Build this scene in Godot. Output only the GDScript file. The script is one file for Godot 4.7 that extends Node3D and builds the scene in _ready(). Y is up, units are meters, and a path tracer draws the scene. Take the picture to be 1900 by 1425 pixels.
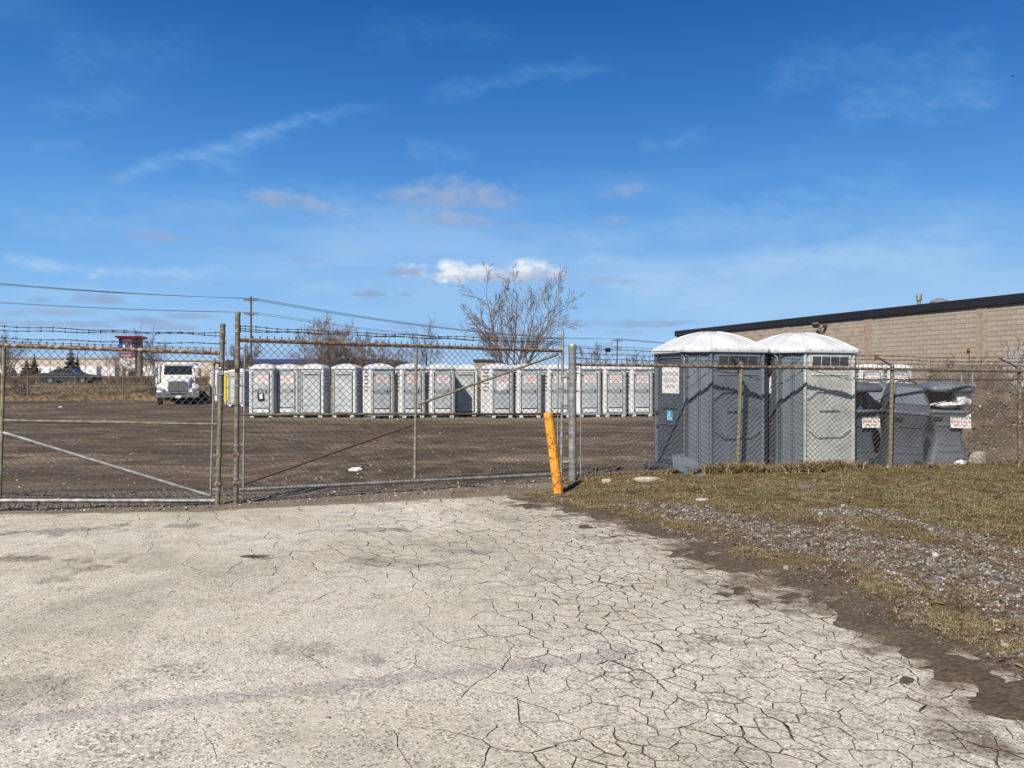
extends Node3D
# A gated yard of portable toilets seen across a cracked pale driveway.

const EYE := 1.52
var rng := RandomNumberGenerator.new()
var M := {}
var tex_cache := {}

func _ready() -> void:
	rng.seed = 71
	var expo := 1.7
	var cam := Camera3D.new()
	cam.name = "camera"
	cam.keep_aspect = Camera3D.KEEP_HEIGHT
	cam.fov = 53.13
	cam.near = 0.05
	cam.far = 6000.0
	add_child(cam)
	cam.position = Vector3(0, EYE, 0)
	cam.rotation_degrees = Vector3(-0.3, 0, 0)
	cam.current = true
	var env := Environment.new()
	env.background_mode = Environment.BG_SKY
	var sky := Sky.new()
	sky.sky_material = make_sky()
	env.sky = sky
	env.background_energy_multiplier = 1.0 / expo
	env.tonemap_mode = Environment.TONE_MAPPER_LINEAR
	env.tonemap_exposure = expo
	env.sdfgi_enabled = true
	env.ssao_enabled = true
	env.ssil_enabled = true
	var we := WorldEnvironment.new()
	we.name = "world_environment"
	we.environment = env
	add_child(we)
	var sun := DirectionalLight3D.new()
	sun.name = "sun"
	sun.light_color = Color(1.0, 0.955, 0.885)
	sun.light_energy = 1.6
	sun.light_angular_distance = 0.53
	sun.shadow_enabled = true
	add_child(sun)
	var az := deg_to_rad(28.0)
	var el := deg_to_rad(44.0)
	var dir := Vector3(sin(az) * cos(el), -sin(el), -cos(az) * cos(el))
	sun.look_at_from_position(Vector3(0, 30, 0), Vector3(0, 30, 0) + dir, Vector3.UP)
	make_materials()
	build_ground()
	build_driveway()
	build_verge()
	build_warehouse()
	build_background()
	build_trees()
	build_cabins()
	build_big_cabins()
	build_wash_stations()
	build_vehicles()
	build_fences()
	build_small_things()

# ---------------------------------------------------------------- mesh helpers
class MB:
	var v := PackedVector3Array()
	var n := PackedVector3Array()
	var uv := PackedVector2Array()
	var uv2 := PackedVector2Array()
	var col := PackedColorArray()
	var tint := Color(1, 1, 1)
	var with_col := false
	var planar := 0.0
	var planar2 := Rect2()

	func put(p: Vector3, q: Vector3) -> void:
		v.append(p)
		n.append(q)
		if with_col:
			col.append(tint)
		if planar > 0.0:
			uv.append(Vector2(p.x, p.z) / planar)
			if planar2.size.x > 0.0:
				uv2.append(Vector2((p.x - planar2.position.x) / planar2.size.x, (p.z - planar2.position.y) / planar2.size.y))

	func tri(a: Vector3, b: Vector3, c: Vector3, na: Vector3, nb: Vector3, nc: Vector3) -> void:
		if (b - a).cross(c - a).dot(na + nb + nc) > 0.0:
			put(a, na)
			put(c, nc)
			put(b, nb)
		else:
			put(a, na)
			put(b, nb)
			put(c, nc)

	func quadn(a: Vector3, b: Vector3, c: Vector3, d: Vector3, na: Vector3, nb: Vector3, nc: Vector3, nd: Vector3) -> void:
		tri(a, b, c, na, nb, nc)
		tri(a, c, d, na, nc, nd)

	func quad(a: Vector3, b: Vector3, c: Vector3, d: Vector3, away: Vector3) -> void:
		# flat face whose normal points away from the point given
		var q := (b - a).cross(d - a)
		if q.length_squared() < 1e-14:
			q = (c - b).cross(d - b)
		q = q.normalized()
		if q.dot((a + b + c + d) * 0.25 - away) < 0.0:
			q = -q
		quadn(a, b, c, d, q, q, q, q)

	func box(x: Transform3D, size: Vector3, bevel := 0.0) -> void:
		var h := size * 0.5
		var o := x.origin
		if bevel <= 0.0:
			for ax in 3:
				for s in [-1.0, 1.0]:
					var e := [Vector3.ZERO, Vector3.ZERO, Vector3.ZERO, Vector3.ZERO]
					var u := (ax + 1) % 3
					var w := (ax + 2) % 3
					for k in 4:
						var p := Vector3.ZERO
						p[ax] = s * h[ax]
						p[u] = h[u] * (1.0 if k == 1 or k == 2 else -1.0)
						p[w] = h[w] * (1.0 if k >= 2 else -1.0)
						e[k] = x * p
					quad(e[0], e[1], e[2], e[3], o)
			return
		var b := minf(bevel, minf(h.x, minf(h.y, h.z)) * 0.95)
		for ax in 3:
			var u := (ax + 1) % 3
			var w := (ax + 2) % 3
			for s in [-1.0, 1.0]:
				var e := []
				for k in 4:
					var p := Vector3.ZERO
					p[ax] = s * h[ax]
					p[u] = (h[u] - b) * (1.0 if k == 1 or k == 2 else -1.0)
					p[w] = (h[w] - b) * (1.0 if k >= 2 else -1.0)
					e.append(x * p)
				quad(e[0], e[1], e[2], e[3], o)
				for s2 in [-1.0, 1.0]:
					# edge between face ax,s and face u,s2
					var q := []
					for k in 4:
						var p := Vector3.ZERO
						p[w] = (h[w] - b) * (1.0 if k == 1 or k == 2 else -1.0)
						if k < 2:
							p[ax] = s * h[ax]
							p[u] = s2 * (h[u] - b)
						else:
							p[ax] = s * (h[ax] - b)
							p[u] = s2 * h[u]
						q.append(x * p)
					quad(q[0], q[1], q[2], q[3], o)
		for sx in [-1.0, 1.0]:
			for sy in [-1.0, 1.0]:
				for sz in [-1.0, 1.0]:
					var a: Vector3 = x * Vector3(sx * h.x, sy * (h.y - b), sz * (h.z - b))
					var c: Vector3 = x * Vector3(sx * (h.x - b), sy * h.y, sz * (h.z - b))
					var d: Vector3 = x * Vector3(sx * (h.x - b), sy * (h.y - b), sz * h.z)
					var nn: Vector3 = (x.basis * Vector3(sx, sy, sz)).normalized()
					tri(a, c, d, nn, nn, nn)

	func at_box(c: Vector3, size: Vector3, bevel := 0.0, turn := Basis()) -> void:
		box(Transform3D(turn, c), size, bevel)

	func tube(p: PackedVector3Array, r: PackedFloat32Array, sides := 8, caps := true) -> void:
		var m := p.size()
		if m < 2:
			return
		var t := (p[1] - p[0]).normalized()
		var u := t.cross(Vector3.UP if absf(t.y) < 0.9 else Vector3.RIGHT).normalized()
		var prev := PackedVector3Array()
		var prevn := PackedVector3Array()
		for i in m:
			if i > 0:
				var t2 := ((p[mini(i + 1, m - 1)] - p[i - 1])).normalized()
				u = (u - t2 * u.dot(t2)).normalized()
				t = t2
			var w := t.cross(u)
			var ring := PackedVector3Array()
			var ringn := PackedVector3Array()
			for k in sides:
				var a := TAU * k / sides
				var d := u * cos(a) + w * sin(a)
				ring.append(p[i] + d * r[i])
				ringn.append(d)
			if i > 0:
				for k in sides:
					var j := (k + 1) % sides
					quadn(prev[k], prev[j], ring[j], ring[k], prevn[k], prevn[j], ringn[j], ringn[k])
			if caps and (i == 0 or i == m - 1) and r[i] > 0.0:
				var cn := -t if i == 0 else t
				for k in range(1, sides - 1):
					tri(ring[0], ring[k], ring[k + 1], cn, cn, cn)
			prev = ring
			prevn = ringn

	func rod(a: Vector3, b: Vector3, r: float, sides := 8, r2 := -1.0) -> void:
		tube(PackedVector3Array([a, b]), PackedFloat32Array([r, r if r2 < 0.0 else r2]), sides)

	func line(p: PackedVector3Array, r: float, sides := 6) -> void:
		var rr := PackedFloat32Array()
		rr.resize(p.size())
		rr.fill(r)
		tube(p, rr, sides)

	func lathe(prof: PackedVector2Array, sides: int, x: Transform3D) -> void:
		# profile of (radius, height); smooth round, flat along
		for i in prof.size() - 1:
			var a := prof[i]
			var b := prof[i + 1]
			var d := b - a
			var nr := Vector2(d.y, -d.x).normalized()
			for k in sides:
				var a0 := TAU * k / sides
				var a1 := TAU * (k + 1) / sides
				var c0 := Vector3(cos(a0), 0, sin(a0))
				var c1 := Vector3(cos(a1), 0, sin(a1))
				var n0 := (x.basis * (c0 * nr.x + Vector3.UP * nr.y)).normalized()
				var n1 := (x.basis * (c1 * nr.x + Vector3.UP * nr.y)).normalized()
				quadn(x * (c0 * a.x + Vector3.UP * a.y), x * (c1 * a.x + Vector3.UP * a.y), x * (c1 * b.x + Vector3.UP * b.y), x * (c0 * b.x + Vector3.UP * b.y), n0, n1, n1, n0)

	func prism(poly: PackedVector2Array, depth: float, x: Transform3D, bevel := 0.0) -> void:
		# polygon in local xy, from z = 0 back to z = -depth
		var idx := Geometry2D.triangulate_polygon(poly)
		var front := poly
		if bevel > 0.0:
			var got := Geometry2D.offset_polygon(poly, -bevel, Geometry2D.JOIN_MITER)
			if got.size() and got[0].size() == poly.size():
				# match the first corner
				var best := 0
				for k in got[0].size():
					if got[0][k].distance_squared_to(poly[0]) < got[0][best].distance_squared_to(poly[0]):
						best = k
				front = PackedVector2Array()
				for k in poly.size():
					front.append(got[0][(best + k) % poly.size()])
			else:
				bevel = 0.0
		var zf := (x.basis * Vector3.BACK).normalized()
		for k in range(0, idx.size(), 3):
			tri(x * Vector3(front[idx[k]].x, front[idx[k]].y, 0), x * Vector3(front[idx[k + 1]].x, front[idx[k + 1]].y, 0), x * Vector3(front[idx[k + 2]].x, front[idx[k + 2]].y, 0), zf, zf, zf)
			tri(x * Vector3(poly[idx[k]].x, poly[idx[k]].y, -depth), x * Vector3(poly[idx[k + 1]].x, poly[idx[k + 1]].y, -depth), x * Vector3(poly[idx[k + 2]].x, poly[idx[k + 2]].y, -depth), -zf, -zf, -zf)
		var ccw := Geometry2D.is_polygon_clockwise(poly)
		for k in poly.size():
			var j := (k + 1) % poly.size()
			var e := poly[j] - poly[k]
			var nn := Vector2(e.y, -e.x).normalized()
			if ccw:
				nn = -nn
			var n3 := (x.basis * Vector3(nn.x, nn.y, 0)).normalized()
			if bevel > 0.0:
				var nb := (n3 + zf).normalized()
				quadn(x * Vector3(front[k].x, front[k].y, 0), x * Vector3(front[j].x, front[j].y, 0), x * Vector3(poly[j].x, poly[j].y, -bevel), x * Vector3(poly[k].x, poly[k].y, -bevel), nb, nb, nb, nb)
			quadn(x * Vector3(poly[k].x, poly[k].y, -bevel), x * Vector3(poly[j].x, poly[j].y, -bevel), x * Vector3(poly[j].x, poly[j].y, -depth), x * Vector3(poly[k].x, poly[k].y, -depth), n3, n3, n3, n3)

	func loft(rings: Array, closed := true, cap0 := true, cap1 := true, smooth_round := true) -> void:
		# rings of equally many points; smooth along, and round as well if asked
		var m := rings.size()
		var k0: int = rings[0].size()
		var mids := PackedVector3Array()
		for r in rings:
			var c := Vector3.ZERO
			for p: Vector3 in r:
				c += p
			mids.append(c / k0)
		var cnt := k0 if closed else k0 - 1
		if smooth_round:
			var nor := []
			for i in m:
				var row := PackedVector3Array()
				for k in k0:
					var du: Vector3 = rings[i][(k + 1) % k0] - rings[i][(k + k0 - 1) % k0]
					var dv: Vector3 = rings[mini(i + 1, m - 1)][k] - rings[maxi(i - 1, 0)][k]
					var q := du.cross(dv)
					if q.length_squared() < 1e-14:
						q = rings[i][k] - mids[i]
					if q.dot(rings[i][k] - mids[i]) < 0.0:
						q = -q
					row.append(q.normalized())
				nor.append(row)
			for i in m - 1:
				for k in cnt:
					var j := (k + 1) % k0
					quadn(rings[i][k], rings[i][j], rings[i + 1][j], rings[i + 1][k], nor[i][k], nor[i][j], nor[i + 1][j], nor[i + 1][k])
		else:
			for k in cnt:
				var j := (k + 1) % k0
				var fn := PackedVector3Array()
				for i in m:
					var du: Vector3 = rings[i][j] - rings[i][k]
					var dv: Vector3 = (rings[mini(i + 1, m - 1)][j] + rings[mini(i + 1, m - 1)][k] - rings[maxi(i - 1, 0)][j] - rings[maxi(i - 1, 0)][k])
					var q := du.cross(dv)
					if q.length_squared() < 1e-14 and i > 0:
						fn.append(fn[i - 1])
						continue
					if q.dot(rings[i][k] + rings[i][j] - mids[i] * 2.0) < 0.0:
						q = -q
					fn.append(q.normalized())
				for i in m - 1:
					quadn(rings[i][k], rings[i][j], rings[i + 1][j], rings[i + 1][k], fn[i], fn[i], fn[i + 1], fn[i + 1])
		for e in [[cap0, 0, 1], [cap1, m - 1, m - 2]]:
			if e[0]:
				var r = rings[e[1]]
				var q := Vector3.ZERO
				for k in k0:
					q += (r[k] - mids[e[1]]).cross(r[(k + 1) % k0] - mids[e[1]])
				q = q.normalized()
				if q.dot(mids[e[1]] - mids[e[2]]) < 0.0:
					q = -q
				for k in k0:
					tri(mids[e[1]], r[k], r[(k + 1) % k0], q, q, q)

	func mesh(m: Material) -> ArrayMesh:
		var a := []
		a.resize(Mesh.ARRAY_MAX)
		a[Mesh.ARRAY_VERTEX] = v
		a[Mesh.ARRAY_NORMAL] = n
		if uv.size() == v.size():
			a[Mesh.ARRAY_TEX_UV] = uv
		if uv2.size() == v.size():
			a[Mesh.ARRAY_TEX_UV2] = uv2
		if with_col:
			a[Mesh.ARRAY_COLOR] = col
		var am := ArrayMesh.new()
		am.add_surface_from_arrays(Mesh.PRIMITIVE_TRIANGLES, a)
		am.surface_set_material(0, m)
		return am


func put(called: String, b: MB, m: Material, parent: Node = null) -> MeshInstance3D:
	return put_mesh(called, b.mesh(m), parent)

func put_mesh(called: String, am: Mesh, parent: Node = null) -> MeshInstance3D:
	var o := MeshInstance3D.new()
	o.name = called
	o.mesh = am
	(parent if parent else self).add_child(o, true)
	return o

func thing(called: String, label: String, category: String, at := Vector3.ZERO, turn := 0.0, group := "") -> Node3D:
	var o := Node3D.new()
	o.name = called
	add_child(o, true)
	o.position = at
	o.rotation.y = turn
	tag(o, label, category, group)
	return o

func tag(o: Node, label: String, category := "", group := "", kind := "") -> Node:
	if label:
		o.set_meta("label", label)
	if category:
		o.set_meta("category", category)
	if group:
		o.set_meta("group", group)
	if kind:
		o.set_meta("kind", kind)
	return o

func copy(o: Node3D, label: String, at: Vector3, turn: float) -> Node3D:
	var c: Node3D = o.duplicate()
	c.name = String(o.name).rstrip("0123456789")
	add_child(c, true)
	c.position = at
	c.rotation = Vector3(0, turn, 0)
	c.set_meta("label", label)
	return c

func col_at(px: float, d: float, y := 0.0) -> Vector3:
	# a place d metres down the yard, in the direction of that column of the photograph
	return Vector3((px - 950.0) / 1425.0 * d, y, -d)

func scatter(called: String, mesh: Mesh, xf: Array, cols: PackedColorArray, parent: Node = null) -> MultiMeshInstance3D:
	var mm := MultiMesh.new()
	mm.transform_format = MultiMesh.TRANSFORM_3D
	mm.use_colors = cols.size() > 0
	mm.mesh = mesh
	mm.instance_count = xf.size()
	for i in xf.size():
		mm.set_instance_transform(i, xf[i])
		if cols.size():
			mm.set_instance_color(i, cols[i])
	var o := MultiMeshInstance3D.new()
	o.name = called
	o.multimesh = mm
	(parent if parent else self).add_child(o, true)
	return o

func text_mesh(words: String, size: float, m: Material, depth := 0.004) -> TextMesh:
	var f := SystemFont.new()
	f.font_names = PackedStringArray(["Droid Sans"])
	f.font_weight = 700
	var t := TextMesh.new()
	t.font = f
	t.text = words
	t.font_size = 24
	t.pixel_size = size / 24.0
	t.depth = depth
	t.curve_step = 6.0
	t.material = m
	return t

func smooth01(a: float, b: float, x: float) -> float:
	return smoothstep(a, b, x)

# ---------------------------------------------------------------- materials
func lin(r: float, g: float, b: float) -> Color:
	return Color(r, g, b).linear_to_srgb()

const REFLECT := 0.78

func lin2(r: float, g: float, b: float) -> Color:
	return Color(r * REFLECT, g * REFLECT, b * REFLECT).linear_to_srgb()

func mat(c: Color, rough := 0.7, metal := 0.0) -> StandardMaterial3D:
	var m := StandardMaterial3D.new()
	var l := c.srgb_to_linear()
	m.albedo_color = lin2(l.r, l.g, l.b)
	m.roughness = rough
	m.metallic = metal
	return m

func noise(freq: float, octaves := 4, seed_ := 1, type := FastNoiseLite.TYPE_SIMPLEX_SMOOTH) -> FastNoiseLite:
	var f := FastNoiseLite.new()
	f.noise_type = type
	f.frequency = freq
	f.seed = seed_
	if octaves > 1:
		f.fractal_type = FastNoiseLite.FRACTAL_FBM
		f.fractal_octaves = octaves
	else:
		f.fractal_type = FastNoiseLite.FRACTAL_NONE
	return f

func nbytes(f: FastNoiseLite, w: int, h: int, seamless := true) -> PackedByteArray:
	var im := f.get_seamless_image(w, h, false, false, 0.1, true) if seamless else f.get_image(w, h, false, false, true)
	im.convert(Image.FORMAT_L8)
	return im.get_data()

func ramp(stops: Array) -> PackedByteArray:
	# 256 sRGB triples from [[at, Color], ...]
	var out := PackedByteArray()
	for i in 256:
		var t := i / 255.0
		var c: Color = stops[0][1]
		for k in stops.size() - 1:
			if t >= stops[k][0]:
				var f: float = clampf((t - stops[k][0]) / maxf(stops[k + 1][0] - stops[k][0], 1e-5), 0, 1)
				c = (stops[k][1] as Color).lerp(stops[k + 1][1], f)
		out.append(int(clampf(c.r * 255.0, 0, 255)))
		out.append(int(clampf(c.g * 255.0, 0, 255)))
		out.append(int(clampf(c.b * 255.0, 0, 255)))
	return out

func ramp_tex(a: PackedByteArray, w: int, h: int, stops: Array, fine := PackedByteArray(), strength := 0.0) -> ImageTexture:
	var r := ramp(stops)
	var out := PackedByteArray()
	out.resize(w * h * 3)
	var use := fine.size() == a.size()
	for i in w * h:
		var k := a[i] * 3
		var f := 1.0
		if use:
			f = 1.0 + (fine[i] / 127.5 - 1.0) * strength
		out[i * 3] = mini(255, int(r[k] * f))
		out[i * 3 + 1] = mini(255, int(r[k + 1] * f))
		out[i * 3 + 2] = mini(255, int(r[k + 2] * f))
	return ImageTexture.create_from_image(Image.create_from_data(w, h, false, Image.FORMAT_RGB8, out))

func bump_tex(a: PackedByteArray, w: int, h: int, scale: float) -> ImageTexture:
	var im := Image.create_from_data(w, h, false, Image.FORMAT_L8, a)
	im.convert(Image.FORMAT_RGBA8)
	im.bump_map_to_normal_map(scale)
	return ImageTexture.create_from_image(im)

func tri_mat(t: Texture2D, scale: float, rough: float, metal := 0.0, normal: Texture2D = null, nscale := 1.0) -> StandardMaterial3D:
	var m := mat(Color(1, 1, 1), rough, metal)
	m.albedo_texture = t
	m.uv1_triplanar = true
	m.uv1_scale = Vector3.ONE * scale
	if normal:
		m.normal_enabled = true
		m.normal_texture = normal
		m.normal_scale = nscale
	return m

func make_materials() -> void:
	var n256 := nbytes(noise(0.02, 5, 3), 256, 256)
	var n256b := nbytes(noise(0.012, 4, 9), 256, 256)
	var f256 := nbytes(noise(0.25, 3, 5), 256, 256)
	# galvanised pipe, greyish with brown tarnish; rusty pipe; both in object space
	var galv := ramp_tex(n256, 256, 256, [[0.0, Color(0.36, 0.35, 0.33)], [0.4, Color(0.52, 0.52, 0.5)], [0.62, Color(0.6, 0.61, 0.61)], [1.0, Color(0.68, 0.7, 0.71)]], f256, 0.10)
	var rust := ramp_tex(n256, 256, 256, [[0.0, Color(0.22, 0.12, 0.075)], [0.36, Color(0.36, 0.215, 0.135)], [0.5, Color(0.44, 0.35, 0.26)], [0.6, Color(0.52, 0.5, 0.44)], [1.0, Color(0.68, 0.66, 0.6)]], f256, 0.14)
	var tarn := ramp_tex(n256, 256, 256, [[0.0, Color(0.3, 0.25, 0.19)], [0.3, Color(0.37, 0.34, 0.28)], [0.6, Color(0.47, 0.45, 0.4)], [1.0, Color(0.56, 0.54, 0.49)]], f256, 0.12)
	var lich := ramp_tex(n256, 256, 256, [[0.0, Color(0.33, 0.3, 0.23)], [0.4, Color(0.47, 0.45, 0.37)], [1.0, Color(0.62, 0.61, 0.52)]], f256, 0.15)
	M.galv = tri_mat(galv, 1.3, 0.5, 0.35)
	M.rust = tri_mat(rust, 2.2, 0.75, 0.1)
	M.tarn = tri_mat(tarn, 1.7, 0.65, 0.2)
	M.lichen = tri_mat(lich, 2.6, 0.8, 0.1)
	M.wire = mat(lin(0.075, 0.07, 0.062), 0.6, 0.1)
	M.wire_bright = mat(lin(0.14, 0.135, 0.125), 0.5, 0.2)
	M.barb = mat(lin(0.05, 0.042, 0.036), 0.7, 0.3)
	M.rust_dark = mat(lin(0.085, 0.055, 0.038), 0.85, 0.1)
	M.steel = mat(lin(0.42, 0.43, 0.45), 0.35, 0.7)
	M.dark_iron = mat(lin(0.05, 0.04, 0.035), 0.7, 0.3)
	# yellow paint with rust chips
	var ca := nbytes(noise(0.075, 4, 21), 256, 256)
	var cb := nbytes(noise(0.014, 3, 22), 256, 256)
	for i in ca.size():
		ca[i] = int(clampf(ca[i] * 0.62 + cb[i] * 0.38, 0, 255))
	var chips := ramp_tex(ca, 256, 256, [[0.0, Color(0.25, 0.12, 0.06)], [0.375, Color(0.34, 0.17, 0.08)], [0.40, Color(0.78, 0.47, 0.13)], [0.48, Color(0.90, 0.60, 0.19)], [0.7, Color(0.93, 0.67, 0.25)], [1.0, Color(0.95, 0.76, 0.42)]], f256, 0.05)
	M.yellow_paint = tri_mat(chips, 1.9, 0.55)
	# plastics
	var speck := ramp_tex(n256b, 256, 256, [[0.0, Color(0.82, 0.82, 0.81)], [0.5, Color(0.94, 0.94, 0.94)], [1.0, Color(1, 1, 1)]], f256, 0.04)
	M.cabin_white = tri_mat(speck, 0.6, 0.42)
	M.cabin_white.albedo_color = lin2(0.77, 0.81, 0.835)
	M.roof_white = tri_mat(speck, 0.6, 0.38)
	M.roof_white.albedo_color = lin2(0.66, 0.69, 0.72)
	M.cabin_grey = tri_mat(speck, 0.6, 0.45)
	M.cabin_grey.albedo_color = lin2(0.51, 0.56, 0.605)
	M.cabin_post = tri_mat(speck, 0.6, 0.45)
	M.cabin_post.albedo_color = lin2(0.33, 0.365, 0.40)
	M.cabin_band = mat(lin(0.30, 0.335, 0.375), 0.5)
	M.cabin_yellow = mat(lin(0.72, 0.62, 0.02), 0.5)
	M.gasket = mat(lin(0.035, 0.04, 0.045), 0.6)
	M.slot = mat(lin(0.02, 0.022, 0.025), 0.8)
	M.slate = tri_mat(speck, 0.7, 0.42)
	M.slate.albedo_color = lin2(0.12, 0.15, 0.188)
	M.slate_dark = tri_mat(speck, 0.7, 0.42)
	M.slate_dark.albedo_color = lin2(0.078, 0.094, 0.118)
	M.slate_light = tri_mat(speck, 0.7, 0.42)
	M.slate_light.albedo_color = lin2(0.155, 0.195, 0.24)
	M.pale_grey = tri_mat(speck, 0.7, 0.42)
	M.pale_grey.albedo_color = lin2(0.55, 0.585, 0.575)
	M.bin_grey = tri_mat(speck, 0.9, 0.5)
	M.bin_grey.albedo_color = lin2(0.085, 0.10, 0.128)
	M.bin_light = tri_mat(speck, 0.9, 0.5)
	M.bin_light.albedo_color = lin2(0.13, 0.152, 0.19)
	M.sign_white = mat(lin(0.82, 0.82, 0.82), 0.5)
	M.print_red = mat(lin(0.42, 0.03, 0.05), 0.5)
	M.print_pink = mat(lin(0.5, 0.13, 0.15), 0.5)
	M.print_dark = mat(lin(0.03, 0.03, 0.035), 0.5)
	M.print_faded = mat(lin(0.42, 0.36, 0.5), 0.5)
	M.blue_label = mat(lin(0.05, 0.42, 0.66), 0.5)
	M.white = mat(lin(0.78, 0.79, 0.8), 0.3)
	M.truck_white = mat(lin(0.8, 0.81, 0.82), 0.25)
	M.truck_white.clearcoat_enabled = true
	M.truck_white.clearcoat = 0.5
	M.chrome = mat(lin(0.5, 0.51, 0.53), 0.3, 0.85)
	M.rim = mat(lin(0.26, 0.27, 0.28), 0.4, 0.5)
	M.bumper = mat(lin(0.3, 0.31, 0.33), 0.4, 0.6)
	M.black = mat(lin(0.015, 0.015, 0.017), 0.6)
	M.rubber = mat(lin(0.02, 0.02, 0.021), 0.85)
	M.dark_glass = mat(lin(0.012, 0.02, 0.025), 0.06)
	M.lamp = mat(lin(0.6, 0.62, 0.64), 0.12, 0.3)
	M.amber = mat(lin(0.55, 0.16, 0.02), 0.25)
	M.tail_red = mat(lin(0.35, 0.01, 0.015), 0.2)
	M.car_paint = mat(lin(0.026, 0.032, 0.043), 0.6, 0.0)
	M.car_paint.metallic_specular = 0.3
	M.bark = tri_mat(ramp_tex(n256, 256, 256, [[0.0, Color(0.3, 0.25, 0.2)], [1.0, Color(0.5, 0.43, 0.36)]], f256, 0.2), 1.4, 0.9)
	M.twig = mat(lin(0.2, 0.15, 0.115), 0.9)
	M.twig_grey = mat(lin(0.14, 0.115, 0.1), 0.9)
	M.twig_red = mat(lin(0.11, 0.075, 0.06), 0.9)
	M.pole_wood = mat(lin(0.13, 0.105, 0.085), 0.9)
	M.cable = mat(lin(0.03, 0.032, 0.036), 0.6)
	M.coping = mat(lin(0.013, 0.012, 0.014), 0.5)
	M.beige = mat(lin(0.46, 0.41, 0.35), 0.8)
	M.beige_dark = mat(lin(0.3, 0.26, 0.22), 0.85)
	M.blue_roof = mat(lin(0.02, 0.035, 0.16), 0.5)
	M.sign_blue = mat(lin(0.01, 0.07, 0.42), 0.4)
	M.sign_red = mat(lin(0.36, 0.012, 0.03), 0.4)
	M.spruce = mat(lin(0.022, 0.034, 0.02), 0.85)
	M.rock = tri_mat(ramp_tex(n256, 256, 256, [[0.0, Color(0.5, 0.47, 0.43)], [1.0, Color(0.8, 0.77, 0.71)]], f256, 0.15), 3.0, 0.9)
	M.rock_dark = tri_mat(ramp_tex(n256, 256, 256, [[0.0, Color(0.25, 0.23, 0.22)], [1.0, Color(0.5, 0.48, 0.47)]], f256, 0.2), 3.0, 0.9)
	M.bag = mat(lin(0.8, 0.81, 0.83), 0.55)

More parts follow.
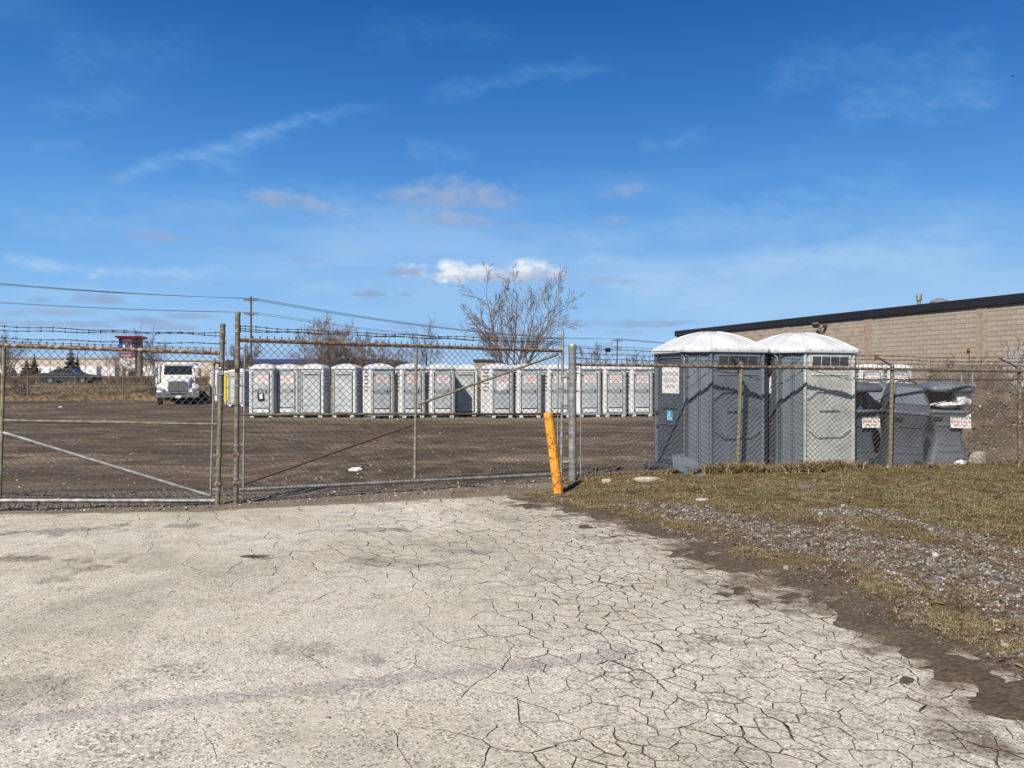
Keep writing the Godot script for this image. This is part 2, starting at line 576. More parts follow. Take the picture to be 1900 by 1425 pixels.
# ---------------------------------------------------------------- sky: air, cirrus and small flat clouds
func make_sky() -> PanoramaSkyMaterial:
	var w := 4096
	var h := 2048
	# height in degrees -> sRGB colour of the clear air
	var stops := [[-90.0, Color(0.42, 0.4, 0.36)], [-0.1, Color(0.5, 0.5, 0.5)], [0.0, Color(0.70, 0.83, 0.96)], [2.5, Color(0.635, 0.80, 0.955)], [5.0, Color(0.565, 0.76, 0.945)], [8.0, Color(0.475, 0.70, 0.925)],
		[11.0, Color(0.40, 0.645, 0.90)], [15.0, Color(0.318, 0.567, 0.847)], [20.0, Color(0.222, 0.478, 0.775)], [26.5, Color(0.135, 0.38, 0.675)], [40.0, Color(0.095, 0.30, 0.58)], [65.0, Color(0.075, 0.25, 0.51)], [90.0, Color(0.07, 0.235, 0.49)]]
	var colm := Image.create(1, h, false, Image.FORMAT_RGBA8)
	for y in h:
		var el := 90.0 - (y + 0.5) * 180.0 / h
		var c: Color = stops[0][1]
		for k in stops.size() - 1:
			if el >= stops[k][0]:
				var f: float = clampf((el - stops[k][0]) / (stops[k + 1][0] - stops[k][0]), 0, 1)
				c = (stops[k][1] as Color).lerp(stops[k + 1][1], f)
		colm.set_pixel(0, y, c)
	var im := colm.duplicate()
	im.resize(w, h, Image.INTERPOLATE_NEAREST)
	# thin cirrus veil: stretched noise with its own alpha
	var cw := 2048
	var ch := 512
	var big := noise(0.006, 5, 11)
	big.domain_warp_enabled = true
	big.domain_warp_amplitude = 40.0
	big.domain_warp_frequency = 0.008
	var veil := big.get_image(cw / 4, ch, false, false, true)
	veil.convert(Image.FORMAT_L8)
	veil.resize(cw, ch, Image.INTERPOLATE_CUBIC)
	var fine := noise(0.03, 4, 12).get_image(cw / 4, ch, false, false, true)
	fine.convert(Image.FORMAT_L8)
	fine.resize(cw, ch, Image.INTERPOLATE_CUBIC)
	var a := veil.get_data()
	var b := fine.get_data()
	var rgba := PackedByteArray()
	rgba.resize(cw * ch * 4)
	for y in ch:
		var el := 90.0 - (y + 0.5) * 90.0 / ch
		var k := 0.85 * smoothstep(60.0, 24.0, el) * smoothstep(-1.0, 3.0, el) + 0.1
		for x in cw:
			var i := y * cw + x
			var t := (a[i] - 122.0) / 110.0 + (b[i] - 127.0) / 420.0
			t = clampf(t, 0.0, 1.0)
			var o := i * 4
			rgba[o] = 214
			rgba[o + 1] = 226
			rgba[o + 2] = 246
			rgba[o + 3] = int(t * t * k * 95.0)
	var cir := Image.create_from_data(cw, ch, false, Image.FORMAT_RGBA8, rgba)
	cir.resize(w, h / 2, Image.INTERPOLATE_CUBIC)
	im.blend_rect(cir, Rect2i(0, 0, w, h / 2), Vector2i.ZERO)
	# the clouds before the camera, in a sheet 90 degrees wide and 30 high; the same sheet stands, mirrored or not, elsewhere round the sky
	var sw := 1024
	var sh := 352
	var sheet := Image.create(sw, sh, false, Image.FORMAT_RGBA8)
	sheet.fill(Color(0.8, 0.85, 0.95, 0.0))
	var n1 := noise(0.05, 5, 31)
	var n2 := noise(0.022, 4, 32)
	var streaks := [
		[[[190, 345], [250, 318], [330, 294], [430, 268], [500, 240], [570, 218], [650, 206], [760, 196]], 9.0, 0.27],
		[[[330, 300], [410, 296], [480, 262], [540, 236]], 15.0, 0.2],
		[[[0, 486], [80, 490], [170, 500], [260, 506], [360, 506], [470, 498]], 8.0, 0.36],
		[[[0, 478], [60, 482], [140, 492]], 5.0, 0.3],
		[[[165, 520], [180, 506], [195, 492]], 4.0, 0.4],
		[[[760, 190], [860, 165], [960, 140], [1080, 128], [1190, 132]], 12.0, 0.17],
		[[[50, 275], [110, 270], [160, 266]], 5.0, 0.14],
		[[[740, 275], [820, 283], [900, 295]], 12.0, 0.15],
		[[[1530, 205], [1640, 190], [1760, 178], [1900, 160]], 22.0, 0.2],
		[[[1330, 470], [1500, 455], [1700, 430], [1900, 385]], 24.0, 0.16],
		[[[1060, 484], [1120, 480], [1190, 484]], 7.0, 0.28],
		[[[40, 200], [170, 190], [300, 180]], 16.0, 0.12],
		[[[1180, 270], [1260, 262], [1330, 240]], 12.0, 0.14],
		[[[1380, 150], [1560, 118], [1750, 110], [1900, 95]], 26.0, 0.16],
		[[[1180, 420], [1350, 405], [1560, 360], [1800, 330]], 26.0, 0.15],
		[[[1080, 545], [1300, 520], [1560, 480], [1900, 470]], 22.0, 0.2],
		[[[0, 420], [150, 410], [330, 425]], 16.0, 0.14],
		[[[480, 525], [620, 540], [760, 530], [900, 545]], 12.0, 0.2],
		[[[0, 540], [160, 538], [330, 548]], 10.0, 0.22],
		[[[950, 450], [1100, 440], [1230, 448]], 14.0, 0.15],
		[[[60, 110], [220, 95], [420, 100]], 22.0, 0.11],
		[[[640, 60], [800, 52], [980, 66]], 20.0, 0.09],
	]
	for s in streaks:
		veil_streak(sheet, s[0], s[1], s[2], n1)
	# clouds: centre, half size (pixels of the photograph), density, how white
	var clouds := [
		[845, 362, 112, 28, 0.72, 0.42], [830, 408, 84, 18, 0.72, 0.42], [910, 372, 62, 22, 0.35, 0.45], [770, 372, 50, 18, 0.3, 0.42],
		[535, 372, 60, 20, 0.66, 0.42], [590, 388, 34, 12, 0.55, 0.38], [490, 362, 34, 12, 0.35, 0.45], [1155, 356, 38, 16, 0.5, 0.4], [1137, 409, 27, 11, 0.52, 0.4], [290, 438, 48, 10, 0.6, 0.3], [425, 426, 22, 8, 0.25, 0.3], [215, 333, 30, 10, 0.26, 0.4], [965, 420, 26, 10, 0.3, 0.25],
		[835, 506, 74, 20, 1.05, 1.0], [880, 512, 50, 16, 0.9, 0.85], [985, 504, 55, 20, 0.95, 0.95], [940, 514, 60, 14, 0.8, 0.6], [748, 505, 36, 9, 0.8, 0.1], [1030, 515, 40, 12, 0.7, 0.45],
		[687, 545, 38, 8, 0.8, 0.05], [753, 547, 16, 5, 0.6, 0.05], [560, 482, 34, 5, 0.45, 0.1], [312, 516, 22, 4, 0.5, 0.1], [405, 526, 16, 4, 0.5, 0.1], [190, 556, 48, 10, 0.8, 0.08], [75, 556, 24, 5, 0.55, 0.08], [350, 587, 46, 6, 0.7, 0.1],
		[270, 595, 60, 8, 0.85, 0.12], [110, 578, 62, 8, 0.75, 0.4], [60, 600, 70, 7, 0.7, 0.2], [160, 602, 60, 7, 0.75, 0.2], [10, 580, 36, 6, 0.6, 0.1], [330, 608, 60, 6, 0.6, 0.1], [230, 618, 80, 6, 0.55, 0.15],
		[770, 605, 64, 9, 0.6, 0.2], [720, 618, 50, 6, 0.45, 0.2], [1190, 602, 64, 8, 0.7, 0.1], [1080, 600, 44, 8, 0.55, 0.2], [1260, 598, 40, 5, 0.4, 0.1], [1155, 617, 30, 5, 0.4, 0.1], [1115, 520, 42, 8, 0.45, 0.2], [1160, 524, 22, 6, 0.35, 0.2],
		[560, 660, 120, 10, 0.5, 0.25], [760, 655, 90, 10, 0.45, 0.25], [100, 645, 140, 12, 0.55, 0.25], [320, 650, 120, 12, 0.55, 0.25], [1120, 655, 90, 10, 0.4, 0.25], [1000, 640, 60, 9, 0.4, 0.2], [480, 630, 60, 7, 0.35, 0.2],
	]
	for k in clouds.size():
		cloud(sheet, clouds[k], n1, n2, k)
	im.blend_rect(sheet, Rect2i(0, 0, sw, sh), Vector2i(w / 2 - sw / 2, h / 2 - sh))
	var flip: Image = sheet.duplicate()
	flip.flip_x()
	for k in 3:
		im.blend_rect(flip if k % 2 == 0 else sheet, Rect2i(0, 0, sw, sh), Vector2i((w / 2 + sw / 2 + k * sw) % w, h / 2 - sh))
	# the panorama's edge lies straight ahead
	var turned := Image.create(w, h, false, Image.FORMAT_RGBA8)
	turned.blit_rect(im, Rect2i(w / 2, 0, w / 2, h), Vector2i.ZERO)
	turned.blit_rect(im, Rect2i(0, 0, w / 2, h), Vector2i(w / 2, 0))
	im = turned
	im.convert(Image.FORMAT_RGB8)
	var m := PanoramaSkyMaterial.new()
	m.panorama = ImageTexture.create_from_image(im)
	return m

func sky_spot(px: float, py: float) -> Vector2:
	# direction of a spot of the sky, in sheet pixels
	var x := (px - 950.0) / 1425.0
	var az := atan(x)
	var el := atan((705.0 - py) / 1425.0 * cos(az))
	return Vector2(512.0 + rad_to_deg(az) * 4096.0 / 360.0, 352.0 - rad_to_deg(el) * 2048.0 / 180.0)

func over(sheet: Image, x: int, y: int, c: Color, a: float) -> void:
	if a <= 0.004:
		return
	var o := sheet.get_pixel(x, y)
	var oa := a + o.a * (1.0 - a)
	var r := Color((c.r * a + o.r * o.a * (1.0 - a)) / oa, (c.g * a + o.g * o.a * (1.0 - a)) / oa, (c.b * a + o.b * o.a * (1.0 - a)) / oa, oa)
	sheet.set_pixel(x, y, r)

func veil_streak(sheet: Image, pts: Array, width: float, alpha: float, n: FastNoiseLite) -> void:
	var p := PackedVector2Array()
	for q in pts:
		p.append(sky_spot(q[0], q[1]))
	var wd := width * 0.56
	var lo := p[0]
	var hi := p[0]
	for q in p:
		lo = lo.min(q)
		hi = hi.max(q)
	var total := p.size() - 1
	for y in range(maxi(0, int(lo.y - wd * 3)), mini(352, int(hi.y + wd * 3))):
		for x in range(maxi(0, int(lo.x - wd * 4)), mini(1024, int(hi.x + wd * 4))):
			var q := Vector2(x, y)
			q += Vector2(n.get_noise_2d(x * 0.5, y * 1.0), n.get_noise_2d(x * 0.5 + 90.0, y * 1.0)) * wd * 1.1
			var best := 1e9
			var along := 0.0
			for k in total:
				var c := Geometry2D.get_closest_point_to_segment(q, p[k], p[k + 1])
				var d := c.distance_to(q)
				if d < best:
					best = d
					along = (k + c.distance_to(p[k]) / maxf(p[k].distance_to(p[k + 1]), 0.01)) / total
			var t := exp(-best * best / (wd * wd)) * smoothstep(0.0, 0.18, along) * smoothstep(1.0, 0.75, along)
			t *= 0.74 + 0.5 * n.get_noise_2d(x * 0.35 + y * 0.6, y * 2.2 - x * 0.8) + 0.3 * n.get_noise_2d(x * 1.1 + y * 2.0, y * 4.0 - x * 1.6)
			over(sheet, x, y, Color(0.86, 0.91, 0.98), clampf(t * alpha * 0.82, 0.0, 1.0))

func cloud(sheet: Image, c: Array, n1: FastNoiseLite, n2: FastNoiseLite, k: int) -> void:
	var mid := sky_spot(c[0], c[1])
	var edge := sky_spot(c[0] + c[2], c[1])
	var topp := sky_spot(c[0], c[1] - c[3])
	var rx := absf(edge.x - mid.x) * 1.5
	var ry := maxf(absf(topp.y - mid.y) * 1.55, 1.6)
	var dark := Color(0.575, 0.655, 0.80)
	var lit := Color(0.70, 0.745, 0.85).lerp(Color(0.975, 0.98, 0.99), clampf((c[5] - 0.3) * 1.45, 0.0, 1.0))
	for y in range(maxi(0, int(mid.y - ry * 1.6)), mini(352, int(mid.y + ry * 1.6) + 1)):
		for x in range(maxi(0, int(mid.x - rx * 1.5)), mini(1024, int(mid.x + rx * 1.5) + 1)):
			var u := (x - mid.x) / rx
			var v := (y - mid.y) / ry
			var vv := v * 1.5 if v > 0.0 else v
			var r := u * u + vv * vv
			var nn := n1.get_noise_2d(x * 1.5 + k * 37.0, y * 2.4) * 0.38 + n2.get_noise_2d(x * 1.5 + k * 71.0, y * 2.4) * 0.6
			var dens := 0.72 - r + nn * 0.9
			var al: float = smoothstep(-0.15, 0.95, dens) * c[4]
			if al > 0.0:
				var l := clampf((0.42 - v * 0.62 + nn * 0.9) * (0.35 + c[5]) + c[5] * 0.22, 0.0, 1.0) * clampf(c[5] * 1.15 + 0.12, 0.0, 1.0)
				over(sheet, x, y, dark.lerp(lit, l), clampf(al, 0.0, 0.96))

# ---------------------------------------------------------------- lie of the land
var gn: FastNoiseLite
var gn2: FastNoiseLite
var gn3: FastNoiseLite
const PLATE_Y := -0.03

func edge_x(z: float) -> float:
	# right edge of the driveway
	var d := [0.0, 1.0, 2.5, 3.7, 4.5, 5.35, 7.1, 8.84, 9.7, 10.5, 11.2, 14.0]
	var x := [3.15, 3.05, 2.86, 2.66, 2.51, 2.22, 1.78, 0.97, 0.45, -0.05, -0.4, -1.6]
	var t := -z
	if t <= 0.0:
		return 3.15
	for k in d.size() - 1:
		if t < d[k + 1]:
			return lerpf(x[k], x[k + 1], (t - d[k]) / (d[k + 1] - d[k]))
	return x[-1]

func past_gate(x: float, z: float) -> float:
	# metres beyond the yard end of the driveway
	var xs := [-40.0, -12.0, -5.9, -3.5, -3.2, -0.1, 1.0, 9.0, 60.0]
	var ds := [2.4, 8.25, 9.08, 9.28, 9.44, 10.5, 11.3, 12.9, 20.0]
	for k in xs.size() - 1:
		if x < xs[k + 1]:
			return -z - lerpf(ds[k], ds[k + 1], clampf((x - xs[k]) / (xs[k + 1] - xs[k]), 0, 1))
	return -z - 20.0

func fence_d(x: float) -> float:
	return 11.45 + 0.1825 * (x - 0.9)

func yard_h(x: float, z: float) -> float:
	var b := past_gate(x, z)
	var h := gn2.get_noise_2d(x, z) * 0.06 + gn.get_noise_2d(x, z) * 0.008
	h *= smoothstep(0.0, 3.0, b)
	h += clampf(b * 0.13, -0.07, 0.0) + gn.get_noise_2d(x * 1.5, z * 1.5) * 0.016 * smoothstep(-1.0, 0.0, b) * smoothstep(2.0, 0.3, b)
	# mound of rubble by the fence
	var q := Vector2((x - 10.7) / 2.7, (z + 17.0) / 2.2).length()
	var q2 := Vector2((x - 13.4) / 2.6, (z + 17.6) / 1.8).length()
	var m := maxf(0.0, 1.0 - q * q) * 1.12 + maxf(0.0, 1.0 - q2 * q2) * 0.55
	if m > 0.0:
		h += m * (1.0 + 0.35 * gn2.get_noise_2d(x * 2.0, z * 2.0)) + gn.get_noise_2d(x, z) * 0.06 * minf(m * 4.0, 1.0)
	# last metres towards the bank
	h += smoothstep(48.5, 52.0, -z) * 0.12 + smoothstep(46.0, 51.0, -z) * gn2.get_noise_2d(x * 1.3, z * 0.4) * 0.12
	return h

func verge_h(x: float, z: float) -> float:
	var s := x - edge_x(z)
	var h := PLATE_Y + (clampf(s, -0.5, 0.5) * 0.03 + clampf(s + 0.5, -0.5, 0.0) * 0.05 + clampf(s - 0.5, 0.0, 1.8) * 0.045) + 0.004
	h += gn.get_noise_2d(x * 0.8, z * 0.8) * 0.022 + gn.get_noise_2d(x * 3.0, z * 3.0) * 0.014 + gn2.get_noise_2d(x * 1.6, z * 1.6) * 0.022
	h += 0.03 * smoothstep(0.6, 3.5, s)
	var over_fence := -z - fence_d(x) - 0.25
	h -= clampf(over_fence, 0.0, 2.0) * 0.16
	# behind the bollard the verge runs out into the yard
	h -= smoothstep(1.2, 0.0, x) * smoothstep(10.6, 11.6, -z) * 0.2
	return h

func grid(xs: PackedFloat32Array, zs: PackedFloat32Array, f: Callable, b: MB) -> void:
	var nx := xs.size()
	var nz := zs.size()
	var hs := PackedFloat32Array()
	hs.resize(nx * nz)
	for j in nz:
		for i in nx:
			hs[j * nx + i] = f.call(xs[i], zs[j])
	var nor := PackedVector3Array()
	nor.resize(nx * nz)
	for j in nz:
		for i in nx:
			var i0 := maxi(i - 1, 0)
			var i1 := mini(i + 1, nx - 1)
			var j0 := maxi(j - 1, 0)
			var j1 := mini(j + 1, nz - 1)
			var dx := (hs[j * nx + i1] - hs[j * nx + i0]) / (xs[i1] - xs[i0])
			var dz := (hs[j1 * nx + i] - hs[j0 * nx + i]) / (zs[j1] - zs[j0])
			nor[j * nx + i] = Vector3(-dx, 1, -dz).normalized()
	for j in nz - 1:
		for i in nx - 1:
			var k := j * nx + i
			b.quadn(Vector3(xs[i], hs[k], zs[j]), Vector3(xs[i + 1], hs[k + 1], zs[j]), Vector3(xs[i + 1], hs[k + nx + 1], zs[j + 1]), Vector3(xs[i], hs[k + nx], zs[j + 1]), nor[k], nor[k + 1], nor[k + nx + 1], nor[k + nx])

func steps(marks: Array) -> PackedFloat32Array:
	# [[from, to, step], ...]
	var out := PackedFloat32Array()
	for m in marks:
		var n := int(round(absf(m[1] - m[0]) / m[2]))
		for i in n:
			out.append(lerpf(m[0], m[1], float(i) / n))
	out.append(marks[-1][1])
	return out

func ground_mat(zone: Texture2D, tile: Texture2D, normal: Texture2D, nscale: float, tile_scale := 1.0) -> StandardMaterial3D:
	# tile on the first coordinates, the map of the whole surface on the second
	var m := mat(Color(1, 1, 1), 0.95)
	m.albedo_texture = tile
	m.uv1_scale = Vector3.ONE * tile_scale
	m.normal_enabled = normal != null
	m.normal_texture = normal
	m.normal_scale = nscale
	m.detail_enabled = true
	m.detail_blend_mode = BaseMaterial3D.BLEND_MODE_MUL
	m.detail_uv_layer = BaseMaterial3D.DETAIL_UV_2
	m.detail_albedo = zone
	m.metallic_specular = 0.25
	return m

func build_ground() -> void:
	gn = noise(2.2, 4, 101)
	gn2 = noise(0.55, 4, 102)
	gn3 = noise(0.12, 4, 103)
	# the plain that everything stands on
	var b := MB.new()
	b.planar = 6.0
	b.quadn(Vector3(-3000, -0.14, 400), Vector3(3000, -0.14, 400), Vector3(3000, -0.14, -4500), Vector3(-3000, -0.14, -4500), Vector3.UP, Vector3.UP, Vector3.UP, Vector3.UP)
	var field := ramp_tex(nbytes(noise(0.03, 5, 41), 256, 256), 256, 256, [[0.0, Color(0.36, 0.32, 0.25)], [1.0, Color(0.52, 0.47, 0.36)]])
	var fm := mat(Color(1, 1, 1), 0.95)
	fm.albedo_texture = field
	tag(put("ground", b, fm), "", "", "", "structure")
	# grain shared by the soils: crumbs and small stones
	var sz := 512
	var crumbs := nbytes(noise(0.11, 4, 42), sz, sz)
	var cells := noise(0.09, 1, 43, FastNoiseLite.TYPE_CELLULAR)
	cells.cellular_return_type = FastNoiseLite.RETURN_DISTANCE
	var stones := nbytes(cells, sz, sz)
	var mix_ := PackedByteArray()
	mix_.resize(sz * sz)
	for i in sz * sz:
		mix_[i] = int(clampf(crumbs[i] * 0.6 + (255 - stones[i]) * 0.4, 0, 255))
	var grain := ramp_tex(mix_, sz, sz, [[0.0, Color(0.5, 0.49, 0.47)], [0.35, Color(0.72, 0.71, 0.69)], [0.6, Color(0.86, 0.85, 0.83)], [0.85, Color(1, 0.99, 0.96)], [1.0, Color(1, 1, 1)]])
	var soil_normal := bump_tex(mix_, sz, sz, 6.0)
	M.grain = grain
	M.soil_normal = soil_normal
	# yard: dark damp soil with paler drag marks along the wheel tracks
	var w := 1024
	var h := 1024
	var rect := Rect2(-60, -53, 110, 46)
	var big := noise(0.012, 5, 51).get_image(w, h, false, false, true)
	var streak := noise(0.020, 5, 52)
	streak.domain_warp_enabled = true
	streak.domain_warp_amplitude = 20.0
	var st := streak.get_image(w, h, false, false, true)
	st.convert(Image.FORMAT_L8)
	st.resize(w, h, Image.INTERPOLATE_CUBIC)
	var st2 := noise(0.075, 4, 53).get_image(w, h, false, false, true)
	st2.convert(Image.FORMAT_L8)
	st2.resize(w, h, Image.INTERPOLATE_CUBIC)
	big.convert(Image.FORMAT_L8)
	var A := big.get_data()
	var B := st.get_data()
	var C := st2.get_data()
	var dark := Color(0.345, 0.305, 0.27)
	var mid := Color(0.44, 0.395, 0.355)
	var pale := Color(0.68, 0.635, 0.57)
	var grey := Color(0.60, 0.58, 0.54)
	var tracks := [[-15.0, -11.0, 13.5], [10.0, -9.0, 13.0], [-22.0, -32.0, 17.0], [-2.0, -40.0, 21.0], [-9.0, -52.0, 36.0], [14.0, -30.0, 18.5]]
	var out := PackedByteArray()
	out.resize(w * h * 3)
	for y in h:
		var z := rect.position.y + (y + 0.5) / h * rect.size.y
		for x in w:
			var i := y * w + x
			var wx := rect.position.x + (x + 0.5) / w * rect.size.x
			var t := (A[i] * 0.45 + B[i] * 0.55) / 255.0
			var c := dark.lerp(mid, smoothstep(0.3, 0.7, t))
			var s := smoothstep(0.52, 0.78, B[i] / 255.0) * 0.6 + smoothstep(0.55, 0.8, C[i] / 255.0) * 0.65
			c = c.lerp(pale, clampf(s * (0.35 + 0.6 * A[i] / 255.0), 0.0, 1.0))
			# tyre tracks: pairs of arcs turning in from the gate
			for tk in tracks:
				var rr2: float = Vector2(wx - tk[0], z - tk[1]).length() - tk[2] + (C[i] - 127) * 0.002
				for off in [-0.95, 0.95]:
					var e: float = absf(rr2 - off)
					if e < 0.34:
						c = c.lerp(Color(0.29, 0.255, 0.225), smoothstep(0.2, 0.05, e) * 0.55 * clampf(A[i] / 110.0 - 0.55, 0.0, 1.0))
						c = c.lerp(pale, smoothstep(0.09, 0.0, absf(e - 0.25)) * 0.4)
			# grey gravel just inside the gate and fence, and before the cabins
			var bb := past_gate(wx, z)
			var g := smoothstep(2.4, 0.3, bb + (A[i] - 127) * 0.012 + (C[i] - 127) * 0.008) * 0.72
			g = maxf(g, smoothstep(2.2, 0.5, absf(z + 29.8) + (C[i] - 127) * 0.01) * 0.7 * smoothstep(-16.0, -8.0, wx))
			c = c.lerp(grey, clampf(g * (0.6 + C[i] / 400.0), 0, 0.9))
			out[i * 3] = int(c.r * 255.0)
			out[i * 3 + 1] = int(c.g * 255.0)
			out[i * 3 + 2] = int(c.b * 255.0)
	var zone := ImageTexture.create_from_image(Image.create_from_data(w, h, false, Image.FORMAT_RGB8, out))
	b = MB.new()
	b.planar = 1.7
	b.planar2 = rect
	grid(steps([[-60.0, -12.0, 1.5], [-12.0, 15.0, 0.16], [15.0, 50.0, 1.5]]), steps([[-7.2, -19.5, 0.14], [-19.5, -53.0, 0.55]]), yard_h, b)
	tag(put("yard_ground", b, ground_mat(zone, grain, soil_normal, 0.9)), "", "", "", "structure")
	# grassy bank beyond the yard, the road on it and the land behind
	b = MB.new()
	b.planar = 5.0
	b.planar2 = Rect2(-200, -420, 400, 380)
	grid(steps([[-200.0, -60.0, 7.0], [-60.0, 40.0, 0.8], [40.0, 200.0, 8.0]]), steps([[-49.0, -61.0, 0.4], [-61.0, -420.0, 12.0]]), bank_h, b)
	var bankz := ramp_tex(nbytes(noise(0.03, 5, 61), 512, 512, false), 512, 512, [[0.0, Color(0.45, 0.4, 0.31)], [0.4, Color(0.57, 0.51, 0.40)], [0.6, Color(0.65, 0.58, 0.46)], [1.0, Color(0.77, 0.71, 0.6)]])
	tag(put("grassy_bank", b, ground_mat(bankz, grain, soil_normal, 1.0)), "", "", "", "structure")
	b = MB.new()
	b.planar = 3.0
	var rz := steps([[-65.5, -76.0, 1.5]])
	grid(steps([[-150.0, 90.0, 6.0]]), rz, func(x: float, z: float) -> float: return bank_h(x, z) + 0.05, b)
	var rm := mat(Color(0.52, 0.51, 0.5), 0.9)
	rm.albedo_texture = grain
	tag(put("road", b, rm), "", "", "", "structure")

func bank_h(x: float, z: float) -> float:
	var d := -z
	var wob := gn3.get_noise_2d(x * 1.5, z * 0.6) * 1.6
	var h := -0.1 + smoothstep(50.0 + wob, 53.5 + wob, d) * 0.5 + smoothstep(52.0, 60.0, d) * 0.72
	if d < 60.0:
		h += gn2.get_noise_2d(x, z) * 0.10 * smoothstep(50.0, 52.5, d) * smoothstep(60.0, 57.0, d)
	h += smoothstep(70.0, 200.0, d) * 0.35
	return h

# ---------------------------------------------------------------- driveway of crazed old asphalt
func crack_density(x: float, z: float) -> float:
	var d := -z
	var near := smoothstep(-1.05, 0.55, x + 0.25 * gn2.get_noise_2d(x * 0.8, z * 0.8))
	var far := smoothstep(-3.4, -0.9, x) * smoothstep(4.8, 6.6, d) * 0.85
	var far2 := smoothstep(7.0, 8.2, d) * 0.35
	return clampf(maxf(near, maxf(far, far2)), 0.0, 1.0)

func crack_spacing(x: float, z: float) -> float:
	return lerpf(0.48, 0.097, crack_density(x, z)) * (1.0 if z < -1.6 else 1.8)

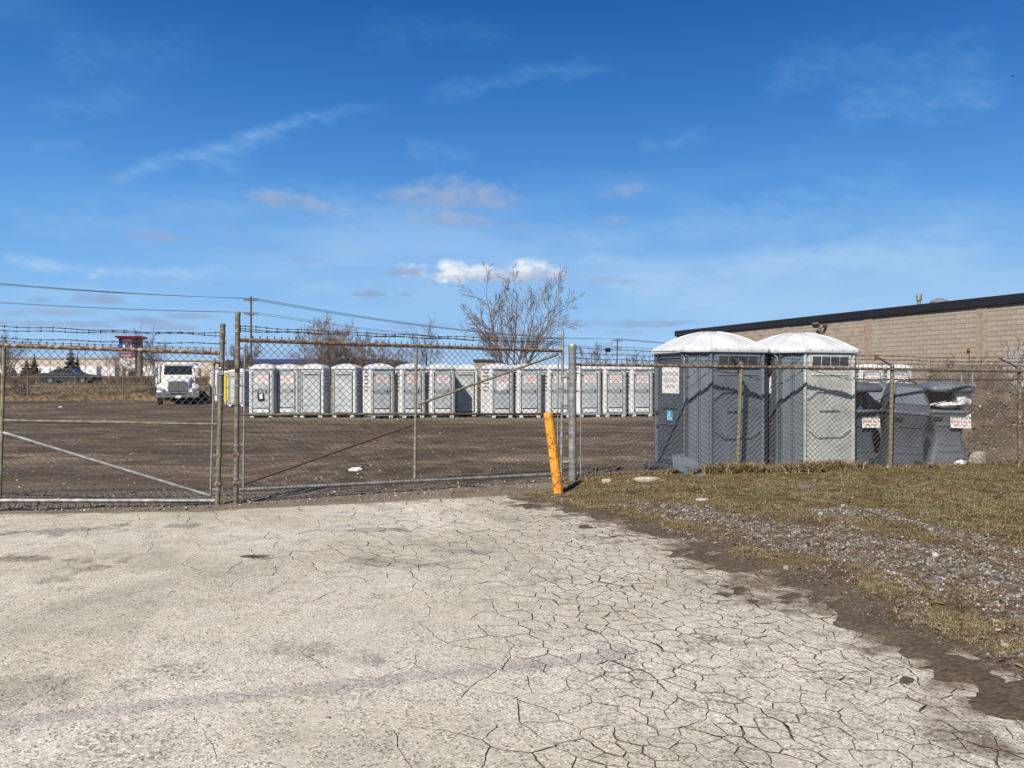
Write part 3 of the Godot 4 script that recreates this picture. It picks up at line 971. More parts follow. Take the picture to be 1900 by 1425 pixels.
func build_driveway() -> void:
	# surface: pale binder with small stones, pits and dark specks; two metres to the tile
	var sz := 1024
	var c1 := noise(0.22, 1, 71, FastNoiseLite.TYPE_CELLULAR)
	c1.cellular_return_type = FastNoiseLite.RETURN_CELL_VALUE
	var chips := nbytes(c1, sz, sz)
	var c2 := noise(0.16, 1, 72, FastNoiseLite.TYPE_CELLULAR)
	c2.cellular_return_type = FastNoiseLite.RETURN_DISTANCE
	var dist := nbytes(c2, sz, sz)
	var f1 := nbytes(noise(0.02, 4, 73), sz, sz)
	var f2 := nbytes(noise(0.45, 2, 74), sz, sz)
	var c3 := noise(0.045, 1, 75, FastNoiseLite.TYPE_CELLULAR)
	c3.cellular_return_type = FastNoiseLite.RETURN_DISTANCE
	var pits := nbytes(c3, sz, sz)
	var c4 := noise(0.045, 1, 75, FastNoiseLite.TYPE_CELLULAR)
	c4.cellular_return_type = FastNoiseLite.RETURN_CELL_VALUE
	var pick := nbytes(c4, sz, sz)
	var out := PackedByteArray()
	out.resize(sz * sz * 3)
	var hgt := PackedByteArray()
	hgt.resize(sz * sz)
	for i in sz * sz:
		var ch := chips[i] / 255.0
		var rough := smoothstep(0.35, 0.75, f1[i] / 255.0)
		var v := 0.85 + (ch - 0.5) * (0.14 + 0.16 * rough) + (f2[i] / 255.0 - 0.5) * 0.24
		var hh := 150.0 + (ch - 0.5) * 90.0 * (0.4 + rough) + (f2[i] - 127) * 0.25
		if ch > 0.93:
			v += 0.1
		if ch < 0.07 + 0.05 * rough:
			v -= 0.13
			hh -= 30.0
		var pv := pick[i] / 255.0
		if pv > 0.8 and pits[i] < 16 + 40 * (pv - 0.8):
			v *= 0.45
			hh -= 90.0
		if dist[i] > 176:
			v -= 0.05
			hh -= 25.0
		v = clampf(v, 0.12, 1.0)
		out[i * 3] = int(v * 255.0)
		out[i * 3 + 1] = int(v * 252.0)
		out[i * 3 + 2] = int(v * 247.0)
		hgt[i] = int(clampf(hh, 0, 255))
	var tile := ImageTexture.create_from_image(Image.create_from_data(sz, sz, false, Image.FORMAT_RGB8, out))
	var nrm := bump_tex(hgt, sz, sz, 3.2)
	# the whole surface: warm and cool patches, scuffs, rust and oil marks
	var w := 1024
	var rect := Rect2(-10.0, -12.0, 14.0, 14.0)
	var a1 := nbytes(noise(0.006, 5, 81), w, w, false)
	var a2n := nbytes(noise(0.022, 5, 82), w, w, false)
	var a3 := nbytes(noise(0.07, 3, 83), w, w, false)
	var a4 := nbytes(noise(0.42, 2, 84), w, w, false)
	var out2 := PackedByteArray()
	out2.resize(w * w * 3)
	var marks := [ # centre, half size, turn, strength, rust
		[-2.3, -6.72, 0.16, 0.07, 0.2, 0.72, 0.0], [-4.15, -6.65, 0.6, 0.1, 0.1, 0.3, 0.35], [-3.42, -6.35, 0.11, 0.4, 0.3, 0.3, 0.35], [-4.9, -6.4, 0.55, 0.1, 0.1, 0.2, 0.3],
		[-5.3, -5.2, 0.75, 0.5, 0.1, 0.13, 0.0], [-4.6, -7.9, 1.0, 0.22, -0.2, 0.3, 0.0], [-5.6, -7.6, 0.4, 0.3, 0.2, 0.3, 0.0], [-1.5, -7.9, 0.5, 0.12, 0.0, 0.22, 0.0], [-1.1, -6.5, 0.4, 0.2, 0.0, 0.16, 0.0], [-0.35, -6.9, 0.3, 0.1, 0.0, 0.16, 0.0],
		[-1.1, -4.35, 0.3, 0.12, 0.2, 0.15, 0.0], [-2.5, -3.85, 0.5, 0.2, 0.3, 0.1, 0.0], [1.15, -4.6, 0.2, 0.1, 0.0, 0.2, 0.0], [1.95, -3.3, 0.3, 0.12, 0.3, 0.22, 0.3], [0.25, -6.0, 0.35, 0.15, 0.1, 0.12, 0.0], [0.62, -7.6, 0.3, 0.12, 0.0, 0.2, 0.0],
	]
	for y in w:
		var z := rect.position.y + (y + 0.5) / w * rect.size.y
		for x in w:
			var i := y * w + x
			var wx := rect.position.x + (x + 0.5) / w * rect.size.x
			var t := a1[i] / 255.0
			var s := a2n[i] / 255.0
			var u := a3[i] / 255.0
			var gr := smoothstep(0.38, 0.64, a4[i] / 255.0)
			var v := 0.90 + (t - 0.5) * 0.20 + (s - 0.5) * 0.14 + (u - 0.5) * 0.07
			# scuffed, darker rough areas
			v -= smoothstep(0.55, 0.78, s * 0.6 + t * 0.4) * 0.30 * gr
			v += (a4[i] / 255.0 - 0.5) * 0.10
			# pale wheel tracks near the gate
			var d := -z
			v += 0.07 * exp(-pow((wx + 1.05 + (d - 9.0) * 0.25) / 0.22, 2.0)) * smoothstep(6.8, 8.4, d) + 0.06 * exp(-pow((wx + 0.5 + (d - 9.0) * 0.3) / 0.16, 2.0)) * smoothstep(6.8, 8.4, d)
			var r := v * 1.0
			var g := v * 0.99
			var bl := v * 0.95
			var cool := smoothstep(0.35, 0.65, t + wx * 0.03)
			bl += v * 0.022 * cool
			for m in marks:
				var dx: float = wx - m[0]
				var dz: float = z - m[1]
				if absf(dx) < m[2] * 2.2 + m[3] and absf(dz) < m[2] * 2.2 + m[3]:
					var ca := cos(m[4])
					var sa := sin(m[4])
					var q := Vector2((dx * ca + dz * sa) / m[2], (dz * ca - dx * sa) / m[3]).length()
					var k: float = smoothstep(1.25, 0.25, q + (s - 0.5) * 1.9 + (u - 0.5) * 1.3) * m[5] * (0.35 + 1.0 * gr)
					r *= 1.0 - k * (1.0 - 0.25 * m[6])
					g *= 1.0 - k
					bl *= 1.0 - k * (1.0 + 0.25 * m[6])
			# dust and soil trodden out from the verge and the yard
			var ex := edge_x(z) - wx + (s - 0.5) * 0.9 + (u - 0.5) * 0.4
			var soil := smoothstep(0.62, -0.08, ex + (u - 0.5) * 0.5) * 0.85
			var pg := past_gate(wx, z) + (s - 0.5) * 0.7
			soil = maxf(soil, smoothstep(-0.5, 0.0, pg) * 0.35)
			r = lerpf(r, 0.56, soil)
			g = lerpf(g, 0.52, soil)
			bl = lerpf(bl, 0.47, soil)
			out2[i * 3] = int(clampf(r, 0, 1) * 255.0)
			out2[i * 3 + 1] = int(clampf(g, 0, 1) * 255.0)
			out2[i * 3 + 2] = int(clampf(bl, 0, 1) * 255.0)
	var zone := ImageTexture.create_from_image(Image.create_from_data(w, w, false, Image.FORMAT_RGB8, out2))
	M.pave = ground_mat(zone, tile, nrm, 1.0)
	M.pave.albedo_color = lin2(0.84, 0.84, 0.84)
	M.pave.vertex_color_use_as_albedo = true
	# bed under the slabs
	var b := MB.new()
	b.planar = 1.7
	grid(steps([[-11.0, 4.0, 0.5]]), steps([[1.5, -12.0, 0.5]]), func(x: float, z: float) -> float: return PLATE_Y - 0.008, b)
	var bm := mat(Color(0.40, 0.36, 0.32), 1.0)
	bm.albedo_texture = M.grain
	var drive := put("driveway", b, bm)
	tag(drive, "", "", "", "structure")
	# seeds
	var r2 := RandomNumberGenerator.new()
	r2.seed = 5
	var cell := 0.1
	var gx := 160
	var gz := 146
	var cells := []
	cells.resize(gx * gz)
	for i in gx * gz:
		cells[i] = []
	# the cells are drawn out along the wheel paths, so seeds are spread in a squeezed plane
	var pts := PackedVector2Array()
	var sq := PackedVector2Array()
	for k in 150000:
		var p := Vector2(r2.randf_range(-10.6, 3.9), r2.randf_range(-11.4, 1.6))
		if k % 3 > 0:
			p = Vector2(r2.randf_range(-3.4, 3.4), r2.randf_range(-11.0, 0.0))
		if p.x < -1.1 * maxf(-p.y, 0.0) * 0.667 - 2.2:
			continue
		var rr := crack_spacing(p.x, p.y) * r2.randf_range(0.8, 1.25)
		var sp := squeeze(p)
		rr *= 0.87
		var ci := int((sp.x + 11.0) / cell)
		var cj := int((sp.y + 12.0) / cell)
		var reach := int(ceil(rr / cell))
		var ok := true
		for j in range(maxi(cj - reach, 0), mini(cj + reach, gz - 1) + 1):
			for i in range(maxi(ci - reach, 0), mini(ci + reach, gx - 1) + 1):
				for q: Vector2 in cells[j * gx + i]:
					if q.distance_squared_to(sp) < rr * rr:
						ok = false
						break
				if not ok:
					break
			if not ok:
				break
		if ok:
			pts.append(p)
			sq.append(sp)
			cells[cj * gx + ci].append(sp)
	var tris := Geometry2D.triangulate_delaunay(sq)
	var around := []
	around.resize(pts.size())
	for i in pts.size():
		around[i] = []
	var cc := PackedVector2Array()
	for t in range(0, tris.size(), 3):
		var a := sq[tris[t]]
		var bb := sq[tris[t + 1]] - a
		var c := sq[tris[t + 2]] - a
		var dd := 2.0 * bb.cross(c)
		var ctr := a + Vector2(c.y * bb.length_squared() - bb.y * c.length_squared(), bb.x * c.length_squared() - c.x * bb.length_squared()) / dd
		for k in 3:
			around[tris[t + k]].append([cc.size(), tris[t], tris[t + 1], tris[t + 2]])
		cc.append(unsqueeze(ctr))
	var warp := noise(3.2, 3, 91)
	var wid := noise(1.6, 3, 92)
	var ridge := noise(0.8, 2, 93)
	var made := []
	for i in pts.size():
		var p := pts[i]
		var ar: Array = around[i]
		if ar.size() < 3:
			continue
		ar.sort_custom(func(u, v): return (cc[u[0]] - p).angle() < (cc[v[0]] - p).angle())
		var good := true
		for q in ar:
			if cc[q[0]].distance_to(p) > 1.6:
				good = false
		if not good:
			continue
		if p.x - edge_x(p.y) > 0.75 or past_gate(p.x, p.y) > 0.75:
			continue
		# the cell's outline in short steps, each with the half width of the crack there
		var ring := PackedVector2Array()
		var half := PackedFloat32Array()
		for k in ar.size():
			var t0: Array = ar[k]
			var t1: Array = ar[(k + 1) % ar.size()]
			var other := -1
			for u in [t0[1], t0[2], t0[3]]:
				if u != i and (u == t1[1] or u == t1[2] or u == t1[3]):
					other = u
			var lo := mini(i, other)
			var hi := maxi(i, other)
			var hash_ := absf(fmod(sin(lo * 12.9898 + hi * 78.233) * 43758.5453, 1.0))
			var hash2 := absf(fmod(sin(lo * 39.425 + hi * 17.13) * 24634.63, 1.0))
			var e0 := cc[t0[0]]
			var e1 := cc[t1[0]]
			var flip := false
			if i > other:
				flip = true
			var cnt := maxi(1, int(e0.distance_to(e1) / 0.03))
			for s in cnt:
				var f := float(s) / cnt
				var e := e0.lerp(e1, f)
				var den := crack_density(e.x, e.y)
				var open := 0.0
				if hash_ < 0.22 + 1.0 * den:
					open = lerpf(0.0014, 0.0029, den) * (0.8 + 0.45 * hash2) * clampf(0.55 - e.y * 0.075, 0.75, 1.2)
					var line := 1.0 - absf(ridge.get_noise_2d(e.x * 0.8 - e.y * 0.75, (e.y + e.x) * 0.28)) * 7.0
					open *= 1.0 + 1.3 * clampf(line, 0.0, 1.0) * hash2 * hash2
					open *= clampf(1.0 + 0.8 * wid.get_noise_2d(e.x, e.y), 0.65, 1.5)
					if hash2 > 0.975:
						open *= 1.7
				half.append(open)
				var wv := Vector2(warp.get_noise_2d(e.x, e.y), warp.get_noise_2d(e.x + 50.0, e.y))
				ring.append(e + wv * 0.03 + Vector2(warp.get_noise_2d(e.x * 5.0, e.y * 5.0), warp.get_noise_2d(e.x * 5.0 + 70.0, e.y * 5.0)) * 0.010)
		var m := ring.size()
		var top := PackedVector2Array()
		var low := PackedVector2Array()
		for k in m:
			var t := (ring[(k + 1) % m] - ring[(k + m - 1) % m]).normalized()
			var inn := Vector2(-t.y, t.x)
			if inn.dot(p - ring[k]) < 0.0:
				inn = -inn
			low.append(ring[k] + inn * half[k])
			top.append(ring[k] + inn * (half[k] * 1.2 + (0.0006 if half[k] > 0.0 else 0.0)))
		made.append({"p": p, "top": top, "low": low, "half": half, "den": crack_density(p.x, p.y)})
	made.sort_custom(func(u, v): return plate_rank(u) < plate_rank(v))
	var rest := MB.new()
	var single := 0
	for g in made:
		var own: bool = single < 300 and plate_rank(g) < 900.0
		var mb := MB.new() if own else rest
		mb.with_col = true
		mb.planar = 2.0
		mb.planar2 = rect
		var sh: float = 1.0 - r2.randf_range(0.0, 0.09) * g.den
		var clean := Color(sh, sh, sh * r2.randf_range(0.985, 1.0))
		var dirty := Color(0.3, 0.27, 0.24)
		mb.tint = clean
		var dy: float = PLATE_Y + (r2.randf_range(-0.0016, 0.0012) if g.den > 0.5 else 0.0)
		var ctr := Vector2.ZERO
		for q: Vector2 in g.top:
			ctr += q
		ctr /= g.top.size()
		var m: int = g.top.size()
		for k in m:
			var j := (k + 1) % m
			var a := Vector3(g.top[k].x, dy, g.top[k].y)
			var c := Vector3(g.top[j].x, dy, g.top[j].y)
			mb.tri(Vector3(ctr.x, dy, ctr.y), a, c, Vector3.UP, Vector3.UP, Vector3.UP)
			if g.half[k] > 0.0 or g.half[j] > 0.0:
				mb.tint = dirty
				var la := Vector3(g.low[k].x, dy - 0.002, g.low[k].y)
				var lc := Vector3(g.low[j].x, dy - 0.002, g.low[j].y)
				var nn := (Vector3(la.x - ctr.x, 0, la.z - ctr.y).normalized() + Vector3.UP).normalized()
				mb.quadn(a, c, lc, la, nn, nn, nn, nn)
				var side := Vector3(nn.x, 0, nn.z).normalized()
				mb.quadn(la, lc, Vector3(lc.x, PLATE_Y - 0.012, lc.z), Vector3(la.x, PLATE_Y - 0.012, la.z), side, side, side, side)
				mb.tint = clean
		if own:
			put("pavement_plate", mb, M.pave, drive)
			single += 1
	tag(put("cracked_pavement", rest, M.pave, drive), "", "", "", "stuff")

func squeeze(p: Vector2) -> Vector2:
	var u := (p.x + p.y) * 0.70711 / 1.4
	var v := (p.x - p.y) * 0.70711
	return Vector2((u + v) * 0.70711, (u - v) * 0.70711)

func unsqueeze(p: Vector2) -> Vector2:
	var u := (p.x + p.y) * 0.70711 * 1.4
	var v := (p.x - p.y) * 0.70711
	return Vector2((u + v) * 0.70711, (u - v) * 0.70711)

func plate_rank(g: Dictionary) -> float:
	# the largest in view first: nearness of the crazed ones in front of the camera
	var p: Vector2 = g.p
	if p.y > -2.6 or absf(p.x) > -p.y * 0.68 + 0.1 or g.den < 0.6 or p.x > edge_x(p.y) - 0.1:
		return 1000.0 - p.y
	return -p.y

# ---------------------------------------------------------------- verge of rough grass, soil and gravel
func verge_zones(x: float, z: float) -> Vector3:
	# shares of grass, gravel and bare soil
	var s := x - edge_x(z)
	var n := gn2.get_noise_2d(x * 1.3, z * 1.3)
	var m := gn.get_noise_2d(x * 0.7, z * 0.7)
	var d := -z
	var soil := smoothstep(0.62, 0.12, s + n * 0.7 + m * 0.3 + smoothstep(7.5, 9.5, d) * 0.2)
	# gravel lies in a broad band from the bollard towards the near right
	var mid := 1.15 + clampf((7.5 - d) * 0.12, -0.5, 0.6)
	var wid := clampf(0.85 + (7.0 - d) * 0.14, 0.1, 1.5)
	var gravel := smoothstep(1.1, 0.35, absf(s - mid) / wid + n * 0.55 + m * 0.35) * smoothstep(10.3, 9.0, d)
	var strip := smoothstep(0.26, 0.06, absf(x - (3.75 + (8.6 - d) * 0.26 + n * 0.35))) * smoothstep(9.0, 8.3, d) * smoothstep(4.0, 5.2, d)
	var patch := smoothstep(0.75, 0.3, Vector2((x - 3.6) / 0.7, (d - 8.3) / 0.55).length() + n * 0.4)
	gravel = clampf(maxf(gravel, maxf(strip, patch)), 0.0, 1.0)
	gravel = maxf(gravel, 0.55 * smoothstep(0.1, 0.5, m + n * 0.4) * smoothstep(2.6, 1.2, s))
	var grass := clampf(1.0 - soil - gravel * 0.92, 0.0, 1.0)
	return Vector3(grass, gravel, soil)

func build_verge() -> void:
	var rect := Rect2(-2.5, -15.0, 17.0, 17.0)
	var w := 1024
	var a2 := nbytes(noise(0.03, 5, 111), w, w, false)
	var a3 := nbytes(noise(0.14, 3, 112), w, w, false)
	var out := PackedByteArray()
	out.resize(w * w * 3)
	for y in w:
		var z := rect.position.y + (y + 0.5) / w * rect.size.y
		for x in w:
			var i := y * w + x
			var wx := rect.position.x + (x + 0.5) / w * rect.size.x
			var q := verge_zones(wx, z)
			var s := a2[i] / 255.0
			var u := a3[i] / 255.0
			var g := Color(0.41, 0.345, 0.25).lerp(Color(0.47, 0.42, 0.28), smoothstep(0.35, 0.65, s)).lerp(Color(0.34, 0.25, 0.19), smoothstep(0.52, 0.72, u * 0.5 + (1.0 - s) * 0.5))
			var so := Color(0.37, 0.335, 0.295).lerp(Color(0.44, 0.41, 0.365), s)
			var gr := Color(0.38, 0.34, 0.30).lerp(Color(0.62, 0.59, 0.55), smoothstep(0.4, 0.85, u))
			var t := q.x + q.y + q.z
			var c := Color((g.r * q.x + gr.r * q.y + so.r * q.z) / t, (g.g * q.x + gr.g * q.y + so.g * q.z) / t, (g.b * q.x + gr.b * q.y + so.b * q.z) / t)
			out[i * 3] = int(c.r * 255.0)
			out[i * 3 + 1] = int(c.g * 255.0)
			out[i * 3 + 2] = int(c.b * 255.0)
	var zone := ImageTexture.create_from_image(Image.create_from_data(w, w, false, Image.FORMAT_RGB8, out))
	var b := MB.new()
	b.planar = 2.1
	b.planar2 = rect
	grid(steps([[-2.0, 8.5, 0.075], [8.5, 14.4, 0.2]]), steps([[1.5, -3.0, 0.15], [-3.0, -14.4, 0.075]]), verge_h, b)
	tag(put("verge_ground", b, ground_mat(zone, M.grain, M.soil_normal, 0.5)), "", "", "", "structure")
	# loose stones
	var r := RandomNumberGenerator.new()
	r.seed = 17
	var stone := pebble_mesh(3)
	var xf := []
	var cols := PackedColorArray()
	for k in 150000:
		var d := r.randf_range(2.6, 12.5)
		var x := r.randf_range(-1.0, minf(d * 0.69 + 0.3, 9.0))
		var z := -d
		if x < edge_x(z) - 0.05:
			continue
		var q := verge_zones(x, z)
		if r.randf() > q.y * q.y * clampf(0.6 + 1.3 * gn.get_noise_2d(x * 1.4, z * 1.4), 0.06, 1.0) + q.z * 0.30 + 0.014:
			continue
		var sc := (0.004 + 0.0095 * pow(r.randf(), 2.6)) * (1.0 if q.z < 0.5 else 0.45)
		if r.randf() < 0.012:
			sc *= 2.4
		xf.append(Transform3D(Basis.from_euler(Vector3(r.randf() * 0.6, r.randf() * TAU, r.randf() * 0.6)).scaled_local(Vector3(sc * r.randf_range(0.8, 1.5), sc * r.randf_range(0.5, 0.9), sc)), Vector3(x, verge_h(x, z) + sc * 0.2, z)))
		var v := r.randf_range(0.09, 0.25) if r.randf() < 0.82 else r.randf_range(0.25, 0.45)
		cols.append(Color(v, v * r.randf_range(0.93, 0.99), v * r.randf_range(0.86, 0.99)))
	var sm := mat(Color(1, 1, 1), 0.9)
	sm.vertex_color_use_as_albedo = true
	stone.surface_set_material(0, sm)
	tag(scatter("gravel", stone, xf, cols), "", "", "", "stuff")
	# crumbs of stone lying on the driveway
	xf = []
	cols = PackedColorArray()
	for k in 5200:
		var d := 2.6 + 7.0 * pow(r.randf(), 1.3)
		var x := r.randf_range(-d * 0.69, d * 0.69)
		var z := -d
		if x > edge_x(z) + 0.1 or past_gate(x, z) > 0.1:
			continue
		var near_edge := smoothstep(1.3, 0.0, edge_x(z) - x) + smoothstep(-1.4, 0.0, past_gate(x, z))
		if r.randf() > 0.3 + near_edge:
			continue
		var sc := 0.0022 + 0.0045 * pow(r.randf(), 3.0)
		xf.append(Transform3D(Basis.from_euler(Vector3(r.randf() * 0.6, r.randf() * TAU, r.randf() * 0.6)).scaled_local(Vector3(sc * r.randf_range(0.8, 1.5), sc * r.randf_range(0.6, 0.9), sc)), Vector3(x, PLATE_Y + sc * 0.25, z)))
		var v := r.randf_range(0.06, 0.42)
		cols.append(Color(v, v * 0.95, v * 0.88))
	tag(scatter("loose_grit", stone, xf, cols), "", "", "", "stuff")
	# stones in the yard soil and on the mound
	xf = []
	cols = PackedColorArray()
	for k in 30000:
		var d := 9.0 + 14.0 * pow(r.randf(), 1.6)
		var x := r.randf_range(-d * 0.69, d * 0.69)
		var z := -d
		if past_gate(x, z) < -0.15:
			continue
		var mound := Vector2((x - 10.9) / 3.6, (z + 17.0) / 2.4).length() < 1.0
		if not mound and r.randf() > 0.24 + 0.5 * smoothstep(2.5, 0.2, past_gate(x, z)):
			continue
		var sc := 0.006 + 0.016 * pow(r.randf(), 3.5)
		xf.append(Transform3D(Basis.from_euler(Vector3(r.randf() * 0.6, r.randf() * TAU, r.randf() * 0.6)).scaled_local(Vector3(sc * r.randf_range(0.8, 1.5), sc * r.randf_range(0.5, 0.9), sc)), Vector3(x, yard_h(x, z) + sc * 0.2, z)))
		var v := r.randf_range(0.04, 0.3)
		if r.randf() < 0.05:
			v = 0.5
		cols.append(Color(v, v * 0.93, v * 0.85))
	for k in 16000:
		var x := r.randf_range(7.6, 14.5)
		var z := r.randf_range(-19.2, -14.6)
		if yard_h(x, z) < 0.06:
			continue
		var sc := 0.010 + 0.024 * pow(r.randf(), 3.0)
		xf.append(Transform3D(Basis.from_euler(Vector3(r.randf() * 0.9, r.randf() * TAU, r.randf() * 0.9)).scaled_local(Vector3(sc * r.randf_range(0.8, 1.6), sc * r.randf_range(0.5, 0.9), sc)), Vector3(x, yard_h(x, z) + sc * 0.15, z)))
		var v := r.randf_range(0.05, 0.2)
		if r.randf() < 0.04:
			v = 0.45
		cols.append(Color(v, v * 0.9, v * 0.8))
	tag(scatter("yard_rubble", stone, xf, cols), "", "", "", "stuff")
	# grass: short thin turf, straw among it, and a ragged dead fringe along the fence
	var turf := blade_tuft(9, 0.024, 0.0013, 1.2, 5)
	var gm := mat(Color(1, 1, 1), 0.85)
	gm.vertex_color_use_as_albedo = true
	gm.backlight_enabled = true
	gm.backlight = Color(0.25, 0.25, 0.2)
	turf.surface_set_material(0, gm)
	xf = []
	cols = PackedColorArray()
	var green := [Color(0.2, 0.22, 0.075), Color(0.29, 0.285, 0.12), Color(0.41, 0.35, 0.2), Color(0.6, 0.49, 0.31), Color(0.27, 0.18, 0.12)]
	for k in 210000:
		var d := r.randf_range(3.4, 13.2)
		var x := r.randf_range(-0.9, minf(d * 0.69 + 0.4, 9.3))
		var z := -d
		var s := x - edge_x(z)
		if s < 0.1 or d > fence_d(x) + 0.35:
			continue
		var q := verge_zones(x, z)
		var thick := gn2.get_noise_2d(x * 2.6 + 40.0, z * 2.6) + 0.5 * gn.get_noise_2d(x * 1.2, z * 1.2 + 20.0)
		if r.randf() > q.x * clampf(0.55 + thick * 1.3, 0.03, 1.0) + q.y * 0.08 + q.z * 0.035:
			continue
		var sc := r.randf_range(0.45, 1.2) * (0.75 + 0.4 * q.x) * (1.7 if r.randf() < 0.05 else 1.0)
		xf.append(Transform3D(Basis(Vector3.UP, r.randf() * TAU).scaled(Vector3(sc, sc * r.randf_range(0.6, 1.1), sc)), Vector3(x, verge_h(x, z) - 0.003, z)))
		var t := clampf(0.44 + gn2.get_noise_2d(x * 0.9, z * 0.9) * 1.1 + (d - 10.0) * 0.13 + (x - 5.0) * 0.07, 0.0, 1.0)
		var pick := r.randf()
		var c: Color = green[0] if pick < t * 0.6 else (green[1] if pick < 0.12 + t * 0.5 else (green[2] if pick < 0.68 else (green[3] if pick < 0.80 else green[4])))
		var v := r.randf_range(0.75, 1.25)
		cols.append(Color(c.r * v, c.g * v, c.b * v))
	tag(scatter("grass", turf, xf, cols), "", "", "", "stuff")
	var tall := blade_tuft(9, 0.15, 0.0042, 1.15, 8)
	tall.surface_set_material(0, gm)
	xf = []
	cols = PackedColorArray()
	for k in 5200:
		var x := r.randf_range(0.75, 9.4)
		var off := r.randf_range(-1.0, 1.0)
		var z := -(fence_d(x) - 0.06 + off * absf(off) * 0.34)
		var clump := gn2.get_noise_2d(x * 2.0 + 9.0, 3.0)
		var much := 0.16 + 0.75 * smoothstep(-0.15, 0.35, clump)
		much *= 1.25 if x > 2.9 and x < 5.6 else (0.4 if x < 2.3 else 0.6)
		if r.randf() > much:
			continue
		var sc := r.randf_range(0.4, 1.15) * (1.3 if x > 2.6 and x < 5.6 else 0.75)
		xf.append(Transform3D(Basis(Vector3.UP, r.randf() * TAU).scaled(Vector3(sc * 1.2, sc * 0.85, sc * 1.2)), Vector3(x, maxf(verge_h(x, z), yard_h(x, z)) - 0.01, z)))
		var c: Color = [Color(0.46, 0.35, 0.19), Color(0.38, 0.28, 0.15), Color(0.24, 0.155, 0.09), Color(0.2, 0.19, 0.07), Color(0.52, 0.41, 0.25)][r.randi() % 5]
		var v := r.randf_range(0.7, 1.15)
		cols.append(Color(c.r * v, c.g * v, c.b * v))
	tag(scatter("dead_grass", tall, xf, cols), "", "", "", "stuff")
	# fallen leaves and straw on the verge
	var leaf := MB.new()
	for s in [-1.0, 1.0]:
		var nn := Vector3(s * 0.35, 0.93, 0.0)
		leaf.quadn(Vector3(0, 0, -1), Vector3(0, 0.05, 1), Vector3(s * 0.42, 0.22, 0.35), Vector3(s * 0.45, 0.18, -0.35), nn, nn, nn, nn)
	var lm := leaf.mesh(gm)
	xf = []
	cols = PackedColorArray()
	for k in 2600:
		var d := r.randf_range(4.0, 12.6)
		var x := r.randf_range(-0.6, minf(d * 0.69 + 0.3, 9.2))
		var z := -d
		if x < edge_x(z) + 0.05 or r.randf() > 0.35 + 1.2 * gn2.get_noise_2d(x * 1.2 + 7.0, z * 1.2):
			continue
		var sc := r.randf_range(0.012, 0.030)
		xf.append(Transform3D(Basis.from_euler(Vector3(r.randf_range(-0.4, 0.4), r.randf() * TAU, r.randf_range(-0.4, 0.4))).scaled_local(Vector3.ONE * sc), Vector3(x, verge_h(x, z) + 0.012, z)))
		var c: Color = [Color(0.2, 0.12, 0.07), Color(0.3, 0.19, 0.11), Color(0.14, 0.085, 0.055), Color(0.45, 0.34, 0.22)][r.randi() % 4]
		cols.append(c)
	tag(scatter("fallen_leaves", lm, xf, cols), "", "", "", "stuff")
	xf = []
	cols = PackedColorArray()
	for k in 900:
		var d := r.randf_range(3.6, 12.0)
		var x := r.randf_range(-0.4, minf(d * 0.69 + 0.3, 9.0))
		var z := -d
		if x < edge_x(z) + 0.2 or gn2.get_noise_2d(x * 1.7 + 30.0, z * 1.7) < 0.06:
			continue
		var sc := r.randf_range(0.22, 0.5)
		xf.append(Transform3D(Basis(Vector3.UP, r.randf() * TAU).scaled(Vector3(sc * 1.6, sc * 0.8, sc * 1.6)), Vector3(x, verge_h(x, z) - 0.004, z)))
		var c: Color = [Color(0.46, 0.36, 0.22), Color(0.3, 0.23, 0.13), Color(0.2, 0.14, 0.09), Color(0.22, 0.22, 0.09)][r.randi() % 4]
		cols.append(c)
	tag(scatter("straw_tufts", tall, xf, cols), "", "", "", "stuff")
	# dry weeds on the bank and reeds beyond the road
	xf = []
	cols = PackedColorArray()
	for k in 7000:
		var d := r.randf_range(51.0, 57.5)
		var x := r.randf_range(-45.0, 4.0)
		var sc := r.randf_range(0.5, 1.5) * (1.9 if r.randf() < 0.06 else 1.0)
		xf.append(Transform3D(Basis(Vector3.UP, r.randf() * TAU).scaled(Vector3(sc * 1.6, sc, sc * 1.6)), Vector3(x, bank_h(x, -d) - 0.02, -d)))
		var c: Color = [Color(0.31, 0.245, 0.16), Color(0.25, 0.195, 0.125), Color(0.18, 0.135, 0.09), Color(0.19, 0.17, 0.085)][r.randi() % 4]
		cols.append(c)
	tag(scatter("bank_weeds", tall, xf, cols), "", "", "", "stuff")
	xf = []
	cols = PackedColorArray()
	for k in 9000:
		var d := r.randf_range(77.5, 88.0)
		var x := r.randf_range(-62.0, 0.0)
		var sc := r.randf_range(4.0, 7.5) * (0.8 + 0.5 * gn3.get_noise_2d(x * 2.0, 7.0))
		xf.append(Transform3D(Basis(Vector3.UP, r.randf() * TAU).scaled(Vector3(sc * 0.8, sc * 1.3, sc * 0.8)), Vector3(x, bank_h(x, -d) - 0.05, -d)))
		var c: Color = [Color(0.33, 0.22, 0.13), Color(0.26, 0.165, 0.1), Color(0.2, 0.13, 0.09), Color(0.42, 0.31, 0.2)][r.randi() % 4]
		cols.append(c)
	tag(scatter("reeds", tall, xf, cols), "", "", "", "stuff")

func pebble_mesh(s: int) -> ArrayMesh:
	var r := RandomNumberGenerator.new()
	r.seed = s
	var b := MB.new()
	var rings := []
	for i in 4:
		var ring := PackedVector3Array()
		var y := [-0.85, -0.3, 0.45, 0.95][i] as float
		var rad := [0.45, 0.98, 0.85, 0.35][i] as float
		for k in 6:
			var a := TAU * (k + 0.5 * (i % 2)) / 6
			var q := rad * r.randf_range(0.82, 1.15)
			ring.append(Vector3(cos(a) * q, y + r.randf_range(-0.08, 0.08), sin(a) * q))
		rings.append(ring)
	b.loft(rings, true, true, true, false)
	return b.mesh(null)

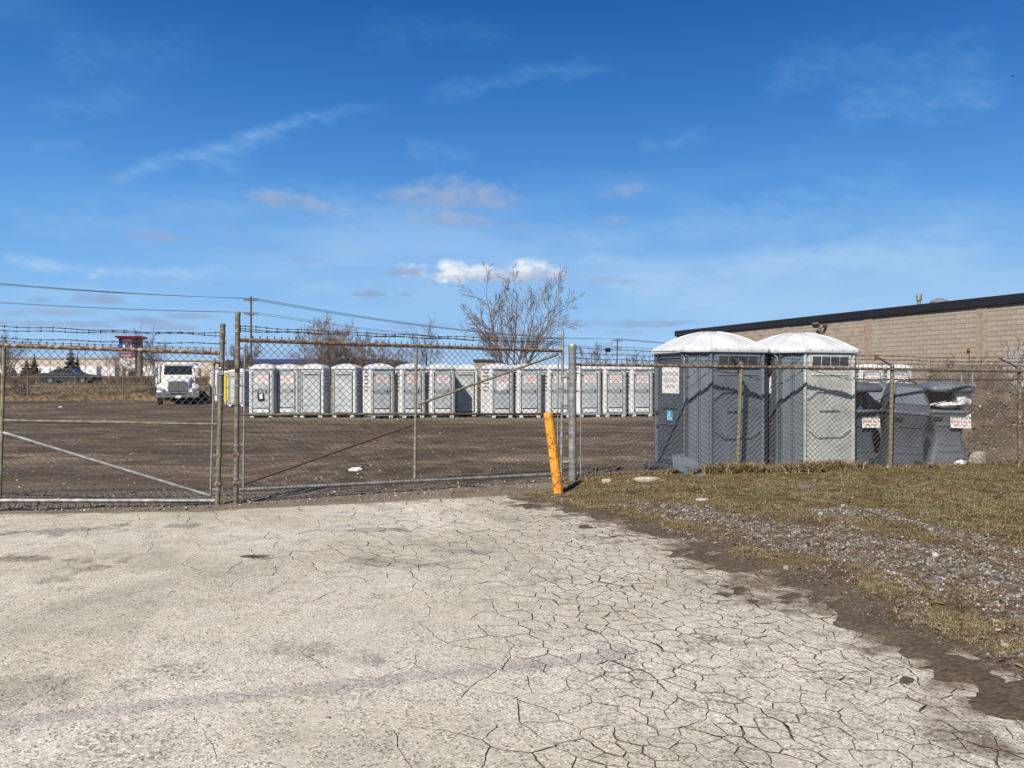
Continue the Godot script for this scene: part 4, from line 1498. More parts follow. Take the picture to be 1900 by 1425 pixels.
func blade_tuft(count: int, hgt: float, wid: float, lean: float, s: int) -> ArrayMesh:
	var r := RandomNumberGenerator.new()
	r.seed = s
	var b := MB.new()
	for k in count:
		var a := r.randf() * TAU
		var out := Vector3(cos(a), 0, sin(a))
		var side := Vector3(-sin(a), 0, cos(a)) * wid * r.randf_range(0.7, 1.3)
		var h := hgt * r.randf_range(0.55, 1.25)
		var l := lean * r.randf_range(0.3, 1.2) * h
		var p0 := out * wid * 3.0 * r.randf()
		var p1 := p0 + out * l * 0.35 + Vector3.UP * h * 0.6
		var p2 := p0 + out * l + Vector3.UP * h * r.randf_range(0.7, 1.0)
		var nn := (Vector3.UP * 0.9 + out * 0.3).normalized()
		b.quadn(p0 - side, p0 + side, p1 + side * 0.8, p1 - side * 0.8, nn, nn, nn, nn)
		b.tri(p1 - side * 0.8, p1 + side * 0.8, p2, nn, nn, nn)
	return b.mesh(null)

# ---------------------------------------------------------------- block warehouse on the right
func build_warehouse() -> void:
	var a := Vector3(11.05, 0, -51.6)
	var dir := Vector3(0.3458, 0, 0.9383)
	var t := thing("warehouse", "long tan concrete block warehouse with black roof edge behind the fence", "building", a, atan2(-dir.z, dir.x))
	# local x runs along the wall towards the near end, local +z looks to the yard
	var length := 33.0
	var top := 4.46
	var b := MB.new()
	b.at_box(Vector3(length / 2, top / 2 - 0.1, -0.14), Vector3(length, top + 0.2, 0.24))
	b.at_box(Vector3(0.12, top / 2 - 0.1, -7.3), Vector3(0.24, top + 0.2, 14.0))
	b.at_box(Vector3(length - 0.12, top / 2 - 0.1, -7.3), Vector3(0.24, top + 0.2, 14.0))
	var mortar := mat(lin(0.27, 0.225, 0.18), 0.95)
	put("wall", b, mortar, t)
	b = MB.new()
	b.at_box(Vector3(length / 2, top + 0.02, -7.3), Vector3(length - 0.5, 0.12, 13.9))
	var roof := put("roof", b, mat(lin(0.2, 0.19, 0.18), 0.9), t)
	b = MB.new()
	b.at_box(Vector3(length / 2, top + 0.17, -0.08), Vector3(length + 0.2, 0.36, 0.36), 0.015)
	put("coping", b, M.coping, t)
	# pilasters
	var pil := [4.9, 10.85, 16.5, 22.3, 28.1]
	var wall_tex := ramp_tex(nbytes(noise(0.02, 4, 141), 256, 256), 256, 256, [[0.0, Color(0.8, 0.775, 0.745)], [0.5, Color(0.93, 0.92, 0.91)], [1.0, Color(1, 1, 1)]], nbytes(noise(0.3, 3, 142), 256, 256), 0.12)
	var bm := []
	for k in 4:
		var m := tri_mat(wall_tex, 0.35, 0.93)
		var f: float = [1.0, 0.94, 1.05, 0.98][k]
		m.albedo_color = lin2(0.405 * f, 0.358 * f, 0.302 * f)
		bm.append(m)
	var pm := tri_mat(wall_tex, 0.8, 0.93)
	pm.albedo_color = lin2(0.37, 0.31, 0.25)
	var im := tri_mat(wall_tex, 0.8, 0.93)
	im.albedo_color = lin2(0.44, 0.43, 0.41)
	for x in pil:
		b = MB.new()
		b.at_box(Vector3(x, top / 2, -0.03), Vector3(0.5, top, 0.1), 0.012)
		put("pilaster", b, pm, t)
	# blocks, 0.4 by 0.2, laid in running bond between the pilasters
	var meshes := {}
	var rest := MB.new()
	var rest2 := MB.new()
	var r := RandomNumberGenerator.new()
	r.seed = 31
	var spots := []
	var bays := [[0.0, 4.65], [5.15, 10.6], [11.1, 16.25], [16.75, 22.05], [22.55, 27.85], [28.35, 33.0]]
	for bay in bays:
		for row in 22:
			var x: float = bay[0] + 0.01
			var first := true
			while x < bay[1] - 0.03:
				var want: float = 0.2 if first and row % 2 == 1 else 0.4
				var x2: float = minf(x + want, bay[1] - 0.005)
				first = false
				if x2 - x > 0.06:
					spots.append([x, x2, 0.03 + row * 0.2 + 0.1])
				x = x2
	var chosen := {}
	var cand := []
	for k in spots.size():
		var s: Array = spots[k]
		if s[0] > 14.5 and s[1] < 24.9 and s[2] > 1.2:
			cand.append(k)
	cand.sort_custom(func(u, v): return spots[u][0] > spots[v][0])
	for k in mini(300, cand.size()):
		chosen[cand[k]] = true
	for k in spots.size():
		var s: Array = spots[k]
		var mid: float = (s[0] + s[1]) / 2
		var filled: bool = mid > 23.35 and mid < 25.9 and s[2] < 2.85
		var size := Vector3(s[1] - s[0] - 0.011, 0.189, 0.024)
		var proud := r.randf_range(-0.002, 0.002)
		if chosen.has(k) and absf(size.x - 0.389) < 0.002 and not filled:
			var v := r.randi() % 4
			if not meshes.has(v):
				var bb := MB.new()
				bb.at_box(Vector3.ZERO, Vector3(0.389, 0.189, 0.024), 0.004)
				meshes[v] = bb.mesh(bm[v])
			var o := put_mesh("block", meshes[v], t)
			o.position = Vector3(mid, s[2], -0.012 + proud)
		elif chosen.has(k):
			var bb := MB.new()
			bb.at_box(Vector3.ZERO, size, 0.004)
			var o := put("block", bb, im if filled else bm[r.randi() % 4], t)
			o.position = Vector3(mid, s[2], -0.012 + proud)
		else:
			(rest2 if filled else rest).at_box(Vector3(mid, s[2], -0.012 + proud), size)
	tag(put("blockwork", rest, bm[0], t), "", "", "", "stuff")
	if rest2.v.size():
		tag(put("filled_doorway", rest2, im, t), "doorway filled with pale grey blocks", "", "", "stuff")
	# concrete foot of the filled doorway and a rusty bracket with its stain
	b = MB.new()
	b.at_box(Vector3(24.6, 0.95, 0.02), Vector3(2.4, 1.1, 0.06), 0.01)
	put("door_panel", b, mat(lin(0.52, 0.51, 0.5), 0.85), t)
	b = MB.new()
	b.at_box(Vector3(21.75, 2.75, 0.04), Vector3(0.1, 0.12, 0.08), 0.01)
	b.rod(Vector3(21.75, 2.74, 0.05), Vector3(21.75, 2.74, 0.16), 0.018)
	b.at_box(Vector3(21.74, 2.5, 0.003), Vector3(0.07, 0.42, 0.004))
	put("rusty_bracket", b, mat(lin(0.27, 0.11, 0.045), 0.9), t)
	b = MB.new()
	b.at_box(Vector3(16.95, 2.6, 0.03), Vector3(0.12, 0.12, 0.06), 0.01)
	put("wall_box", b, mat(lin(0.33, 0.2, 0.12), 0.9), t)
	# flood lamp under the roof edge
	b = MB.new()
	b.at_box(Vector3(13.8, 4.22, 0.1), Vector3(0.12, 0.16, 0.2), 0.01)
	b.rod(Vector3(13.8, 4.2, 0.15), Vector3(13.62, 4.02, 0.45), 0.025)
	var arm := put("lamp_bracket", b, M.dark_iron, t)
	for k in 2:
		b = MB.new()
		b.at_box(Vector3(13.62 + 0.3 * k, 4.28 - 0.36 * k, 0.5 + 0.05 * k), Vector3(0.34, 0.26, 0.16), 0.02, Basis.from_euler(Vector3(0.7, 0.3 - 0.6 * k, 0)))
		put("flood_lamp", b, mat(lin(0.1, 0.09, 0.085), 0.5), arm)
	# flue pipe and vent on the roof
	b = MB.new()
	b.rod(Vector3(15.2, top, -4.6), Vector3(15.2, 5.75, -4.6), 0.09, 12)
	b.rod(Vector3(15.2, 5.55, -4.6), Vector3(15.2, 5.85, -4.6), 0.14, 12)
	put("flue_pipe", b, M.galv, roof)
	b = MB.new()
	b.lathe(PackedVector2Array([Vector2(0.2, 0), Vector2(0.2, 0.75), Vector2(0.42, 0.8), Vector2(0.42, 0.95), Vector2(0.1, 1.1), Vector2(0, 1.1)]), 14, Transform3D(Basis(), Vector3(16.3, top, -4.7)))
	put("roof_vent", b, M.galv, roof)

# ---------------------------------------------------------------- what stands beyond the yard
func warehouse_far(called: String, label: String, px0: float, px1: float, d: float, hgt: float, depth: float, m: Material, roof_m: Material, roof_h := 0.5, ground := 1.3) -> void:
	var c := col_at((px0 + px1) / 2, d, ground - 0.3)
	var w := (px1 - px0) / 1425.0 * d
	var t := thing(called, label, "building", c)
	var b := MB.new()
	b.at_box(Vector3(0, hgt / 2, -depth / 2), Vector3(w, hgt, depth))
	put("wall", b, m, t)
	b = MB.new()
	b.at_box(Vector3(0, hgt + roof_h / 2, -depth / 2), Vector3(w + 0.4, roof_h, depth + 0.4))
	put("roof_edge", b, roof_m, t)
	b = MB.new()
	var n := int(w / 7.0)
	for k in n:
		var o := MB.new()
		o.at_box(Vector3(-w / 2 + (k + 0.5) * w / n, 1.7, 0.02), Vector3(w / n * 0.55, 3.2, 0.08), 0.02)
		put("loading_door", o, M.beige_dark if k % 3 else M.white, t)

func trailer(label: String, px0: float, px1: float, d: float, turn := 0.0) -> void:
	var c := col_at((px0 + px1) / 2, d, bank_h(0, -d))
	var w := (px1 - px0) / 1425.0 * d
	var t := thing("trailer", label, "trailer", c, turn, "white trailers parked beyond the road")
	var b := MB.new()
	b.at_box(Vector3(0, 2.4, -1.25), Vector3(w - 0.25, 2.5, 2.5), 0.05)
	put("box", b, M.white, t)
	b = MB.new()
	b.at_box(Vector3(0, 1.12, -1.25), Vector3(w - 0.3, 0.2, 2.3))
	b.at_box(Vector3(-w * 0.3, 0.6, -1.25), Vector3(0.15, 1.0, 1.6))
	put("chassis", b, M.beige_dark, t)
	for k in 2:
		b = MB.new()
		for s in [0.0, -2.2]:
			b.rod(Vector3(w * 0.28 + 1.3 * k, 0.5, s), Vector3(w * 0.28 + 1.3 * k, 0.5, s - 0.3), 0.5, 14)
		put("wheels", b, M.rubber, t)

func light_mast(label: String, px: float, d: float, hgt: float, arm: float, m: Material, twin := false) -> void:
	var t := thing("light_pole", label, "light pole", col_at(px, d, bank_h(0, -d) - 0.1), 0.0)
	var b := MB.new()
	b.rod(Vector3.ZERO, Vector3(0, hgt, 0), 0.11, 8, 0.07)
	put("pole", b, m, t)
	if arm != 0.0:
		b = MB.new()
		b.rod(Vector3(0, hgt - 0.05, 0), Vector3(arm, hgt + 0.05, 0), 0.045, 6)
		put("arm", b, m, t)
		b = MB.new()
		b.at_box(Vector3(arm * 1.15, hgt + 0.02, 0), Vector3(0.7, 0.16, 0.35), 0.03)
		put("lamp_head", b, m, t)

func utility_pole(label: String, px: float, d: float, hgt: float, arms: Array, turn: float, lean := 0.0) -> Node3D:
	var t := thing("utility_pole", label, "utility pole", col_at(px, d, 0.5), turn, "wooden utility poles")
	t.rotation.z = lean
	var b := MB.new()
	b.rod(Vector3(0, -0.6, 0), Vector3(0, hgt, 0), 0.2, 10, 0.13)
	put("pole", b, M.pole_wood, t)
	for a in arms:
		b = MB.new()
		b.at_box(Vector3(0, a[0], 0.16), Vector3(a[1], 0.19, 0.15), 0.01)
		b.rod(Vector3(0.45, a[0], 0.16), Vector3(0, a[0] - 0.55, 0.14), 0.025, 6)
		b.rod(Vector3(-0.45, a[0], 0.16), Vector3(0, a[0] - 0.55, 0.14), 0.025, 6)
		var arm := put("crossarm", b, M.pole_wood, t)
		for x in [-0.47, -0.2, 0.2, 0.47]:
			b = MB.new()
			b.lathe(PackedVector2Array([Vector2(0.03, 0), Vector2(0.075, 0.05), Vector2(0.05, 0.12), Vector2(0.07, 0.17), Vector2(0.03, 0.24), Vector2(0, 0.24)]), 8, Transform3D(Basis(), Vector3(a[1] * x, a[0] + 0.06, 0.16)))
			put("insulator", b, M.beige_dark, arm)
	return t

func wire_run(label: String, pts: Array, sag: float, r: float) -> void:
	var b := MB.new()
	for k in pts.size() - 1:
		var p := PackedVector3Array()
		for i in 17:
			var f := i / 16.0
			var q: Vector3 = (pts[k] as Vector3).lerp(pts[k + 1], f)
			q.y -= sag * 4.0 * f * (1.0 - f)
			p.append(q)
		b.line(p, r, 5)
	tag(put("overhead_wire", b, M.cable), label, "wire", "overhead wires along the road")

func build_background() -> void:
	# beige sheds and white trailers beyond the road
	warehouse_far("far_building", "low beige warehouse behind the parked trailers and the spruce", -180, 238, 245.0, 7.2, 60.0, M.beige, M.beige_dark, 0.5)
	warehouse_far("far_building", "beige warehouse end showing between the sign tower and the white truck", 262, 420, 210.0, 5.6, 50.0, M.beige, M.beige_dark, 0.4)
	warehouse_far("far_building", "long low building with a dark blue roof band behind the toilet row", 452, 722, 150.0, 3.75, 30.0, M.beige_dark, M.blue_roof, 0.85)
	warehouse_far("far_building", "flat dark roofed shed behind the toilet row, left of the big bare tree", 880, 915, 120.0, 3.4, 12.0, M.beige_dark, M.black, 0.35)
	trailer("white trailer beyond the road, cut by the edge of the picture", -90, 12, 200.0)
	trailer("white box trailer parked beyond the grey car's rear end", 18, 106, 203.0)
	trailer("white box trailer parked beyond the grey car's bonnet", 112, 180, 200.0)
	trailer("short white trailer between the grey car and the sign tower", 184, 214, 206.0)
	trailer("white trailer half hidden by the bare tree beside the truck", 258, 296, 205.0)
	light_mast("tall thin white mast rising over the parked trailers", 121, 200.0, 14.8, 0.0, M.white)
	light_mast("street light on a straight pole above the grey car's tail", 93, 190.0, 8.6, -0.8, M.steel)
	light_mast("street light with a short arm between spruce and sign tower", 158, 180.0, 7.2, 1.6, M.steel)
	light_mast("smaller street light just before the sign tower", 204, 210.0, 7.0, -1.6, M.steel)
	light_mast("thin street light behind the left end of the toilet row", 565, 170.0, 12.5, 0.0, M.steel)
	# square flood lamp on a leaning pole behind the row
	var t := thing("flood_light_mast", "leaning pole with a black flood lamp above the toilet row", "light pole", col_at(1116, 60.0, 0.3), 0.0)
	t.rotation.z = -0.12
	var b := MB.new()
	b.rod(Vector3(0, -0.3, 0), Vector3(0, 3.45, 0), 0.05, 8, 0.035)
	put("pole", b, M.steel, t)
	b = MB.new()
	b.at_box(Vector3(0.06, 3.6, 0.05), Vector3(0.42, 0.3, 0.2), 0.02, Basis.from_euler(Vector3(0.3, 0.4, 0.12)))
	put("flood_lamp", b, M.black, t)
	sign_tower()
	# roadside poles and their wires
	utility_pole("wooden utility pole with two crossarms beside the gate's tall post", 466, 110.0, 13.0, [[12.45, 1.95], [10.45, 1.9]], 0.25)
	utility_pole("distant utility pole with two crossarms above the toilet row", 1144, 170.0, 10.2, [[9.7, 2.3], [8.1, 1.9]], 0.2, -0.02)
	utility_pole("small far utility pole close to the left big grey toilet's roof", 1163, 260.0, 8.5, [[8.2, 1.9], [7.7, 1.7]], 0.2)
	var far0 := Vector3(-112, 19.4, -92)
	for k in 3:
		var o := Vector3(-0.9 + 0.9 * k, 0, 0)
		wire_run(["uppermost wire of the top crossarm run beside the gate's tall post", "middle wire of the top crossarm run beside the gate's tall post", "inner wire of the top crossarm run beside the gate's tall post"][k],
			[far0 + o * 1.0 + Vector3(0, 0.5 - 0.45 * k, 0), col_at(466, 110.0, 13.2) + o, col_at(1144, 170.0, 10.6) + o, col_at(1700, 300.0, 13.0) + o], 1.5, 0.028)
	for k in 2:
		var o := Vector3(-0.85 + 1.7 * k, -2.0, 0)
		wire_run(["outer wire of the lower crossarm run beside the gate's tall post", "inner wire of the lower crossarm run beside the gate's tall post"][k],
			[far0 + o + Vector3(0, -1.6, 0), col_at(466, 110.0, 13.2) + o, col_at(1144, 170.0, 10.9) + o, col_at(1700, 300.0, 13.0) + o], 1.3, 0.024)
	# a bundled cable crosses overhead, out of the picture; its blurred shadow lies on the driveway
	var p := PackedVector3Array()
	for i in 25:
		var f := i / 24.0
		p.append(Vector3(-21.7, 6.5, 7.07).lerp(Vector3(-4.5, 10.65, 5.4), f) + Vector3(0, -0.5 * f * (1.0 - f), 0))
	b = MB.new()
	b.line(p, 0.013, 8)
	b.rod(p[24], Vector3(16.0, 15.5, 3.4), 0.004, 5)
	tag(put("overhead_cable", b, M.cable), "thick cable overhead that throws the soft shadow on the driveway", "cable")

func sign_tower() -> void:
	var d := 108.0
	var s := d / 1425.0
	var t := thing("sign_tower", "roadside sign tower with red eaves and blue white panels", "sign", col_at(236, d, 1.0), 0.18)
	var y := func(py: float) -> float: return 1.52 + (705.0 - py) * s - 1.0
	var w := 27.0 * s
	var b := MB.new()
	# stone pier
	b.at_box(Vector3(w * 0.5 + 0.35, (y.call(630.0) - 0.4) / 2, -0.9), Vector3(0.6, y.call(630.0) + 0.4, 1.2), 0.02)
	put("pier", b, mat(lin(0.2, 0.175, 0.15), 0.9), t)
	b = MB.new()
	b.at_box(Vector3(0, (y.call(629.0) + y.call(684.0)) / 2, -0.3), Vector3(w, y.call(629.0) - y.call(684.0), 0.5), 0.02)
	var box := put("sign_case", b, M.sign_white, t)
	for k in 2:
		b = MB.new()
		b.at_box(Vector3([-0.42, 0.42][k] * w, (y.call(629.0) + y.call(652.0)) / 2, -0.03), Vector3(w * 0.23, y.call(629.0) - y.call(652.0), 0.1), 0.01)
		put("blue_strip", b, M.sign_blue, t)
	b = MB.new()
	b.at_box(Vector3(0, (y.call(649.0) + y.call(656.0)) / 2, -0.02), Vector3(w, y.call(649.0) - y.call(656.0), 0.1), 0.01)
	var blue := put("blue_panel", b, M.sign_blue, t)
	b = MB.new()
	b.at_box(Vector3(0, (y.call(656.3) + y.call(663.5)) / 2, -0.02), Vector3(w, y.call(656.3) - y.call(663.5), 0.1), 0.01)
	var red := put("red_panel", b, M.sign_red, t)
	for k in 3:
		b = MB.new()
		for i in [7, 6, 6][k]:
			b.at_box(Vector3((-0.36 + 0.11 * i) * w, [y.call(653.0), y.call(658.6), y.call(661.7)][k], 0.035), Vector3(0.075 * w, 0.12 + 0.03 * (i % 2), 0.01))
		put("lettering", b, M.sign_white, blue if k == 0 else red)
	# emblem: dark blue and red leaf strokes
	b = MB.new()
	b.prism(PackedVector2Array([Vector2(-0.36, -0.3), Vector2(-0.28, -0.45), Vector2(-0.16, -0.35), Vector2(-0.2, 0.1), Vector2(-0.32, 0.05)]), 0.03, Transform3D(Basis(), Vector3(0.05, y.call(640.0), 0.0)))
	b.prism(PackedVector2Array([Vector2(-0.08, -0.4), Vector2(0.02, -0.4), Vector2(0.03, 0.12), Vector2(-0.07, 0.12)]), 0.03, Transform3D(Basis(), Vector3(0.05, y.call(640.0), 0.0)))
	put("emblem_blue", b, M.sign_blue, box)
	b = MB.new()
	b.prism(PackedVector2Array([Vector2(0.1, -0.42), Vector2(0.3, -0.15), Vector2(0.42, 0.1), Vector2(0.27, 0.1), Vector2(0.22, 0.5), Vector2(0.06, 0.42), Vector2(0.1, 0.05)]), 0.03, Transform3D(Basis(), Vector3(0.05, y.call(640.0), 0.0)))
	put("emblem_red", b, M.sign_red, box)
	b = MB.new()
	b.at_box(Vector3(0.3, y.call(687.0), -0.3), Vector3(w * 0.8, 0.25, 0.3))
	b.rod(Vector3(-0.45, -0.4, -0.3), Vector3(-0.45, y.call(684.0), -0.3), 0.16, 8)
	put("base_frame", b, M.beige_dark, t)
	# flared red roof
	var r0 := PackedVector3Array()
	var r1 := PackedVector3Array()
	var r2 := PackedVector3Array()
	for q in [Vector2(-1, 1), Vector2(1, 1), Vector2(1, -1), Vector2(-1, -1)]:
		var c := Vector3(0.3, 0, -0.9)
		r0.append(c + Vector3(q.x * 1.25, y.call(629.5), q.y * 1.25))
		r1.append(c + Vector3(q.x * 1.78, y.call(624.5), q.y * 1.78))
		r2.append(c + Vector3(q.x * 1.7, y.call(623.6), q.y * 1.7))
	b = MB.new()
	b.loft([r0, r1], true, true, false, false)
	b.loft([r1, r2], true, false, true, false)
	put("eaves", b, M.sign_red, t)

# ---------------------------------------------------------------- trees
func limb(b: MB, p: Vector3, dir: Vector3, length: float, r0: float, level: int, cfg: Dictionary, g: RandomNumberGenerator) -> void:
	var seg := 5 if level < 2 else (4 if level == 2 else 3)
	var pts := PackedVector3Array([p])
	var rad := PackedFloat32Array([r0])
	var d := dir.normalized()
	var dirs := [d]
	var q := p
	for i in seg:
		d = (d + Vector3(g.randf_range(-1, 1), g.randf_range(-0.6, 0.9), g.randf_range(-1, 1)) * cfg.wander + Vector3.UP * cfg.up * (0.3 if level == 0 else 0.55)).normalized()
		q += d * length / seg
		pts.append(q)
		dirs.append(d)
		rad.append(maxf(r0 * (1.0 - 0.78 * (i + 1.0) / seg), cfg.least))
	b.tube(pts, rad, 7 if level == 0 else (5 if level == 1 else 3), level < 2)
	if level >= cfg.levels:
		return
	var n: int = cfg.kids[mini(level, cfg.kids.size() - 1)]
	for k in n:
		var f := lerpf(0.28 if level > 0 else cfg.clear, 1.0, (k + g.randf_range(0.1, 0.9)) / n)
		var i := clampi(int(f * seg), 0, seg - 1)
		var at := pts[i].lerp(pts[i + 1], f * seg - i)
		var dd: Vector3 = dirs[i]
		var side := dd.cross(Vector3(g.randf_range(-1, 1), g.randf_range(-1, 1), g.randf_range(-1, 1))).normalized()
		var ang := deg_to_rad(g.randf_range(24, 50) * cfg.get("spread", 1.0))
		var nd := (dd * cos(ang) + side * sin(ang)).normalized()
		var r := maxf(r0 * (1.0 - 0.75 * f) * g.randf_range(0.5, 0.72), cfg.least)
		limb(b, at, nd, length * g.randf_range(0.42, 0.66) * cfg.get("ratio", 1.0) * (1.0 - 0.32 * f), r, level + 1, cfg, g)

func bare_tree(called: String, label: String, at: Vector3, stems: int, hgt: float, tilt: Vector2, r0: float, cfg: Dictionary, s: int, m: Material, category := "tree", group := "") -> Node3D:
	var g := RandomNumberGenerator.new()
	g.seed = s
	var t := thing(called, label, category, at, 0.0, group)
	var trunk := MB.new()
	var crown := MB.new()
	if cfg.get("bole", 0.0) > 0.0:
		trunk.tube(PackedVector3Array([Vector3(0, -0.2, 0), Vector3(0, 0.15, 0), Vector3(0.02, cfg.bole, 0)]), PackedFloat32Array([r0 * 2.4, r0 * 1.9, r0 * 1.5]), 9)
	for k in stems:
		var a := TAU * (k + g.randf_range(-0.3, 0.3)) / stems
		var lean := deg_to_rad(g.randf_range(tilt.x, tilt.y)) if k > 0 else deg_to_rad(tilt.x * 0.4)
		var d := Vector3(cos(a) * sin(lean), cos(lean), sin(a) * sin(lean) * cfg.get("deep", 0.8))
		if cfg.has("fan"):
			var u := lerpf(-1.0, 1.0, (k + 0.5) / stems) + g.randf_range(-0.06, 0.06)
			var ax := deg_to_rad(cfg.fan) * u
			var zz := deg_to_rad(g.randf_range(14.0, 26.0)) * (1.0 if k % 2 == 0 else -1.0)
			d = Vector3(sin(ax), cos(ax), sin(zz)).normalized()
			a = 0.0 if u > 0.0 else PI
		var base := Vector3(cos(a) * r0 * 0.9, cfg.get("bole", 0.0) * 0.92 - (0.1 if cfg.get("bole", 0.0) == 0.0 else 0.0), sin(a) * r0 * 0.9)
		var l: float = hgt * g.randf_range(0.8, 1.02) - cfg.get("bole", 0.0)
		limb(crown, base, d, l, r0 * g.randf_range(0.7, 1.0), 0, cfg, g)
	if trunk.v.size():
		put("trunk", trunk, M.bark, t)
	put("crown", crown, m, t)
	return t

func spruce(label: String, at: Vector3, hgt: float, wid: float, s: int) -> void:
	var g := RandomNumberGenerator.new()
	g.seed = s
	var t := thing("spruce_tree", label, "tree", at, 0.0)
	var b := MB.new()
	b.rod(Vector3(0, -0.3, 0), Vector3(0, hgt * 0.95, 0), hgt * 0.02, 7, 0.02)
	put("trunk", b, M.bark, t)
	b = MB.new()
	var tiers := 26
	for i in tiers:
		var f := float(i) / tiers
		var y := hgt * (0.05 + 0.95 * f)
		var rad := wid * (1.0 - f) * (0.85 + 0.3 * sin(i * 2.1)) + 0.05
		var n := int(16 + 34 * (1.0 - f))
		for k in n:
			var a := g.randf() * TAU
			var rr := rad * g.randf_range(0.55, 1.1)
			var out := Vector3(cos(a), 0, sin(a))
			var side := Vector3(-sin(a), 0, cos(a)) * rr * 0.16
			var p0 := Vector3(0, y + 0.1, 0) + out * rr * 0.15
			var p1 := Vector3(0, y - rr * 0.12, 0) + out * rr * 0.65
			var p2 := Vector3(0, y - rr * 0.2 + 0.05, 0) + out * rr
			var nn := (Vector3.UP + out * 0.6).normalized()
			b.quadn(p0 - side * 0.4, p0 + side * 0.4, p1 + side, p1 - side, nn, nn, nn, nn)
			b.tri(p1 - side, p1 + side, p2, nn, nn, nn)
			var dn := Vector3(0, -rr * 0.14, 0)
			b.quadn(p0, p1, p1 + dn, p0 + dn, side.normalized(), side.normalized(), side.normalized(), side.normalized())
	put("crown", b, M.spruce, t)

func build_trees() -> void:
	var big := {"levels": 3, "kids": [10, 8, 6], "wander": 0.06, "up": 0.055, "least": 0.0075, "clear": 0.26, "deep": 0.9, "spread": 1.0, "ratio": 0.72, "bole": 0.7, "fan": 30.0}
	bare_tree("bare_tree", "large bare many-stemmed tree rising behind the middle of the toilet row", col_at(953, 43.0), 9, 6.9, Vector2(8, 40), 0.075, big, 77, M.twig)
	var mid := {"levels": 3, "kids": [9, 7, 5], "wander": 0.10, "up": 0.05, "ratio": 0.85, "least": 0.0105, "clear": 0.12, "deep": 0.9, "spread": 1.1}
	bare_tree("bare_tree", "taller of the two rounded bare trees above the left of the toilet row", col_at(612, 62.0, 0.8), 13, 5.3, Vector2(8, 44), 0.07, mid, 4, M.twig)
	bare_tree("bare_tree", "lower rounded bare tree just right of its taller twin", col_at(676, 64.0, 0.8), 13, 4.0, Vector2(10, 50), 0.06, mid, 9, M.twig)
	bare_tree("bare_tree", "dense bare tree seen between the two gate leaves", col_at(446, 70.0, 0.9), 9, 3.6, Vector2(8, 40), 0.08, mid, 23, M.twig_grey)
	var thin := {"levels": 3, "kids": [6, 5, 4], "wander": 0.16, "up": 0.12, "least": 0.008, "clear": 0.2, "deep": 0.9, "spread": 1.0}
	bare_tree("bare_tree", "bare tree with a dark forked trunk beside the white truck", col_at(287, 53.5, 0.4), 5, 3.6, Vector2(8, 40), 0.06, thin, 31, M.twig_red)
	bare_tree("sapling", "small bare sapling on the bank left of the truck", col_at(228, 54.0, 0.5), 4, 2.6, Vector2(15, 42), 0.045, thin, 41, M.twig_red, "sapling", "bare saplings on the bank")
	bare_tree("sapling", "small bare sapling before the gap behind the grey car", col_at(42, 53.0, 0.3), 5, 2.3, Vector2(15, 45), 0.05, thin, 42, M.twig_red, "sapling", "bare saplings on the bank")
	bare_tree("sapling", "bare sapling cut by the left edge of the picture", col_at(-4, 55.0, 0.6), 5, 3.4, Vector2(10, 38), 0.05, thin, 43, M.twig_red, "sapling", "bare saplings on the bank")
	bare_tree("bare_tree", "bare tree far left above the parked trailers", col_at(10, 95.0, 1.1), 6, 5.0, Vector2(10, 40), 0.1, thin, 44, M.twig_red)
	bare_tree("bare_tree", "thin bare tree behind the toilets, right of the gate leaf's middle upright", col_at(792, 60.0, 0.7), 4, 4.1, Vector2(6, 22), 0.05, thin, 45, M.twig_red)
	bare_tree("bare_tree", "thin bare tree rising just beside that flood lamp pole", col_at(1112, 75.0, 0.8), 5, 3.7, Vector2(8, 30), 0.05, thin, 46, M.twig_red)
	bare_tree("bare_tree", "faint low bare tree between flood lamp pole and big grey toilet", col_at(1185, 85.0, 0.8), 6, 3.1, Vector2(10, 45), 0.05, thin, 47, M.twig_red)
	bare_tree("bare_tree", "low bare tree left of the big tree's crown", col_at(745, 85.0, 0.8), 6, 3.6, Vector2(10, 40), 0.05, thin, 48, M.twig_red)
	spruce("dark green spruce standing in front of the beige warehouse", col_at(132, 120.0, 1.2), 6.1, 2.4, 3)
	spruce("narrow spruce top beside the larger one", col_at(144, 121.0, 1.2), 4.6, 1.4, 4)
	spruce("low dark evergreen left of the spruce", col_at(64, 120.0, 1.2), 4.4, 2.0, 5)
	spruce("broad dark evergreen half hidden by brush, far left", col_at(50, 122.0, 1.2), 3.6, 2.4, 6)
	spruce("dark evergreen showing under the big bare tree, above the toilets", col_at(958, 70.0, 0.2), 3.1, 0.9, 7)
	# tangled brush against the warehouse wall
	var brush := {"levels": 3, "kids": [6, 5, 4], "wander": 0.3, "up": 0.02, "least": 0.006, "clear": 0.1, "deep": 0.7, "spread": 1.4}
	bare_tree("bare_shrub", "tangled bare shrub on the mound before the wall, behind the open bin", Vector3(13.6, 0.0, -24.0), 9, 2.0, Vector2(15, 55), 0.03, brush, 51, M.twig_red, "shrub", "bare brush along the warehouse")
	bare_tree("bare_shrub", "sparse bare shrub below the rusty wall bracket", Vector3(15.0, 0.0, -23.6), 9, 2.05, Vector2(15, 55), 0.03, brush, 52, M.twig, "shrub", "bare brush along the warehouse")
	bare_tree("bare_shrub", "bare shrub before the pale filled doorway", Vector3(13.7, 0.0, -20.6), 5, 2.5, Vector2(6, 40), 0.045, brush, 53, M.twig_grey, "shrub", "bare brush along the warehouse")

